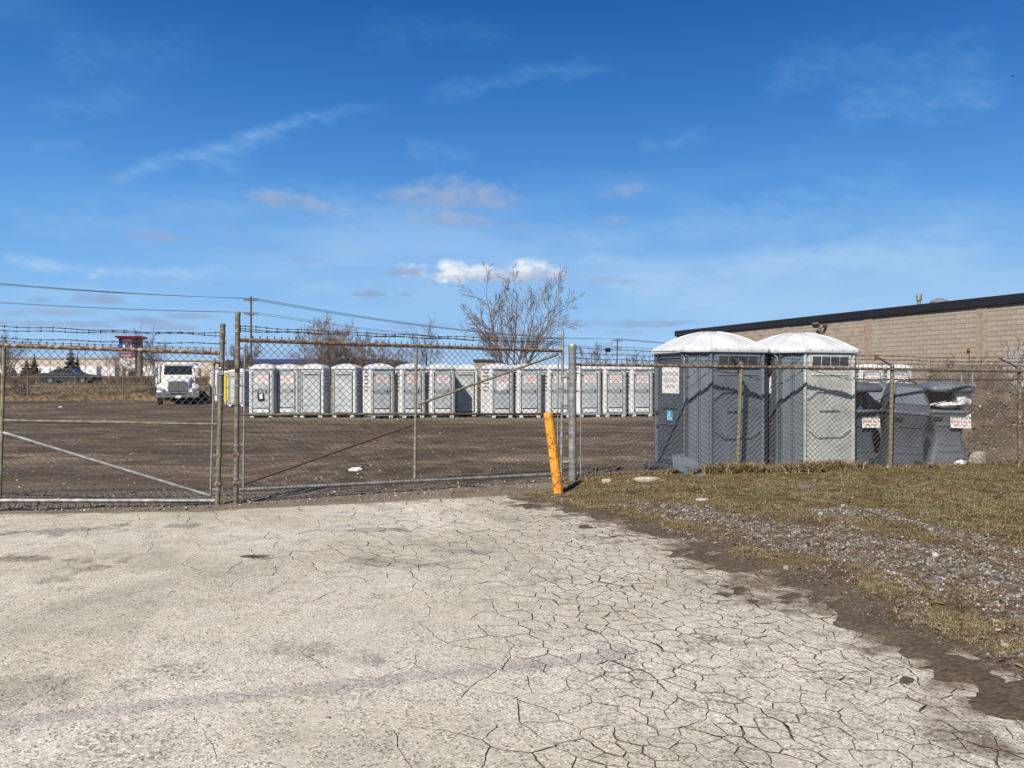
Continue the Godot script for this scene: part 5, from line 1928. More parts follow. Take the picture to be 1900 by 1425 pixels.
# ---------------------------------------------------------------- portable toilets
func arch(w: float, h: float, r: float, y0: float, n := 6) -> PackedVector2Array:
	# outline of a door with rounded top corners, from the foot on the left round to the foot on the right
	var p := PackedVector2Array([Vector2(-w / 2, y0)])
	for k in n + 1:
		var a := PI - PI / 2 * k / n
		p.append(Vector2(-w / 2 + r + cos(a) * r, y0 + h - r + sin(a) * r))
	for k in n + 1:
		var a := PI / 2 - PI / 2 * k / n
		p.append(Vector2(w / 2 - r + cos(a) * r, y0 + h - r + sin(a) * r))
	p.append(Vector2(w / 2, y0))
	return p

func chamfered(w: float, d: float, c: float, y: float) -> PackedVector3Array:
	var p := PackedVector3Array()
	for q in [Vector2(-w / 2 + c, d / 2), Vector2(w / 2 - c, d / 2), Vector2(w / 2, d / 2 - c), Vector2(w / 2, -d / 2 + c), Vector2(w / 2 - c, -d / 2), Vector2(-w / 2 + c, -d / 2), Vector2(-w / 2, -d / 2 + c), Vector2(-w / 2, d / 2 - c)]:
		p.append(Vector3(q.x, y, q.y))
	return p

func cabin(called: String, label: String, body: Material, door_m: Material) -> Node3D:
	var t := thing(called, label, "portable toilet", Vector3.ZERO, 0.0, "portable toilets in the yard")
	var w := 1.0
	var d := 1.10
	var b := MB.new()
	for s in [-0.36, 0.36]:
		b = MB.new()
		b.at_box(Vector3(s, 0.05, 0), Vector3(0.16, 0.1, d + 0.06), 0.015)
		put("skid", b, M.cabin_white, t)
	b = MB.new()
	b.at_box(Vector3(0, 0.13, 0), Vector3(w + 0.02, 0.09, d + 0.04), 0.02)
	put("base", b, M.cabin_post, t)
	b = MB.new()
	b.loft([chamfered(w - 0.02, d - 0.02, 0.1, 0.16), chamfered(w - 0.02, d - 0.02, 0.1, 1.98)], true, true, true, false)
	put("shell", b, body, t)
	# raised side panel ribs and their louvers
	for s in [-1.0, 1.0]:
		for k in 6:
			b = MB.new()
			b.at_box(Vector3(s * (w / 2 - 0.01), 1.82 - 0.145 * k, 0.05), Vector3(0.016, 0.03, 0.62))
			put("louver", b, M.slot, t)
		for z in [-0.38, 0.42]:
			b = MB.new()
			b.at_box(Vector3(s * (w / 2 - 0.006), 1.05, z), Vector3(0.03, 1.7, 0.06), 0.012)
			put("side_rib", b, body, t)
	# corner posts
	for s in [-1.0, 1.0]:
		for z in [-1.0, 1.0]:
			b = MB.new()
			b.rod(Vector3(s * (w / 2 - 0.055), 0.1, z * (d / 2 - 0.055)), Vector3(s * (w / 2 - 0.055), 1.98, z * (d / 2 - 0.055)), 0.055, 10)
			put("corner_post", b, M.cabin_post if s > 0 else body, t)
	# door in its dark seal
	b = MB.new()
	b.prism(arch(0.72, 1.72, 0.15, 0.17), 0.02, Transform3D(Basis(), Vector3(-0.02, 0, d / 2 + 0.004)))
	put("door_seal", b, M.gasket, t)
	b = MB.new()
	b.prism(arch(0.66, 1.68, 0.13, 0.185), 0.03, Transform3D(Basis(), Vector3(-0.02, 0, d / 2 + 0.016)), 0.006)
	var door := put("door", b, door_m, t)
	b = MB.new()
	b.at_box(Vector3(-0.02, 1.07, d / 2 + 0.02), Vector3(0.62, 0.17, 0.018), 0.006)
	put("latch_band", b, M.cabin_band, door)
	b = MB.new()
	b.at_box(Vector3(0.2, 1.075, d / 2 + 0.035), Vector3(0.05, 0.1, 0.03), 0.008)
	put("latch", b, M.slot, door)
	b = MB.new()
	b.at_box(Vector3(-0.02, 0.385, d / 2 + 0.018), Vector3(0.6, 0.04, 0.012))
	put("vent_slot", b, M.slot, door)
	b = MB.new()
	b.at_box(Vector3(-0.02, 0.28, d / 2 + 0.02), Vector3(0.58, 0.15, 0.014), 0.005)
	put("kick_plate", b, body, door)
	for y in [1.72, 1.07, 0.26]:
		b = MB.new()
		b.at_box(Vector3(-0.345, y, d / 2 + 0.02), Vector3(0.05, 0.07, 0.03), 0.008)
		put("hinge", b, M.slot, door)
	b = MB.new()
	b.at_box(Vector3(0.0, 1.55, d / 2 + 0.02), Vector3(0.5, 0.29, 0.008))
	put("notice", b, M.sign_white, door)
	for k in 3:
		var o := put_mesh("lettering", letter_cache(["CENTRIUM", "RENTALS", "905-0162"][k], [0.092, 0.092, 0.06][k], M.print_pink), door)
		o.position = Vector3(0.0, [1.625, 1.535, 1.455][k], d / 2 + 0.026)
	# back: recessed panel with a vent slot
	b = MB.new()
	b.at_box(Vector3(0, 1.02, -d / 2 + 0.004), Vector3(0.76, 1.68, 0.02))
	put("panel_seal", b, M.gasket, t)
	b = MB.new()
	b.at_box(Vector3(0, 1.02, -d / 2 - 0.001), Vector3(0.70, 1.62, 0.03), 0.01)
	var back := put("back_panel", b, door_m, t)
	b = MB.new()
	b.at_box(Vector3(0, 1.73, -d / 2 - 0.014), Vector3(0.62, 0.045, 0.012))
	b.at_box(Vector3(0, 0.5, -d / 2 - 0.014), Vector3(0.6, 0.012, 0.012))
	put("vent_slot", b, M.slot, back)
	# domed roof with a lip
	b = MB.new()
	var rings := []
	rings.append(round_rect(w + 0.07, d + 0.07, 0.16, 1.955))
	rings.append(round_rect(w + 0.07, d + 0.07, 0.16, 2.02))
	for k in 5:
		var a := PI / 2 * k / 5
		rings.append(round_rect((w + 0.05) * (1.0 - 0.19 * k) , (d + 0.05) * (1.0 - 0.19 * k), 0.16 * (1.0 - 0.19 * k), 2.03 + 0.155 * (1.0 - pow(1.0 - 0.19 * k, 2.4))))
	rings.append(round_rect(0.08, 0.08, 0.03, 2.188))
	b.loft(rings, true, true, true, true)
	put("roof", b, M.roof_white, t)
	return t

func round_rect(w: float, d: float, r: float, y: float) -> PackedVector3Array:
	var p := PackedVector3Array()
	for c in 4:
		var cx := (w / 2 - r) * (1.0 if c == 0 or c == 3 else -1.0)
		var cz := (d / 2 - r) * (1.0 if c < 2 else -1.0)
		for k in 4:
			var a := PI / 2 * c + PI / 2 * k / 3.0
			p.append(Vector3(cx + cos(a) * r, y, cz + sin(a) * r))
	return p

func letter_cache(words: String, size: float, m: Material) -> Mesh:
	var key := words + str(size) + str(m.get_instance_id())
	if not tex_cache.has(key):
		tex_cache[key] = text_mesh(words, size, m)
	return tex_cache[key]

func build_cabins() -> void:
	var proto := cabin("portable_toilet", "white portable toilet with a dark bag hung on its grey door", M.cabin_white, M.cabin_grey)
	# column of the unit's middle, distance, turn, label
	proto.position = col_at(492, 31.5)
	proto.rotation.y = 0.05
	var row := [
		[537, 31.9, 0.1, "white portable toilet squeezed between the one with the bag and the first turned unit"],
		[584, 31.4, PI - 0.0, "white portable toilet turned back to front, third from the left in the yard row"],
		[644, 31.5, PI - 0.06, "white portable toilet turned back to front, fourth from the left in the yard row"],
		[702, 30.9, 0.45, "white toilet with red lettered door between the two turned units and the gate's middle upright"],
		[761, 31.0, 0.36, "white toilet with red lettered door right behind the gate leaf's middle upright"],
		[816, 31.2, 0.34, "white toilet whose shadow falls on the set back unit beside it"],
		[864, 32.6, PI + 0.06, "set back white portable toilet half shaded by its neighbour"],
		[922, 31.0, 0.42, "white toilet with a torn second notice on its door, behind the gate's upper brace"],
		[976, 31.2, 0.28, "white red lettered toilet below the right foot of the big bare tree"],
		[1031, 31.4, 0.28, "white red lettered toilet behind the top of the yellow bollard"],
		[1085, 31.7, 0.3, "white red lettered toilet half behind the thick grey gate post"],
		[1132, 32.0, 0.3, "white red lettered toilet midway between gate post and big grey toilet"],
		[1181, 32.3, 0.3, "white red lettered toilet last in the row before the big grey toilet"],
		[1228, 32.6, 0.3, "white toilet mostly hidden by the big grey toilet's door"],
	]
	var made := []
	for q in row:
		made.append(copy(proto, q[3], col_at(q[0], q[1]), q[2]))
	# second notice, torn
	var b := MB.new()
	b.prism(PackedVector2Array([Vector2(-0.22, -0.16), Vector2(-0.08, -0.2), Vector2(0.05, -0.12), Vector2(0.2, -0.15), Vector2(0.24, 0.12), Vector2(0.1, 0.16), Vector2(-0.12, 0.1), Vector2(-0.22, 0.15)]), 0.006, Transform3D(Basis(), Vector3(-0.02, 1.28, 0.584)))
	put("torn_notice", b, M.sign_white, made[7])
	# second rank, of which roofs and strips show in the gaps
	var back := [
		[845, 34.4, 0.1, "white toilet of the second rank behind the half shaded one"],
		[952, 33.8, 0.1, "white toilet of the second rank in the gap under the big tree"],
		[1003, 34.0, 0.1, "white toilet of the second rank left of the yellow bollard's top"],
		[1058, 34.2, 0.1, "white toilet of the second rank beside the thick gate post"],
		[1108, 34.4, 0.12, "white toilet of the second rank below the flood lamp pole"],
		[1157, 34.6, 0.12, "white toilet of the second rank below the distant utility pole"],
		[1205, 34.8, 0.12, "white toilet of the second rank at the big grey toilet's edge"],
	]
	for q in back:
		copy(proto, q[3], col_at(q[0], q[1]), q[2])
	# far group at the left end, with a yellow one between
	copy(proto, "white toilet standing back at the left end, just behind the tall gate upright", col_at(446, 44.5), PI - 0.1)
	copy(proto, "farthest white toilet, showing left of the yellow one", col_at(409, 51.0), 0.75)
	var yellow := cabin("portable_toilet", "bright yellow portable toilet squeezed between white ones behind the gate chain", M.cabin_yellow, M.cabin_yellow)
	yellow.position = col_at(434.5, 47.5)
	yellow.rotation.y = 0.2
	# two against the warehouse
	copy(proto, "white toilet by the warehouse wall, showing right of the pale grey panel", col_at(1608, 31.5), -0.02)
	copy(proto, "white toilet by the warehouse wall above the leaning grey wash station", col_at(1660, 31.8), -0.02)
	# bag and folder hung on the first door
	var t := thing("hanging_bag", "black and white bag hanging on the first grey toilet door", "bag", proto.position + Basis(Vector3.UP, 0.05) * Vector3(-0.02, 0.72, 0.6), 0.05)
	b = MB.new()
	b.at_box(Vector3(0, 0.12, 0), Vector3(0.26, 0.3, 0.06), 0.03, Basis.from_euler(Vector3(0, 0, 0.12)))
	put("pouch", b, M.black, t)
	b = MB.new()
	b.at_box(Vector3(0.03, 0.14, 0.034), Vector3(0.12, 0.2, 0.01), 0.004, Basis.from_euler(Vector3(0, 0, 0.12)))
	put("flap", b, M.bag, t)
	b = MB.new()
	b.line(PackedVector3Array([Vector3(-0.11, 0.25, 0), Vector3(-0.09, 0.4, 0), Vector3(-0.01, 0.46, -0.01), Vector3(0.05, 0.38, 0), Vector3(0.1, 0.27, 0)]), 0.012)
	put("strap", b, M.black, t)

# ---------------------------------------------------------------- the two large grey toilets by the fence
func oct(h: float, c: float, y: float) -> PackedVector3Array:
	return chamfered(h * 2, h * 2, c, y)

func ledge(b: MB, pts: Array, x: Transform3D, proud := 0.022, hgt := 0.03) -> void:
	# moulded ledge along a line of panel coordinates: flat on top, sloping back below
	for k in pts.size() - 1:
		var a: Vector2 = pts[k]
		var c: Vector2 = pts[k + 1]
		var dirv := (c - a).normalized()
		var up := Vector2(-dirv.y, dirv.x)
		if up.y < 0.0:
			up = -up
		var q := [Vector3(a.x, a.y, 0), Vector3(c.x, c.y, 0)]
		var u := Vector3(up.x, up.y, 0) * hgt
		var o := Vector3(0, 0, proud)
		var mid: Vector3 = x * ((q[0] + q[1]) / 2)
		b.quad(x * (q[0] + u + o), x * (q[1] + u + o), x * (q[1] + u), x * (q[0] + u), mid - x.basis.y * 5.0)
		b.quad(x * (q[0] + u + o), x * (q[1] + u + o), x * (q[1] - u * 0.2 + o * 0.8), x * (q[0] - u * 0.2 + o * 0.8), mid - x.basis.z * 5.0)
		b.quad(x * (q[0] - u * 0.2 + o * 0.8), x * (q[1] - u * 0.2 + o * 0.8), x * (q[1] - u * 0.4), x * (q[0] - u * 0.4), mid + x.basis.y * 5.0)
		b.quad(x * (q[0] + u + o), x * (q[0] - u * 0.2 + o * 0.8), x * (q[0] - u * 0.4), x * (q[0] + u), mid + x.basis.x * 5.0 * signf(dirv.x + 0.001))
		b.quad(x * (q[1] + u + o), x * (q[1] - u * 0.2 + o * 0.8), x * (q[1] - u * 0.4), x * (q[1] + u), mid - x.basis.x * 5.0 * signf(dirv.x + 0.001))

func big_cabin(label: String, at: Vector3, turn: float, wall: Material, chamfer_m: Material, door_m: Material, symbol: bool, clear_panes: bool) -> Node3D:
	var t := thing("large_portable_toilet", label, "portable toilet", at, turn, "large grey portable toilets along the fence")
	var h := 0.76
	var c := 0.27
	var top := 1.99
	var b := MB.new()
	b.loft([oct(h + 0.015, c, 0.02), oct(h + 0.015, c, 0.1), oct(h - 0.01, c, 0.12)], true, true, true, false)
	put("base", b, M.slate_dark, t)
	for s in [-1.0, 1.0]:
		b = MB.new()
		b.at_box(Vector3(-h - 0.05, 0.06, s * 0.42), Vector3(0.34, 0.09, 0.16), 0.02)
		put("skid", b, M.slate_dark, t)
	# faces: +z window panel, -x door, +x and -z plain; chamfers between
	b = MB.new()
	var bot := oct(h, c, 0.1)
	var up := oct(h, c, top)
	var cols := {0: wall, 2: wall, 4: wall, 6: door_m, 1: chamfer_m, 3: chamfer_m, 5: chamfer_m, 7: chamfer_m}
	for k in 8:
		b = MB.new()
		var j := (k + 1) % 8
		b.quad(bot[k], bot[j], up[j], up[k], Vector3(0, 1, 0))
		var inn := 0.97
		b.quad(Vector3(bot[k].x * inn, bot[k].y, bot[k].z * inn), Vector3(bot[j].x * inn, bot[j].y, bot[j].z * inn), Vector3(up[j].x * inn, up[j].y, up[j].z * inn), Vector3(up[k].x * inn, up[k].y, up[k].z * inn), (bot[k] + bot[j]) * 2.0)
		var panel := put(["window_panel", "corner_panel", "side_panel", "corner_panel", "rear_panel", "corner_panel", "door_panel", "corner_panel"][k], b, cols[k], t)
		if k % 2 == 1:
			# two upright ribs on each corner panel
			b = MB.new()
			for f in [0.06, 0.46, 0.54, 0.94]:
				var p: Vector3 = bot[k].lerp(bot[j], f)
				var q: Vector3 = up[k].lerp(up[j], f)
				b.tube(PackedVector3Array([p, q]), PackedFloat32Array([0.016, 0.016]), 6)
			put("rib", b, cols[k], panel)
	# posts at the eight corners
	for k in 8:
		b = MB.new()
		b.rod(bot[k] * Vector3(1.0, 0, 1.0) + Vector3(0, 0.08, 0), up[k] * Vector3(1.0, 0, 1.0) + Vector3(0, top, 0), 0.028, 8)
		put("corner_post", b, wall if k in [0, 1, 2, 3, 4, 5] else door_m, t)
	# window panel details: louvred window, moulded ledges
	var face := Transform3D(Basis(), Vector3(0, 0, h + 0.001))
	var fw := h - c
	b = MB.new()
	b.prism(PackedVector2Array([Vector2(-fw * 0.84, 1.70), Vector2(fw * 0.84, 1.70), Vector2(fw * 0.9, 1.95), Vector2(-fw * 0.9, 1.95)]), 0.03, Transform3D(Basis(), Vector3(0, 0, h + 0.022)), 0.012)
	var frame := put("window_frame", b, wall, t)
	for k in 4:
		b = MB.new()
		var x0 := -fw * 0.74 + k * fw * 0.375
		b.prism(PackedVector2Array([Vector2(x0, 1.755), Vector2(x0 + fw * 0.33, 1.755), Vector2(x0 + fw * 0.35, 1.9), Vector2(x0 + fw * 0.02, 1.9)]), 0.02, Transform3D(Basis(), Vector3(0, 0, h + 0.028)))
		put("pane", b, M.window_mesh if clear_panes else M.window_dark, frame)
	b = MB.new()
	ledge(b, [Vector2(-fw * 0.92, 1.20), Vector2(-fw * 0.55, 1.33), Vector2(fw * 0.5, 1.33), Vector2(fw * 0.9, 1.22)], face)
	put("ledge", b, wall, t)
	b = MB.new()
	ledge(b, [Vector2(-fw * 0.42, 1.02), Vector2(fw * 0.4, 1.02)], face, 0.024, 0.024)
	put("ledge", b, wall, t)
	b = MB.new()
	ledge(b, [Vector2(-fw * 0.86, 0.70), Vector2(-fw * 0.5, 0.585), Vector2(fw * 0.5, 0.585), Vector2(fw * 0.86, 0.70)], face)
	put("ledge", b, wall, t)
	b = MB.new()
	ledge(b, [Vector2(-fw * 0.9, 0.07), Vector2(-fw * 0.45, 0.2), Vector2(fw * 0.5, 0.2), Vector2(fw * 0.95, 0.07)], face, 0.03, 0.03)
	put("ledge", b, wall, t)
	b = MB.new()
	b.at_box(Vector3(0, 1.60, h + 0.004), Vector3(fw * 1.5, 0.02, 0.016), 0.006)
	put("ledge", b, wall, t)
	# door
	var dx := Transform3D(Basis(Vector3.UP, -PI / 2), Vector3(-h - 0.001, 0, 0))
	b = MB.new()
	var out := arch(fw * 1.86, 1.83, 0.16, 0.12, 7)
	var pts := PackedVector3Array()
	for q in out:
		pts.append(dx * Vector3(q.x, q.y, 0.012))
	b.line(pts, 0.017, 7)
	var pts2 := PackedVector3Array()
	for q in arch(fw * 1.72, 1.77, 0.13, 0.12, 7):
		pts2.append(dx * Vector3(q.x, q.y, 0.008))
	b.line(pts2, 0.010, 6)
	put("door_frame", b, M.slate_light, t)
	b = MB.new()
	b.prism(arch(fw * 1.66, 1.73, 0.12, 0.13, 7), 0.02, Transform3D(dx.basis, dx * Vector3(0, 0, 0.012)), 0.006)
	var door := put("door", b, door_m, t)
	b = MB.new()
	ledge(b, [Vector2(-fw * 0.6, 0.78), Vector2(fw * 0.62, 0.78)], Transform3D(dx.basis, dx * Vector3(0, 0, 0.012)), 0.02, 0.02)
	put("ledge", b, M.slate, door)
	b = MB.new()
	b.box(Transform3D(dx.basis, dx * Vector3(0, 0.22, 0.016)), Vector3(fw * 1.4, 0.05, 0.012))
	put("kick_plate", b, M.slate, door)
	b = MB.new()
	b.prism(PackedVector2Array([Vector2(-fw * 0.6, 1.06), Vector2(-fw * 0.48, 1.025), Vector2(fw * 0.3, 1.025), Vector2(fw * 0.42, 1.06)]), 0.01, Transform3D(dx.basis, dx * Vector3(0, 0, 0.02)))
	put("grip_recess", b, M.slot, door)
	b = MB.new()
	b.box(Transform3D(dx.basis, dx * Vector3(-0.39, 0.98, 0.03)), Vector3(0.08, 0.05, 0.05), 0.01)
	put("handle", b, M.gasket, door)
	b = MB.new()
	b.box(Transform3D(dx.basis, dx * Vector3(-0.38, 0.75, 0.03)), Vector3(0.06, 0.05, 0.04), 0.01)
	put("latch", b, M.gasket, door)
	b = MB.new()
	b.box(Transform3D(dx.basis, dx * Vector3(0.02, 1.52, 0.016)), Vector3(0.52, 0.44, 0.008))
	put("notice", b, M.sign_white, door)
	for k in 3:
		var o := put_mesh("lettering", letter_cache(["CENTRIUM", "RENTALS", "905-0162"][k], [0.1, 0.1, 0.07][k], M.print_faded if symbol else M.print_red), door)
		o.transform = Transform3D(dx.basis, dx * Vector3(0.02, [1.62, 1.52, 1.42][k], 0.022))
	if symbol:
		b = MB.new()
		b.box(Transform3D(dx.basis, dx * Vector3(0.0, 0.93, 0.016)), Vector3(0.17, 0.17, 0.008))
		var lab := put("access_sticker", b, M.blue_label, door)
		# wheelchair sign: head, body, seat and wheel
		b = MB.new()
		var f := Transform3D(dx.basis, dx * Vector3(0.0, 0.93, 0.022))
		b.box(Transform3D(f.basis, f * Vector3(-0.012, 0.058, 0)), Vector3(0.024, 0.024, 0.004))
		b.box(Transform3D(f.basis, f * Vector3(-0.012, 0.014, 0)), Vector3(0.02, 0.055, 0.004))
		b.box(Transform3D(f.basis, f * Vector3(0.012, -0.008, 0)), Vector3(0.05, 0.016, 0.004))
		b.box(Transform3D(f.basis * Basis(Vector3.BACK, 0.35), f * Vector3(0.042, -0.036, 0)), Vector3(0.016, 0.06, 0.004))
		var wheel := PackedVector3Array()
		for k in 12:
			var a := PI * 0.55 + k * 0.38
			wheel.append(f * (Vector3(cos(a), sin(a), 0) * 0.045 + Vector3(-0.012, -0.024, 0)))
		b.line(wheel, 0.006, 5)
		put("access_symbol", b, M.sign_white, lab)
	# roof: lip with bolts, eight curved gores between raised bands
	b = MB.new()
	b.loft([oct(h + 0.045, c, top - 0.03), oct(h + 0.055, c + 0.003, top - 0.01), oct(h + 0.055, c + 0.003, top + 0.045), oct(h + 0.02, c, top + 0.062)], true, true, true, false)
	var lip := put("roof_lip", b, M.roof_white, t)
	b = MB.new()
	var ring := oct(h + 0.06, c + 0.003, top + 0.018)
	for k in 8:
		var j := (k + 1) % 8
		var n := 5 if k % 2 == 0 else 2
		for i in n:
			var p := ring[k].lerp(ring[j], (i + 0.5) / n)
			b.at_box(p, Vector3(0.014, 0.014, 0.014), 0.004)
	put("bolt", b, M.cabin_post, lip)
	b = MB.new()
	var rings := []
	for k in 10:
		var f := 1.0 - k / 9.0 * 0.98
		rings.append(oct((h + 0.015) * f, c * f, top + 0.058 + 0.29 * (1.0 - pow(f, 1.9))))
	b.loft(rings, true, false, true, false)
	var roof := put("roof", b, M.roof_white, t)
	b = MB.new()
	for k in 8:
		var p := PackedVector3Array()
		for i in 9:
			p.append(rings[i][k] + Vector3(0, 0.002, 0))
		b.line(p, 0.006, 6)
	put("roof_rib", b, M.roof_white, roof)
	return t

func build_big_cabins() -> void:
	M.window_dark = mat(lin(0.045, 0.05, 0.058), 0.5)
	M.window_mesh = mat(lin(0.06, 0.064, 0.068), 0.5)
	var turn := 0.3368
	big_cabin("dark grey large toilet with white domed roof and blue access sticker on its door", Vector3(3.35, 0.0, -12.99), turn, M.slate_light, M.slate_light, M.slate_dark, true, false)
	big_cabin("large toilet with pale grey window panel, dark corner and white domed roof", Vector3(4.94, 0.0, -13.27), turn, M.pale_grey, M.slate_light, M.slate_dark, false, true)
	# small white label high on the second one's corner panel
	# crumpled plastic caught between the two
	var b := MB.new()
	var r := RandomNumberGenerator.new()
	r.seed = 8
	var rings := []
	for i in 6:
		var ring := PackedVector3Array()
		for k in 9:
			var a := TAU * k / 9
			var q := sin(PI * (i + 0.3) / 5.6) * 0.11 * r.randf_range(0.6, 1.3)
			ring.append(Vector3(cos(a) * q, -0.13 + i * 0.055 + r.randf_range(-0.02, 0.02), sin(a) * q))
		rings.append(ring)
	b.loft(rings, true, true, true, false)
	var o := put("plastic_bag", b, M.bag)
	o.position = Vector3(4.06, 0.98, -12.66)
	tag(o, "crumpled pale plastic bag caught between the two large grey toilets", "bag")

# ---------------------------------------------------------------- dark grey wash stations
func station_section(w: float, d: float, r: float, y: float, cz := 0.0) -> PackedVector3Array:
	var p := round_rect(w, d, r, y)
	for k in p.size():
		p[k].z += cz
	return p

func wash_station(label: String, at: Vector3, turn: float, lean: float, open: bool, notice: bool, waist: float, m: Material) -> Node3D:
	var t := thing("wash_station", label, "hand wash station", at, turn, "grey hand wash stations heaped by the fence")
	t.rotation.z = lean
	var b := MB.new()
	b.loft([station_section(0.66, 0.6, 0.08, 0.0), station_section(0.66, 0.6, 0.08, 0.1), station_section(0.60, 0.54, 0.08, 0.22), station_section(waist, 0.46, 0.07, 0.52), station_section(waist + 0.02, 0.48, 0.07, 0.66), station_section(0.60, 0.56, 0.07, 0.86), station_section(0.62, 0.58, 0.07, 0.96)], true, true, true, true)
	var body := put("body", b, m, t)
	b = MB.new()
	for y in [0.3, 0.42, 0.74]:
		b.at_box(Vector3(0, y, [0.262, 0.243, 0.262][[0.3, 0.42, 0.74].find(y)]), Vector3(0.36, 0.016, 0.02), 0.006)
	put("moulded_rib", b, m, body)
	b = MB.new()
	b.at_box(Vector3(0.17, 0.13, 0.292), Vector3(0.12, 0.14, 0.02), 0.01)
	put("foot_recess", b, M.slot, body)
	b = MB.new()
	b.at_box(Vector3(-0.2, 0.86, 0.285), Vector3(0.16, 0.07, 0.02), 0.01)
	put("towel_slot", b, M.slot, body)
	# rim of the basin
	b = MB.new()
	b.loft([station_section(0.65, 0.61, 0.08, 0.955), station_section(0.66, 0.62, 0.08, 1.0), station_section(0.60, 0.56, 0.07, 1.01)], true, true, true, true)
	put("basin_rim", b, M.bin_light, t)
	if notice:
		b = MB.new()
		b.at_box(Vector3(0.16, 0.83, 0.286), Vector3(0.32, 0.24, 0.01), 0.0, Basis.from_euler(Vector3(-0.12, 0, 0)))
		put("notice", b, M.sign_white, t)
		for k in 3:
			var o := put_mesh("lettering", letter_cache(["CENTRIUM", "RENTALS", "905-0162"][k], [0.072, 0.072, 0.05][k], M.print_red if k == 1 else M.print_dark), t)
			o.position = Vector3(0.16, [0.885, 0.815, 0.755][k], [0.284, 0.292, 0.299][k])
			o.rotation.x = -0.12
	if open:
		# four stub walls, dark inside, hood standing over
		b = MB.new()
		b.at_box(Vector3(0, 1.17, -0.26), Vector3(0.56, 0.38, 0.04), 0.01)
		for s in [-1.0, 1.0]:
			b.at_box(Vector3(s * 0.27, 1.17, -0.14), Vector3(0.04, 0.38, 0.24), 0.01)
		put("back_wall", b, M.slate_dark, t)
		b = MB.new()
		b.at_box(Vector3(0, 1.013, 0.0), Vector3(0.5, 0.012, 0.44), 0.005)
		put("basin", b, M.slot, t)
	# hood
	b = MB.new()
	var hy := 1.34 if open else 1.0
	if open:
		b.loft([station_section(0.68, 0.66, 0.1, hy - 0.03, 0.02), station_section(0.74, 0.72, 0.12, hy + 0.0, 0.02), station_section(0.74, 0.72, 0.12, hy + 0.05, 0.02), station_section(0.62, 0.6, 0.12, hy + 0.115, 0.0), station_section(0.34, 0.32, 0.1, hy + 0.155, 0.0)], true, true, true, true)
		put("hood", b, m, t)
	else:
		b.loft([station_section(0.64, 0.60, 0.04, hy), station_section(0.62, 0.52, 0.04, hy + 0.16, -0.03), station_section(0.5, 0.3, 0.04, hy + 0.42, -0.1), station_section(0.46, 0.22, 0.05, hy + 0.47, -0.12)], true, true, true, false)
		var hood := put("hood", b, m, t)
		b = MB.new()
		b.prism(PackedVector2Array([Vector2(-0.26, 0.0), Vector2(0.26, 0.0), Vector2(0.2, 0.33), Vector2(-0.2, 0.33)]), 0.02, Transform3D(Basis.from_euler(Vector3(-0.52, 0, 0)), Vector3(0, hy + 0.12, 0.262)), 0.008)
		put("hatch", b, M.slate_light, hood)
		b = MB.new()
		var p := PackedVector3Array()
		for k in 9:
			var a := PI * k / 8.0
			p.append(Vector3(cos(a) * 0.17, hy + 0.46 + sin(a) * 0.05, -0.03 + sin(a) * 0.02))
		b.line(p, 0.018, 6)
		put("grip", b, m, hood)
	return t

func build_wash_stations() -> void:
	var a := wash_station("open grey wash station with white notice close beside the pale panel toilet", Vector3(5.90, 0.0, -13.3), 0.12, 0.0, true, true, 0.5, M.bin_grey)
	wash_station("closed grey wash station behind the fence post, hatch turned to the street", Vector3(6.50, 0.0, -13.72), -0.1, 0.02, false, false, 0.52, M.bin_light)
	wash_station("tall closed grey wash station leaning to the open one at the end", Vector3(6.56, 0.0, -13.0), -0.1, -0.085, false, false, 0.56, M.bin_grey)
	var d := wash_station("open grey wash station at the end of the heap, stuffed with white plastic", Vector3(7.46, 0.0, -13.3), -0.15, -0.02, true, true, 0.44, M.bin_light)
	# plastic sheets spilling out of the end one
	var r := RandomNumberGenerator.new()
	r.seed = 4
	for s in 3:
		var b := MB.new()
		var rings := []
		for i in 6:
			var ring := PackedVector3Array()
			for k in 8:
				var q := TAU * k / 8
				var rr: float = sin(PI * (i + 0.25) / 5.5) * [0.2, 0.12, 0.09][s] * r.randf_range(0.55, 1.35)
				ring.append(Vector3(cos(q) * rr * 1.3, i * [0.03, 0.035, 0.03][s] + r.randf_range(-0.02, 0.03), sin(q) * rr))
			rings.append(ring)
		b.loft(rings, true, true, true, false)
		var o := put("plastic_sheet", b, M.bag)
		o.position = [Vector3(7.46, 1.01, -13.15), Vector3(7.66, 1.03, -13.1), Vector3(7.55, 0.03, -12.9)][s]
		if s == 1:
			o.scale = Vector3(1, 2.0, 1)
		tag(o, ["white plastic sheet crumpled in the end wash station's basin", "upright twist of white plastic beside the crumpled sheet", "scrap of white plastic on the ground before the end wash station"][s], "plastic sheet")
	# blue cloth and bottle inside the first
	var b := MB.new()
	b.rod(Vector3(0, 0, 0), Vector3(0, 0.2, 0), 0.04, 10, 0.03)
	b.rod(Vector3(0, 0.2, 0), Vector3(0, 0.25, 0), 0.015, 8)
	var o := put("soap_bottle", b, mat(lin(0.06, 0.12, 0.26), 0.4))
	o.position = Vector3(5.98, 1.02, -13.2)
	tag(o, "dark blue bottle in the first open wash station", "bottle")

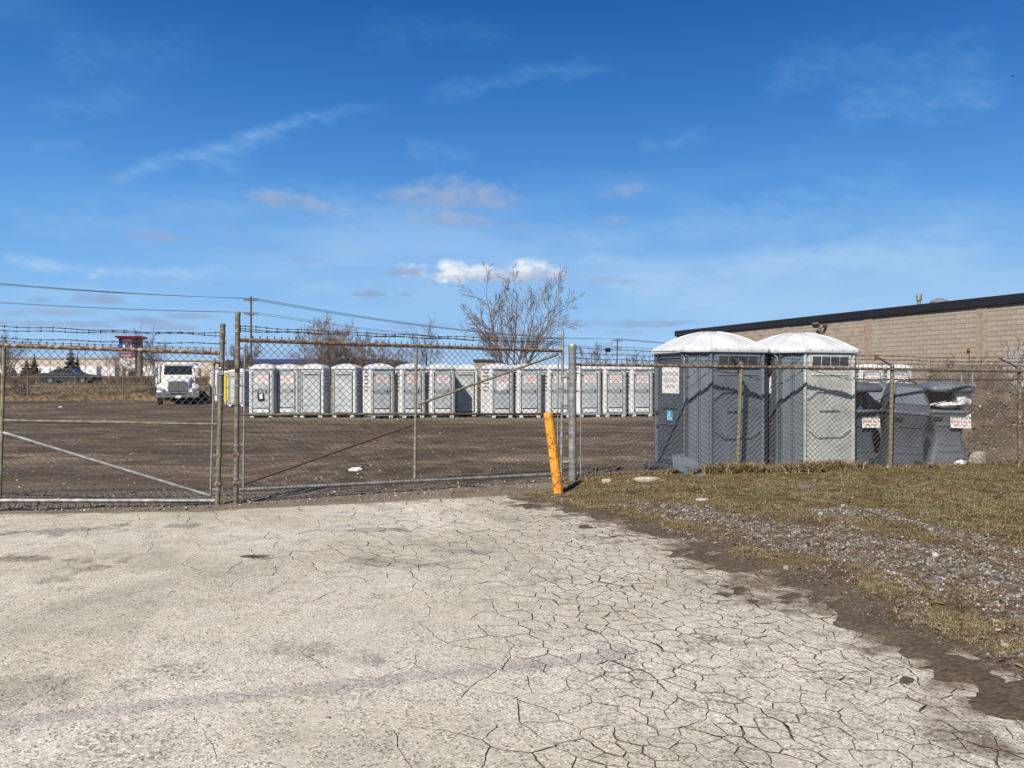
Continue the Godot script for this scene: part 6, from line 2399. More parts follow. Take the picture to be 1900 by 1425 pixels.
# ---------------------------------------------------------------- truck and car
func wheel(parent: Node, at: Vector3, r: float, w: float, axis: Vector3, rim_m: Material) -> void:
	var turn := Basis(Quaternion(Vector3.UP, axis))
	var b := MB.new()
	b.lathe(PackedVector2Array([Vector2(r * 0.6, -w / 2), Vector2(r * 0.94, -w / 2), Vector2(r, -w * 0.36), Vector2(r, w * 0.36), Vector2(r * 0.94, w / 2), Vector2(r * 0.6, w / 2), Vector2(r * 0.6, -w / 2)]), 22, Transform3D(turn, at))
	var ty := put("wheel", b, M.rubber, parent)
	b = MB.new()
	b.lathe(PackedVector2Array([Vector2(0, w * 0.3), Vector2(r * 0.16, w * 0.34), Vector2(r * 0.2, w * 0.2), Vector2(r * 0.5, w * 0.16), Vector2(r * 0.6, w * 0.46), Vector2(r * 0.6, -w * 0.4), Vector2(0, -w * 0.4)]), 18, Transform3D(turn, at))
	put("rim", b, rim_m, ty)

func build_vehicles() -> void:
	truck()
	sedan()

func truck() -> void:
	var t := thing("truck", "white long-nosed truck with grey grille parked facing the gate", "truck", col_at(330, 47.3), 0.40)
	# front is +z; origin below the bumper
	var b := MB.new()
	b.loft([rect_ring(-0.62, 0.62, 0.82, 1.42, 0.02), rect_ring(-0.66, 0.66, 0.84, 1.50, -0.2), rect_ring(-0.78, 0.78, 0.88, 1.78, -1.5)], true, true, true, false)
	var hood := put("hood", b, M.truck_white, t)
	# fenders
	for s in [-1.0, 1.0]:
		b = MB.new()
		var prof := []
		for k in 9:
			var a := PI * k / 8.0
			var z := -0.75 + cos(a) * 0.75
			var y := 0.86 + sin(a) * 0.5
			var ring := PackedVector3Array([Vector3(s * 0.6, y - 0.04, z), Vector3(s * 0.95, y - 0.02, z), Vector3(s * 1.18, y - 0.14 - 0.08 * cos(a), z), Vector3(s * 1.2, 0.8, z), Vector3(s * 0.6, 0.8, z)])
			prof.append(ring)
		b.loft(prof, true, true, true, false)
		put("fender", b, M.truck_white, t)
		b = MB.new()
		b.at_box(Vector3(s * 0.95, 0.98, 0.015), Vector3(0.42, 0.18, 0.12), 0.04, Basis.from_euler(Vector3(-0.2, s * 0.35, s * 0.12)))
		var lamp := put("headlight", b, M.lamp, t)
		b = MB.new()
		b.at_box(Vector3(s * 1.13, 0.97, -0.06), Vector3(0.1, 0.14, 0.12), 0.03)
		put("turn_signal", b, M.amber, lamp)
		wheel(t, Vector3(s * 1.02, 0.5, -0.85), 0.5, 0.3, Vector3(s, 0, 0), M.chrome)
		wheel(t, Vector3(s * 0.95, 0.5, -5.6), 0.5, 0.5, Vector3(s, 0, 0), M.chrome)
		# mirrors
		b = MB.new()
		b.rod(Vector3(s * 0.85, 2.3, -1.75), Vector3(s * 1.28, 2.34, -1.6), 0.015, 6)
		b.rod(Vector3(s * 0.85, 1.72, -1.75), Vector3(s * 1.28, 1.72, -1.6), 0.015, 6)
		b.rod(Vector3(s * 1.24, 1.72, -1.6), Vector3(s * 1.24, 2.34, -1.6), 0.012, 6)
		var arm := put("mirror_arm", b, M.chrome, t)
		b = MB.new()
		b.at_box(Vector3(s * 1.26, 2.02, -1.58), Vector3(0.2, 0.5, 0.1), 0.03)
		put("mirror", b, M.bumper, arm)
	# grille
	b = MB.new()
	b.prism(PackedVector2Array([Vector2(-0.56, 0.84), Vector2(0.56, 0.84), Vector2(0.55, 1.38), Vector2(0.42, 1.46), Vector2(-0.42, 1.46), Vector2(-0.55, 1.38)]), 0.06, Transform3D(Basis(), Vector3(0, 0, 0.075)), 0.02)
	var grille := put("grille_surround", b, M.chrome, t)
	b = MB.new()
	b.prism(PackedVector2Array([Vector2(-0.5, 0.88), Vector2(0.5, 0.88), Vector2(0.5, 1.36), Vector2(0.4, 1.42), Vector2(-0.4, 1.42), Vector2(-0.5, 1.36)]), 0.02, Transform3D(Basis(), Vector3(0, 0, 0.08)))
	put("grille_mesh", b, mat(lin(0.16, 0.165, 0.18), 0.5), grille)
	b = MB.new()
	for k in 11:
		b.at_box(Vector3(-0.45 + 0.09 * k, 1.14, 0.085), Vector3(0.012, 0.5, 0.016))
	b.at_box(Vector3(0, 1.14, 0.092), Vector3(0.03, 0.56, 0.02))
	put("grille_bar", b, M.bumper, grille)
	# bumper and plate
	b = MB.new()
	b.prism(PackedVector2Array([Vector2(-1.2, 0.42), Vector2(1.2, 0.42), Vector2(1.24, 0.6), Vector2(1.2, 0.78), Vector2(-1.2, 0.78), Vector2(-1.24, 0.6)]), 0.2, Transform3D(Basis(), Vector3(0, 0, 0.22)), 0.03)
	var bump := put("bumper", b, M.bumper, t)
	b = MB.new()
	b.at_box(Vector3(0, 0.67, 0.222), Vector3(0.86, 0.09, 0.02))
	put("air_slot", b, M.black, bump)
	b = MB.new()
	b.at_box(Vector3(0.02, 0.49, 0.228), Vector3(0.32, 0.16, 0.012))
	put("licence_plate", b, M.sign_white, bump)
	b = MB.new()
	b.at_box(Vector3(0.84, 0.66, 0.225), Vector3(0.06, 0.14, 0.012))
	put("reflector", b, M.cabin_yellow, bump)
	# cab
	b = MB.new()
	b.loft([rect_ring(-0.98, 0.98, 0.9, 1.8, -1.48), rect_ring(-0.98, 0.98, 0.9, 1.84, -1.58), rect_ring(-0.93, 0.93, 0.9, 2.42, -1.95), rect_ring(-0.95, 0.95, 0.9, 2.5, -2.2), rect_ring(-0.96, 0.96, 0.9, 2.46, -3.2)], true, true, true, false)
	var cab := put("cab", b, M.truck_white, t)
	b = MB.new()
	var n := Vector3(0, 0.54, 0.84)
	b.quadn(Vector3(-0.84, 1.86, -1.57), Vector3(0.84, 1.86, -1.57), Vector3(0.79, 2.34, -1.88), Vector3(-0.79, 2.34, -1.88), n, n, n, n)
	b.quadn(Vector3(-0.84, 1.86, -1.585), Vector3(0.84, 1.86, -1.585), Vector3(0.79, 2.34, -1.895), Vector3(-0.79, 2.34, -1.895), -n, -n, -n, -n)
	put("windshield", b, M.dark_glass, cab)
	for s in [-1.0, 1.0]:
		b = MB.new()
		b.at_box(Vector3(s * 0.965, 2.05, -2.5), Vector3(0.02, 0.5, 0.8), 0.005)
		put("side_window", b, M.dark_glass, cab)
	b = MB.new()
	b.at_box(Vector3(0, 2.43, -1.83), Vector3(1.72, 0.05, 0.2), 0.02)
	put("sun_visor", b, M.bumper, cab)
	for k in 5:
		b = MB.new()
		b.at_box(Vector3([-0.7, -0.16, 0.0, 0.16, 0.7][k], 2.53, -2.0), Vector3(0.09, 0.06, 0.1), 0.02)
		put("roof_lamp", b, M.amber, cab)
	# chassis, tank and headboard frame
	b = MB.new()
	b.at_box(Vector3(0, 0.75, -4.2), Vector3(0.9, 0.3, 7.2))
	b.at_box(Vector3(0, 1.06, -5.4), Vector3(2.4, 0.12, 4.6))
	put("flatbed", b, M.black, t)
	b = MB.new()
	b.rod(Vector3(0, 1.78, -3.7), Vector3(0, 1.78, -7.4), 0.64, 20)
	put("tank", b, M.chrome, t)
	b = MB.new()
	for s in [-1.32, 1.32]:
		b.at_box(Vector3(s, 1.9, -3.5), Vector3(0.09, 1.6, 0.09), 0.01)
	b.at_box(Vector3(0.0, 2.7, -3.5), Vector3(2.74, 0.08, 0.1), 0.01)
	put("rack_frame", b, M.truck_white, t)
	b = MB.new()
	b.at_box(Vector3(0, 2.755, -3.5), Vector3(2.8, 0.05, 0.16), 0.01)
	put("rack_cap", b, M.black, t)
	b = MB.new()
	b.at_box(Vector3(0.15, 2.52, -3.46), Vector3(2.1, 0.32, 0.03), 0.006)
	b.at_box(Vector3(-1.2, 2.0, -3.52), Vector3(0.2, 1.3, 0.03), 0.006)
	var board := put("headboard", b, M.truck_white, t)
	b = MB.new()
	b.at_box(Vector3(0.92, 2.58, -3.44), Vector3(0.4, 0.05, 0.012))
	b.at_box(Vector3(1.12, 2.55, -3.44), Vector3(0.1, 0.14, 0.012))
	put("blue_mark", b, M.sign_blue, board)

func rect_ring(x0: float, x1: float, y0: float, y1: float, z: float) -> PackedVector3Array:
	var c := 0.06
	return PackedVector3Array([Vector3(x0, y0, z), Vector3(x1, y0, z), Vector3(x1, y1 - c, z), Vector3(x1 - c, y1, z), Vector3(x0 + c, y1, z), Vector3(x0, y1 - c, z)])

func sedan() -> void:
	var t := thing("parked_car", "dark grey four-door car driving along the raised road", "car", col_at(132, 71.0, bank_h(-40, -71.0) + 0.06), 0.05)
	# front is +x
	var b := MB.new()
	var prof := PackedVector2Array([Vector2(-2.36, 0.42), Vector2(-2.3, 0.3), Vector2(-1.86, 0.24)])
	for k in 9:
		var a := PI - PI * k / 8.0
		prof.append(Vector2(-1.45 + cos(a) * 0.36, 0.3 + sin(a) * 0.36))
	prof.append(Vector2(-1.0, 0.22))
	prof.append(Vector2(1.0, 0.22))
	for k in 9:
		var a := PI - PI * k / 8.0
		prof.append(Vector2(1.42 + cos(a) * 0.36, 0.3 + sin(a) * 0.36))
	for q in [Vector2(1.86, 0.24), Vector2(2.34, 0.3), Vector2(2.42, 0.45), Vector2(2.36, 0.62), Vector2(2.1, 0.76), Vector2(1.2, 0.9), Vector2(0.2, 0.95), Vector2(-1.3, 0.98), Vector2(-2.1, 1.0), Vector2(-2.36, 0.95), Vector2(-2.42, 0.7)]:
		prof.append(q)
	b.prism(prof, 1.74, Transform3D(Basis(), Vector3(0, 0, 0.87)), 0.05)
	put("body", b, M.car_paint, t)
	b = MB.new()
	var lo := [Vector2(-1.75, 0.96), Vector2(1.12, 0.89), Vector2(0.28, 1.36), Vector2(-0.1, 1.43), Vector2(-0.75, 1.42), Vector2(-1.2, 1.3)]
	var outer := PackedVector3Array()
	var inner := PackedVector3Array()
	for s in [1.0, -1.0]:
		for q: Vector2 in lo:
			(outer if s > 0 else inner).append(Vector3(q.x, q.y, s * lerpf(0.82, 0.6, (q.y - 0.9) / 0.53)))
	b.loft([outer, inner], true, true, true, false)
	var cab := put("cabin", b, M.car_paint, t)
	for s in [1.0, -1.0]:
		for w in 2:
			b = MB.new()
			var win := [[Vector2(-1.22, 1.0), Vector2(-0.46, 0.98), Vector2(-0.44, 1.36), Vector2(-0.78, 1.36), Vector2(-1.1, 1.24)], [Vector2(-0.38, 0.98), Vector2(0.72, 0.95), Vector2(0.2, 1.3), Vector2(-0.1, 1.37), Vector2(-0.37, 1.37)]][w] as Array
			var ring := PackedVector3Array()
			for q: Vector2 in win:
				ring.append(Vector3(q.x, q.y, s * (lerpf(0.82, 0.6, (q.y - 0.9) / 0.53) + 0.012)))
			var nn := Vector3(0, 0.35, s * 0.93).normalized()
			for k in range(1, ring.size() - 1):
				b.tri(ring[0], ring[k], ring[k + 1], nn, nn, nn)
			put("side_window", b, M.dark_glass, cab)
	b = MB.new()
	var nf := Vector3(0.5, 0.86, 0)
	b.quadn(Vector3(1.06, 0.93, 0.74), Vector3(1.06, 0.93, -0.74), Vector3(0.3, 1.365, -0.56), Vector3(0.3, 1.365, 0.56), nf, nf, nf, nf)
	put("windshield", b, M.dark_glass, cab)
	b = MB.new()
	nf = Vector3(-0.5, 0.86, 0)
	b.quadn(Vector3(-1.68, 1.0, 0.72), Vector3(-1.68, 1.0, -0.72), Vector3(-1.22, 1.31, -0.56), Vector3(-1.22, 1.31, 0.56), nf, nf, nf, nf)
	put("rear_window", b, M.dark_glass, cab)
	for s in [1.0, -1.0]:
		wheel(t, Vector3(-1.45, 0.32, s * 0.78), 0.32, 0.2, Vector3(0, 0, s), M.rim)
		wheel(t, Vector3(1.42, 0.32, s * 0.78), 0.32, 0.2, Vector3(0, 0, s), M.rim)
		b = MB.new()
		b.at_box(Vector3(-2.3, 0.82, s * 0.68), Vector3(0.2, 0.14, 0.34), 0.04)
		put("tail_light", b, M.tail_red, t)
		b = MB.new()
		b.at_box(Vector3(2.2, 0.64, s * 0.66), Vector3(0.3, 0.13, 0.36), 0.04)
		put("headlight", b, M.lamp, t)
		b = MB.new()
		b.at_box(Vector3(0.62, 0.99, s * 0.93), Vector3(0.16, 0.11, 0.18), 0.03)
		put("mirror", b, M.car_paint, t)
		b = MB.new()
		b.at_box(Vector3(-0.25, 0.9, s * 0.872), Vector3(2.9, 0.025, 0.012), 0.004)
		put("waist_trim", b, M.chrome, t)
		for x in [-0.62, 0.45]:
			b = MB.new()
			b.at_box(Vector3(x, 0.84, s * 0.88), Vector3(0.18, 0.03, 0.03), 0.008)
			put("door_handle", b, M.car_paint, t)

# ---------------------------------------------------------------- chain link gate and fences
func chain_link(b: MB, x0: float, x1: float, y0: Callable, y1: Callable, w: float, r: float, knuckles := true) -> void:
	# interlocked zigzag wires in the local xy plane; each wire swings half a diamond
	var n := int((x1 - x0) / (w / 2))
	var hw := (x1 - x0) / n
	for i in n:
		var bot: float = y0.call(x0 + (i + 0.5) * hw)
		var top: float = y1.call(x0 + (i + 0.5) * hw)
		var rows := int(round((top - bot) / (w / 2)))
		var p := PackedVector3Array()
		for j in rows + 1:
			var k := (i + j) % 2
			p.append(Vector3(x0 + (i + k) * hw, lerpf(bot, top, float(j) / rows), 0.0025 if k == 0 else -0.0025))
		var rr := PackedFloat32Array()
		rr.resize(p.size())
		rr.fill(r)
		zig(b, p, r)
		if knuckles:
			var e := p[p.size() - 1]
			b.rod(e, e + Vector3(0.006 * (1 - 2 * (i % 2)), 0.022, 0.004), r * 1.5, 3)

func zig(b: MB, p: PackedVector3Array, r: float) -> void:
	# three-sided wire along a zigzag without turning frames
	for i in p.size() - 1:
		var a := p[i]
		var c := p[i + 1]
		var t := (c - a).normalized()
		var u := t.cross(Vector3.BACK).normalized()
		var n0 := Vector3.BACK
		var n1 := (u * 0.866 - Vector3.BACK * 0.5)
		var n2 := (-u * 0.866 - Vector3.BACK * 0.5)
		b.quadn(a + n0 * r, c + n0 * r, c + n1 * r, a + n1 * r, n0, n0, n1, n1)
		b.quadn(a + n1 * r, c + n1 * r, c + n2 * r, a + n2 * r, n1, n1, n2, n2)
		b.quadn(a + n2 * r, c + n2 * r, c + n0 * r, a + n0 * r, n2, n2, n0, n0)

func barbed(b: MB, p0: Vector3, p1: Vector3, sag: float, r: float, s: int, wob := 0.006) -> void:
	var g := RandomNumberGenerator.new()
	g.seed = s
	var n := 40
	var l := p0.distance_to(p1)
	for strand in 2:
		var p := PackedVector3Array()
		for i in n + 1:
			var f := float(i) / n
			var q := p0.lerp(p1, f)
			q.y -= sag * 4.0 * f * (1.0 - f)
			q.y += sin(f * l * 9.0 + s) * wob * 0.5
			var a := f * l * 26.0 + PI * strand
			q += Vector3(0, cos(a), sin(a)) * r * 0.9
			p.append(q)
		b.line(p, r, 4)
	var m := int(l / 0.127)
	for k in m:
		var f := (k + 0.5) / m
		var q := p0.lerp(p1, f)
		q.y -= sag * 4.0 * f * (1.0 - f)
		q.y += sin(f * l * 9.0 + s) * wob * 0.5
		var t := (p1 - p0).normalized()
		b.rod(q - t * 0.012, q + t * 0.012, r * 2.3, 5)
		for i in 2:
			var a := g.randf() * TAU
			var d := Vector3(0, cos(a), sin(a)) * 0.018 + t * g.randf_range(-0.006, 0.006)
			b.rod(q - d, q + d, r * 0.7, 3)

func band(parent: Node, x: float, y: float, r: float, m: Material, reach := 0.0) -> void:
	# a steel strap round an upright, with its bolt tab
	var b := MB.new()
	b.lathe(PackedVector2Array([Vector2(r, -0.013), Vector2(r + 0.005, -0.013), Vector2(r + 0.005, 0.013), Vector2(r, 0.013)]), 12, Transform3D(Basis(), Vector3(x, y, 0)))
	if reach != 0.0:
		b.at_box(Vector3(x + reach / 2, y, 0.004), Vector3(absf(reach), 0.022, 0.008), 0.003)
		b.rod(Vector3(x + reach, y, 0.024), Vector3(x + reach, y, -0.02), 0.006, 6)
	put("band", b, m, parent)

func pipe(called: String, parent: Node, a: Vector3, c: Vector3, r: float, m: Material) -> MeshInstance3D:
	var b := MB.new()
	b.rod(a, c, r, 14)
	return put(called, b, m, parent)

func gate_leaf(called: String, label: String, at: Vector3, turn: float, tilt: float, length: float, top: float, low: float, mid: float, post_h: float, wires: Array, braces: Array, end_h: float, rusty_top: Material, seed_: int) -> Node3D:
	var t := thing(called, label, "gate", at, turn, "chain link leaves of the yard gate")
	t.rotation.z = tilt
	pipe("upright", t, Vector3(0, -0.02, 0), Vector3(0, post_h, 0), 0.030, M.tarn)
	pipe("upright", t, Vector3(length / 2, low, 0), Vector3(length / 2, top, 0), 0.021, M.lichen)
	pipe("upright", t, Vector3(length, low - 0.08, 0), Vector3(length, end_h, 0), 0.022, M.galv)
	pipe("top_rail", t, Vector3(0.03, top, 0), Vector3(length - 0.02, top, 0), 0.024, rusty_top)
	pipe("bottom_rail", t, Vector3(0.03, low, 0), Vector3(length - 0.02, low, 0), 0.023, M.galv)
	pipe("middle_rail", t, Vector3(0.03, mid, 0), Vector3(length / 2 - 0.02, mid, 0), 0.016, M.tarn)
	pipe("middle_rail", t, Vector3(length / 2 + 0.02, mid - 0.01, 0), Vector3(length - 0.02, mid - 0.02, 0), 0.016, M.rust_dark)
	for k in braces.size():
		var q: Array = braces[k]
		pipe("brace", t, Vector3(q[0], q[1], -0.012), Vector3(q[2], q[3], -0.012), 0.019, q[4])
	# stretcher bars at both ends of the mesh and their bands
	pipe("stretcher_bar", t, Vector3(0.085, low - 0.05, 0.0), Vector3(0.085, top - 0.06, 0.0), 0.012, M.galv)
	pipe("stretcher_bar", t, Vector3(length - 0.07, low - 0.02, 0.0), Vector3(length - 0.07, top - 0.03, 0.0), 0.011, M.galv)
	for y in [low + 0.14, low + 0.55, mid + 0.36, top - 0.1]:
		band(t, 0, y, 0.030, M.steel, 0.085)
		band(t, length, y, 0.022, M.steel, -0.07)
	band(t, length, mid + 0.1, 0.022, M.steel, 0.1)
	var b := MB.new()
	chain_link(b, 0.09, length - 0.08, func(x: float) -> float: return low - 0.03, func(x: float) -> float: return top + 0.035, 0.0865, 0.0034)
	put("chain_link_mesh", b, M.wire, t)
	# tie wires round the rails
	b = MB.new()
	var n := int(length / 0.0433)
	for k in n:
		var x := 0.1 + k * 0.0433
		if x > length - 0.1:
			break
		for y in [top, low]:
			b.tube(PackedVector3Array([Vector3(x, y - 0.03, 0.015), Vector3(x + 0.012, y, 0.027), Vector3(x + 0.024, y + 0.03, 0.012)]), PackedFloat32Array([0.0028, 0.0028, 0.0028]), 3, false)
	put("tie_wires", b, M.wire, t)
	for k in wires.size():
		b = MB.new()
		var w: Array = wires[k]
		barbed(b, Vector3(0.02, w[0], 0.02), Vector3(length, w[1], 0.01), w[2], 0.0033, seed_ + k, 0.012)
		put("barbed_wire", b, M.barb, t)
		band(t, 0, w[0], 0.031, M.rust, 0.04)
	# cap on the tall upright
	b = MB.new()
	b.lathe(PackedVector2Array([Vector2(0.033, 0), Vector2(0.034, 0.03), Vector2(0.022, 0.045), Vector2(0, 0.048)]), 12, Transform3D(Basis(), Vector3(0, post_h - 0.01, 0)))
	put("post_cap", b, M.tarn, t)
	return t

func build_fences() -> void:
	var left := gate_leaf("gate_leaf", "chain link gate leaf reaching to the picture's edge, its brace falling to the middle gap", Vector3(-3.585, -0.02, -9.34), PI + 0.185, 0.03, 4.8, 1.87, 0.07, 1.0, 2.195,
		[[2.12, 2.07, 0.05], [2.08, 2.06, -0.02], [1.985, 1.98, 0.03]], [[0.08, 0.13, 2.38, 0.86, M.galv], [2.43, 1.08, 4.75, 1.84, M.galv]], 2.1, M.rust, 3)
	var right := gate_leaf("gate_leaf", "chain link gate leaf with rusty braces that rise to the thick post", Vector3(-3.39, -0.02, -9.42), 0.4666, -0.012, 4.62, 2.03, 0.19, 1.11, 2.345,
		[[2.20, 2.21, 0.03], [2.165, 2.17, 0.025], [2.14, 2.135, -0.01]], [[0.1, 0.26, 2.3, 0.97, M.rust_dark], [2.36, 1.24, 4.55, 1.98, M.lichen]], 2.35, M.rust, 13)
	# tension wire above the left leaf's mesh
	var b := MB.new()
	b.line(PackedVector3Array([Vector3(0.03, 1.925, 0.01), Vector3(2.4, 1.915, 0.01), Vector3(4.75, 1.925, 0.01)]), 0.0025, 4)
	put("tension_wire", b, M.wire, left)
	# drop rod guides low on the meeting uprights
	for q in [left, right]:
		for y in [0.27, 0.62]:
			b = MB.new()
			b.at_box(Vector3(0, y, 0.0), Vector3(0.075, 0.05, 0.07), 0.008)
			put("rod_guide", b, M.rust, q)
	yard_fence()
	far_fence()
	side_fence()
	chain_and_lock()

func yard_fence() -> void:
	var posts := [0.0, 2.684, 5.33, 7.74, 10.3]
	var t := thing("chain_link_fence", "chain link fence with rusty top rail and barbed arms before the grey toilets", "fence", Vector3(0.9, 0, -11.45), 0.1805)
	var rail := func(x: float) -> float: return 1.752 - 0.0108 * x
	# thick end post
	var b := MB.new()
	b.lathe(PackedVector2Array([Vector2(0.057, -0.3), Vector2(0.057, 2.0)]), 20, Transform3D())
	var post := put("end_post", b, M.galv, t)
	b = MB.new()
	b.lathe(PackedVector2Array([Vector2(0.061, 1.955), Vector2(0.062, 2.03), Vector2(0.05, 2.055), Vector2(0, 2.06)]), 20, Transform3D())
	put("post_cap", b, M.galv, post)
	for y in [0.32, 0.78, 1.35, 1.62, 1.70, 1.78, 1.86, 1.93]:
		band(post, 0, y, 0.057, M.steel, 0.1 if y < 1.75 else 0.05)
	b = MB.new()
	b.lathe(PackedVector2Array([Vector2(0.057, 1.53), Vector2(0.064, 1.53), Vector2(0.064, 1.61), Vector2(0.057, 1.61)]), 20, Transform3D())
	b.lathe(PackedVector2Array([Vector2(0.057, 0.27), Vector2(0.063, 0.27), Vector2(0.063, 0.34), Vector2(0.057, 0.34)]), 20, Transform3D())
	b.rod(Vector3(-0.05, 1.57, 0.02), Vector3(-0.15, 1.57, 0.0), 0.02, 8)
	b.rod(Vector3(-0.05, 0.3, 0.02), Vector3(-0.15, 0.3, 0.0), 0.02, 8)
	put("hinge_collar", b, M.galv, post)
	pipe("stretcher_bar", t, Vector3(0.13, 0.05, 0), Vector3(0.13, 1.78, 0), 0.011, M.galv)
	var mats := [M.lichen, M.lichen, M.rust, M.lichen]
	for k in range(1, 5):
		var x: float = posts[k]
		var lean: float = [0.0, 0.035, 0.02, -0.01, 0.0][k]
		var top := Vector3(x + lean, rail.call(x) + 0.02, -0.03)
		b = MB.new()
		b.rod(Vector3(x - lean, -0.3, -0.035), top, 0.031, 14)
		var p := put("line_post", b, mats[k - 1], t)
		b = MB.new()
		b.lathe(PackedVector2Array([Vector2(0.034, -0.04), Vector2(0.036, 0.03), Vector2(0.02, 0.06), Vector2(0, 0.065)]), 12, Transform3D(Basis(), top))
		put("rail_cap", b, M.tarn, p)
		b = MB.new()
		b.tube(PackedVector3Array([top + Vector3(0, 0.03, -0.01), top + Vector3(-0.02, 0.09, -0.12), top + Vector3(-0.06, 0.215, -0.37)]), PackedFloat32Array([0.019, 0.017, 0.012]), 8)
		b.at_box(top + Vector3(-0.04, 0.155, -0.25), Vector3(0.03, 0.035, 0.03), 0.006)
		put("barb_arm", b, M.dark_iron, p)
	for k in 4:
		b = MB.new()
		b.rod(Vector3(posts[k] + 0.02, rail.call(posts[k]), 0), Vector3(posts[k + 1] + 0.02, rail.call(posts[k + 1]), 0), 0.022, 14)
		put("top_rail", b, [M.rust, M.rust, M.tarn, M.galv][k], t)
	b = MB.new()
	chain_link(b, 0.13, 10.2, func(x: float) -> float: return 0.03 + 0.02 * sin(x * 2.0), func(x: float) -> float: return 1.752 - 0.0108 * x + 0.04, 0.084, 0.0030)
	put("chain_link_mesh", b, M.wire_bright, t)
	b = MB.new()
	var x := 0.16
	while x < 10.2:
		var y: float = rail.call(x)
		b.tube(PackedVector3Array([Vector3(x, y - 0.028, 0.014), Vector3(x + 0.012, y, 0.026), Vector3(x + 0.026, y + 0.028, 0.012)]), PackedFloat32Array([0.0028, 0.0028, 0.0028]), 3, false)
		x += 0.042
	put("tie_wires", b, M.wire, t)
	for k in 3:
		b = MB.new()
		var f: float = [1.0, 0.68, 0.36][k]
		for i in 4:
			var a: Vector3
			var top0 := Vector3(posts[i] + [0.0, 0.035, 0.02, -0.01, 0.0][i], rail.call(posts[i]) + 0.02, -0.03)
			var top1 := Vector3(posts[i + 1] + [0.0, 0.035, 0.02, -0.01, 0.0][i + 1], rail.call(posts[i + 1]) + 0.02, -0.03)
			var tip := Vector3(-0.06, 0.215, -0.37)
			a = top0 + tip * f if i > 0 else Vector3(0.06, [2.0, 1.92, 1.84][k], 0)
			barbed(b, a, top1 + tip * f, 0.015, 0.0030, 50 + k * 7 + i, 0.008)
		put("barbed_wire", b, M.barb, t)

func far_fence() -> void:
	# along the foot of the bank at the far side of the yard
	var t := thing("far_fence", "thin chain link fence with pale posts along the grassy bank", "fence", Vector3(-40, 0, -52.3), 0.0)
	var g := func(x: float) -> float: return bank_h(x - 40.0, -52.3)
	var b := MB.new()
	var pts := PackedVector3Array()
	for k in 12:
		var x := 0.5 + 3.25 * k
		var y: float = g.call(x)
		b = MB.new()
		b.rod(Vector3(x, y - 0.2, 0), Vector3(x, 1.80, 0), 0.032, 8)
		put("post", b, M.galv, t)
		pts.append(Vector3(x, 1.76, 0))
	b = MB.new()
	b.line(pts, 0.022, 6)
	put("top_rail", b, M.tarn, t)
	b = MB.new()
	chain_link(b, 0.5, 36.0, func(x: float) -> float: return g.call(x) + 0.02, func(_x: float) -> float: return 1.8, 0.12, 0.0022, false)
	put("chain_link_mesh", b, M.wire_bright, t)

func side_fence() -> void:
	# a second fence between the mound and the warehouse
	var a := Vector3(9.9, 0, -19.4)
	var t := thing("side_fence", "short chain link fence behind the end wash station, before the brush", "fence", a, -0.16)
	for x in [0.0, 1.35, 1.6, 4.2]:
		var b := MB.new()
		b.rod(Vector3(x, 0, 0), Vector3(x, 1.72 if x > 0 else 1.55, 0), 0.03, 10)
		put("post", b, M.galv, t)
	var b := MB.new()
	b.rod(Vector3(-1.2, 1.53, 0), Vector3(4.4, 1.53, 0), 0.02, 8)
	put("top_rail", b, M.dark_iron, t)
	b = MB.new()
	b.rod(Vector3(-1.2, 1.72, 0), Vector3(4.4, 1.74, 0), 0.006, 5)
	put("top_wire", b, M.barb, t)
	b = MB.new()
	chain_link(b, -1.2, 4.3, func(_x: float) -> float: return 0.1, func(_x: float) -> float: return 1.56, 0.086, 0.0024)
	put("chain_link_mesh", b, M.wire_bright, t)

func torus_link(b: MB, c: Vector3, along: Vector3, normal: Vector3, l: float, w: float, r: float) -> void:
	var p := PackedVector3Array()
	var s := normal.cross(along).normalized()
	for k in 13:
		var a := TAU * k / 12.0
		var q := along * (cos(a) * w * 0.5 + signf(cos(a)) * (l - w) * 0.5 * (1.0 if absf(cos(a)) > 0.01 else 0.0)) + s * sin(a) * w * 0.5
		p.append(c + q)
	b.line(p, r, 5)

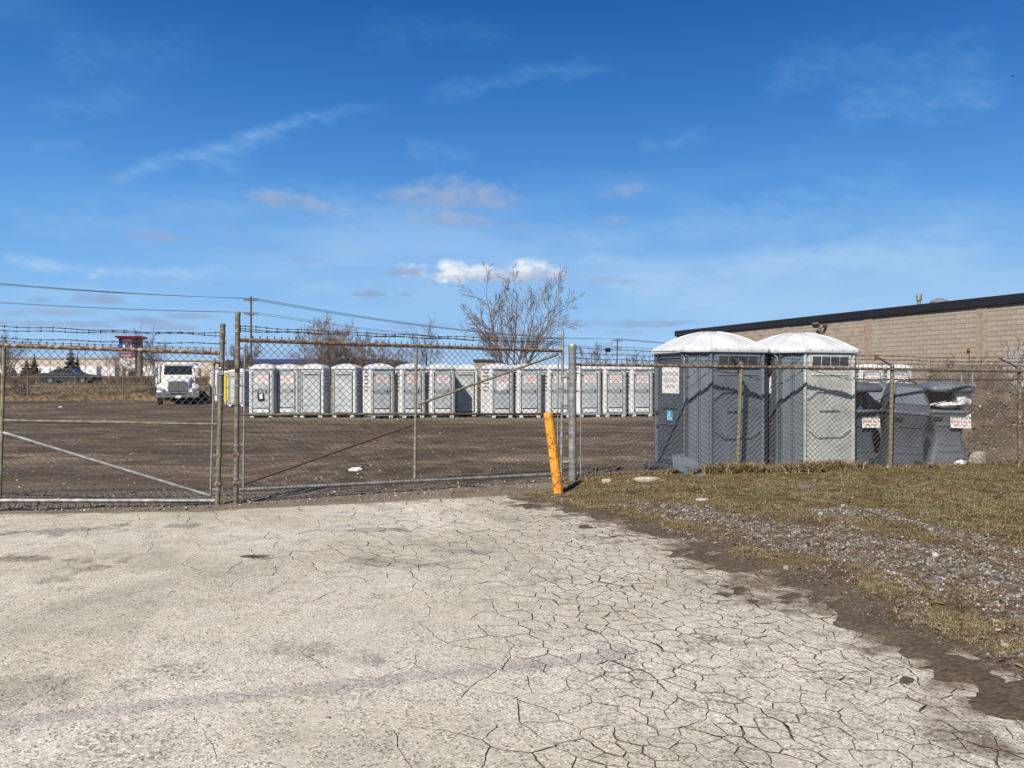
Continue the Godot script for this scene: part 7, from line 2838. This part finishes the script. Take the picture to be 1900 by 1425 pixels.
func chain_and_lock() -> void:
	var p := Vector3(-3.585, 1.70, -9.34)
	var q := Vector3(-3.39, 1.66, -9.42)
	var t := thing("gate_chain", "rusty chain looped round the two tall gate uprights", "chain", p)
	var b := MB.new()
	var path := PackedVector3Array()
	for k in 10: # round the left upright
		var a := PI * 0.15 + TAU * 0.72 * k / 9.0
		path.append(Vector3(cos(a) * 0.045, 0.02 + 0.01 * sin(a * 2.0), sin(a) * 0.045))
	for k in 9:
		var f := k / 8.0
		path.append(Vector3(0.045, -0.02, 0.035).lerp(q - p + Vector3(-0.05, 0, 0.03), f) - Vector3(0, 0.05 * 4.0 * f * (1.0 - f) * 0.5, 0))
	for k in 9:
		var a := PI * 0.8 - TAU * 0.7 * k / 8.0
		path.append(q - p + Vector3(cos(a) * 0.045, -0.01 * k * 0.2, sin(a) * 0.045))
	var total := 0.0
	for k in path.size() - 1:
		total += path[k].distance_to(path[k + 1])
	var step := 0.022
	var d := 0.0
	var i := 0
	var flip := 0
	for k in path.size() - 1:
		var seg := path[k + 1] - path[k]
		var l := seg.length()
		while d < l and l > 0.0:
			var al := seg / l
			var nn := al.cross(Vector3.UP).normalized() if flip % 2 == 0 else al.cross(al.cross(Vector3.UP)).normalized()
			torus_link(b, path[k] + al * d, al, nn, 0.036, 0.02, 0.0042)
			flip += 1
			d += step
		d -= l
	put("chain_links", b, mat(lin(0.16, 0.07, 0.04), 0.85, 0.2), t)
	t = thing("padlock", "grey steel padlock hanging from the gate chain", "padlock", p + Vector3(0.07, -0.10, 0.06), 0.2)
	t.rotation.z = 0.12
	b = MB.new()
	b.at_box(Vector3.ZERO, Vector3(0.068, 0.05, 0.026), 0.006)
	put("lock_body", b, M.steel, t)
	b = MB.new()
	b.at_box(Vector3(0, -0.022, 0), Vector3(0.071, 0.014, 0.029), 0.004)
	put("bumper_strip", b, M.black, t)
	b = MB.new()
	b.line(PackedVector3Array([Vector3(-0.022, 0.02, 0), Vector3(-0.022, 0.05, 0), Vector3(-0.012, 0.066, 0), Vector3(0.012, 0.066, 0), Vector3(0.022, 0.05, 0), Vector3(0.022, 0.02, 0)]), 0.006, 8)
	put("shackle", b, M.chrome, t)
	# latch ring on a short chain, and the hook opposite
	t = thing("latch_ring", "small iron ring hanging in the gap between the gate leaves", "ring", Vector3(-3.515, 1.17, -9.32))
	b = MB.new()
	var ring := PackedVector3Array()
	for k in 15:
		var a := TAU * k / 14.0
		ring.append(Vector3(cos(a) * 0.022, sin(a) * 0.024, 0))
	b.line(ring, 0.005, 6)
	put("ring", b, M.dark_iron, t)
	b = MB.new()
	b.line(PackedVector3Array([Vector3(0, 0.024, 0), Vector3(-0.002, 0.07, 0), Vector3(-0.02, 0.1, -0.005), Vector3(-0.05, 0.105, -0.01)]), 0.006, 6)
	put("link", b, M.dark_iron, t)
	t = thing("latch_hook", "bent iron hook on the tall upright in the gate gap", "hook", Vector3(-3.42, 1.19, -9.41))
	b = MB.new()
	b.line(PackedVector3Array([Vector3(0.0, 0, 0.03), Vector3(-0.03, 0.0, 0.04), Vector3(-0.06, 0.012, 0.04), Vector3(-0.07, 0.035, 0.04), Vector3(-0.055, 0.055, 0.04)]), 0.006, 6)
	put("hook", b, M.dark_iron, t)

# ---------------------------------------------------------------- bollard and litter
func stone_block(called: String, label: String, category: String, at: Vector3, size: Vector3, turn: float, m: Material, s: int) -> void:
	var g := RandomNumberGenerator.new()
	g.seed = s
	var b := MB.new()
	var rings := []
	for i in 5:
		var ring := PackedVector3Array()
		var f: float = [0.75, 1.0, 0.98, 0.88, 0.5][i]
		for k in 9:
			var a := TAU * k / 9
			var q := f * g.randf_range(0.86, 1.1)
			ring.append(Vector3(cos(a) * size.x * 0.5 * q, size.y * ([-0.3, 0.1, 0.55, 0.85, 1.0][i] + g.randf_range(-0.06, 0.06)), sin(a) * size.z * 0.5 * q))
		rings.append(ring)
	b.loft(rings, true, true, true, false)
	var o := put(called, b, m)
	o.position = at
	o.rotation.y = turn
	tag(o, label, category)

func build_small_things() -> void:
	# bollard, knocked out of plumb
	var foot := Vector3(0.655, -0.25, -10.28)
	var t := thing("bollard", "leaning yellow steel bollard with chipped rusty paint by the gate", "bollard", foot)
	t.rotation = Vector3(0.02, 0, 0.128)
	var b := MB.new()
	b.lathe(PackedVector2Array([Vector2(0.066, 0.0), Vector2(0.066, 1.325)]), 28, Transform3D())
	put("pipe", b, M.yellow_paint, t)
	b = MB.new()
	b.lathe(PackedVector2Array([Vector2(0.067, 1.322), Vector2(0.064, 1.338), Vector2(0.045, 1.348), Vector2(0, 1.352)]), 28, Transform3D())
	put("cap", b, M.yellow_paint, t)
	# broken plastic panel leaning out from the big grey toilet
	b = MB.new()
	b.prism(PackedVector2Array([Vector2(-0.2, 0.02), Vector2(0.06, -0.12), Vector2(0.2, 0.0), Vector2(0.24, 0.14), Vector2(-0.02, 0.3), Vector2(-0.17, 0.27)]), 0.02, Transform3D(Basis.from_euler(Vector3(-0.7, 0.25, -0.1)), Vector3.ZERO), 0.006)
	var o := put("plastic_scrap", b, M.bin_light)
	o.position = Vector3(2.64, 0.16, -11.62)
	tag(o, "broken grey plastic panel lying in the grass before the big toilet door", "plastic scrap")
	stone_block("concrete_slab", "flat pale concrete slab lying in the grass right of the bollard", "slab", Vector3(1.90, verge_h(1.90, -10.85), -10.85), Vector3(0.36, 0.06, 0.14), 0.05, M.rock, 2)
	stone_block("concrete_chunk", "small pale concrete lump between the bollard and the slab", "rock", Vector3(1.36, verge_h(1.36, -11.0), -11.0), Vector3(0.16, 0.05, 0.1), 0.2, M.rock, 3)
	stone_block("grey_rock", "grey rock with a dark underside alone on the grass", "rock", Vector3(3.76, verge_h(3.76, -9.85), -9.85), Vector3(0.2, 0.07, 0.12), 0.3, M.rock_dark, 4)
	stone_block("grey_rock", "small grey stone near the broken plastic panel", "rock", Vector3(2.72, verge_h(2.72, -11.05), -11.05), Vector3(0.12, 0.06, 0.08), 0.0, M.rock_dark, 5)
	stone_block("pale_rock", "pale stone at the upper edge of the gravel patch", "rock", Vector3(2.3, verge_h(2.3, -9.3), -9.3), Vector3(0.2, 0.03, 0.1), 0.4, M.rock, 6)
	stone_block("rubble_stone", "dark lump on the soil between the thick post and the toilet skid", "rock", Vector3(1.33, yard_h(1.33, -12.1), -12.1), Vector3(0.1, 0.14, 0.1), 0.4, M.rock_dark, 7)
	stone_block("rubble_stone", "pale broken block at the foot of the rubble mound", "rock", Vector3(8.55, yard_h(8.55, -14.1), -14.1), Vector3(0.42, 0.22, 0.3), 0.5, M.rock, 8)
	stone_block("soil_clod", "dark clod of soil lying on the driveway, left of its middle", "clod", Vector3(-2.31, PLATE_Y - 0.004, -6.74), Vector3(0.15, 0.012, 0.09), 0.3, mat(lin(0.05, 0.045, 0.04), 0.95), 9)
	# white plastic lid on the yard soil
	b = MB.new()
	b.lathe(PackedVector2Array([Vector2(0.0, 0.035), Vector2(0.07, 0.032), Vector2(0.1, 0.012), Vector2(0.105, 0.0)]), 18, Transform3D(Basis.from_scale(Vector3(1.15, 1, 0.8)), Vector3.ZERO))
	o = put("plastic_disc", b, M.bag)
	o.position = Vector3(-2.62, yard_h(-2.62, -12.85) + 0.005, -12.85)
	o.rotation = Vector3(0.12, 0, 0.05)
	tag(o, "white plastic lid lying on the dark yard soil behind the gate", "plastic disc")
	# scraps far out on the yard
	for k in 3:
		b = MB.new()
		b.prism(PackedVector2Array([Vector2(-0.1, -0.05), Vector2(0.08, -0.08), Vector2(0.12, 0.05), Vector2(-0.05, 0.08)]), 0.012, Transform3D(Basis(Vector3.RIGHT, -1.3), Vector3(0, 0.03, 0)))
		o = put("litter_scrap", b, M.bag)
		var at := [col_at(84, 28.0), col_at(192, 27.4), col_at(111, 43.0)][k] as Vector3
		o.position = at + Vector3(0, yard_h(at.x, at.z), 0)
		tag(o, ["white litter scrap on the soil below the sapling gap", "white litter scrap on the soil left of the truck's front", "tiny white scrap at the foot of the bank under the grey car"][k], "litter")
	# a bird high in the sky
	t = thing("bird", "tiny dark bird high in the blue sky", "bird", col_at(1878, 120.0, 1.52 + (705.0 - 141.0) / 1425.0 * 120.0), 0.6)
	b = MB.new()
	b.loft([station_section(0.03, 0.03, 0.01, -0.22), station_section(0.12, 0.12, 0.04, -0.1), station_section(0.13, 0.13, 0.04, 0.08), station_section(0.04, 0.04, 0.012, 0.22)], true, true, true, true)
	o = put("body", b, M.black, t)
	o.rotation.x = PI / 2
	for s in [-1.0, 1.0]:
		b = MB.new()
		b.prism(PackedVector2Array([Vector2(0, -0.08), Vector2(s * 0.25, -0.02), Vector2(s * 0.5, -0.1), Vector2(s * 0.3, 0.08), Vector2(0, 0.1)]), 0.012, Transform3D(Basis.from_euler(Vector3(-PI / 2, 0, s * 0.25)), Vector3.ZERO))
		put("wing", b, M.black, t)
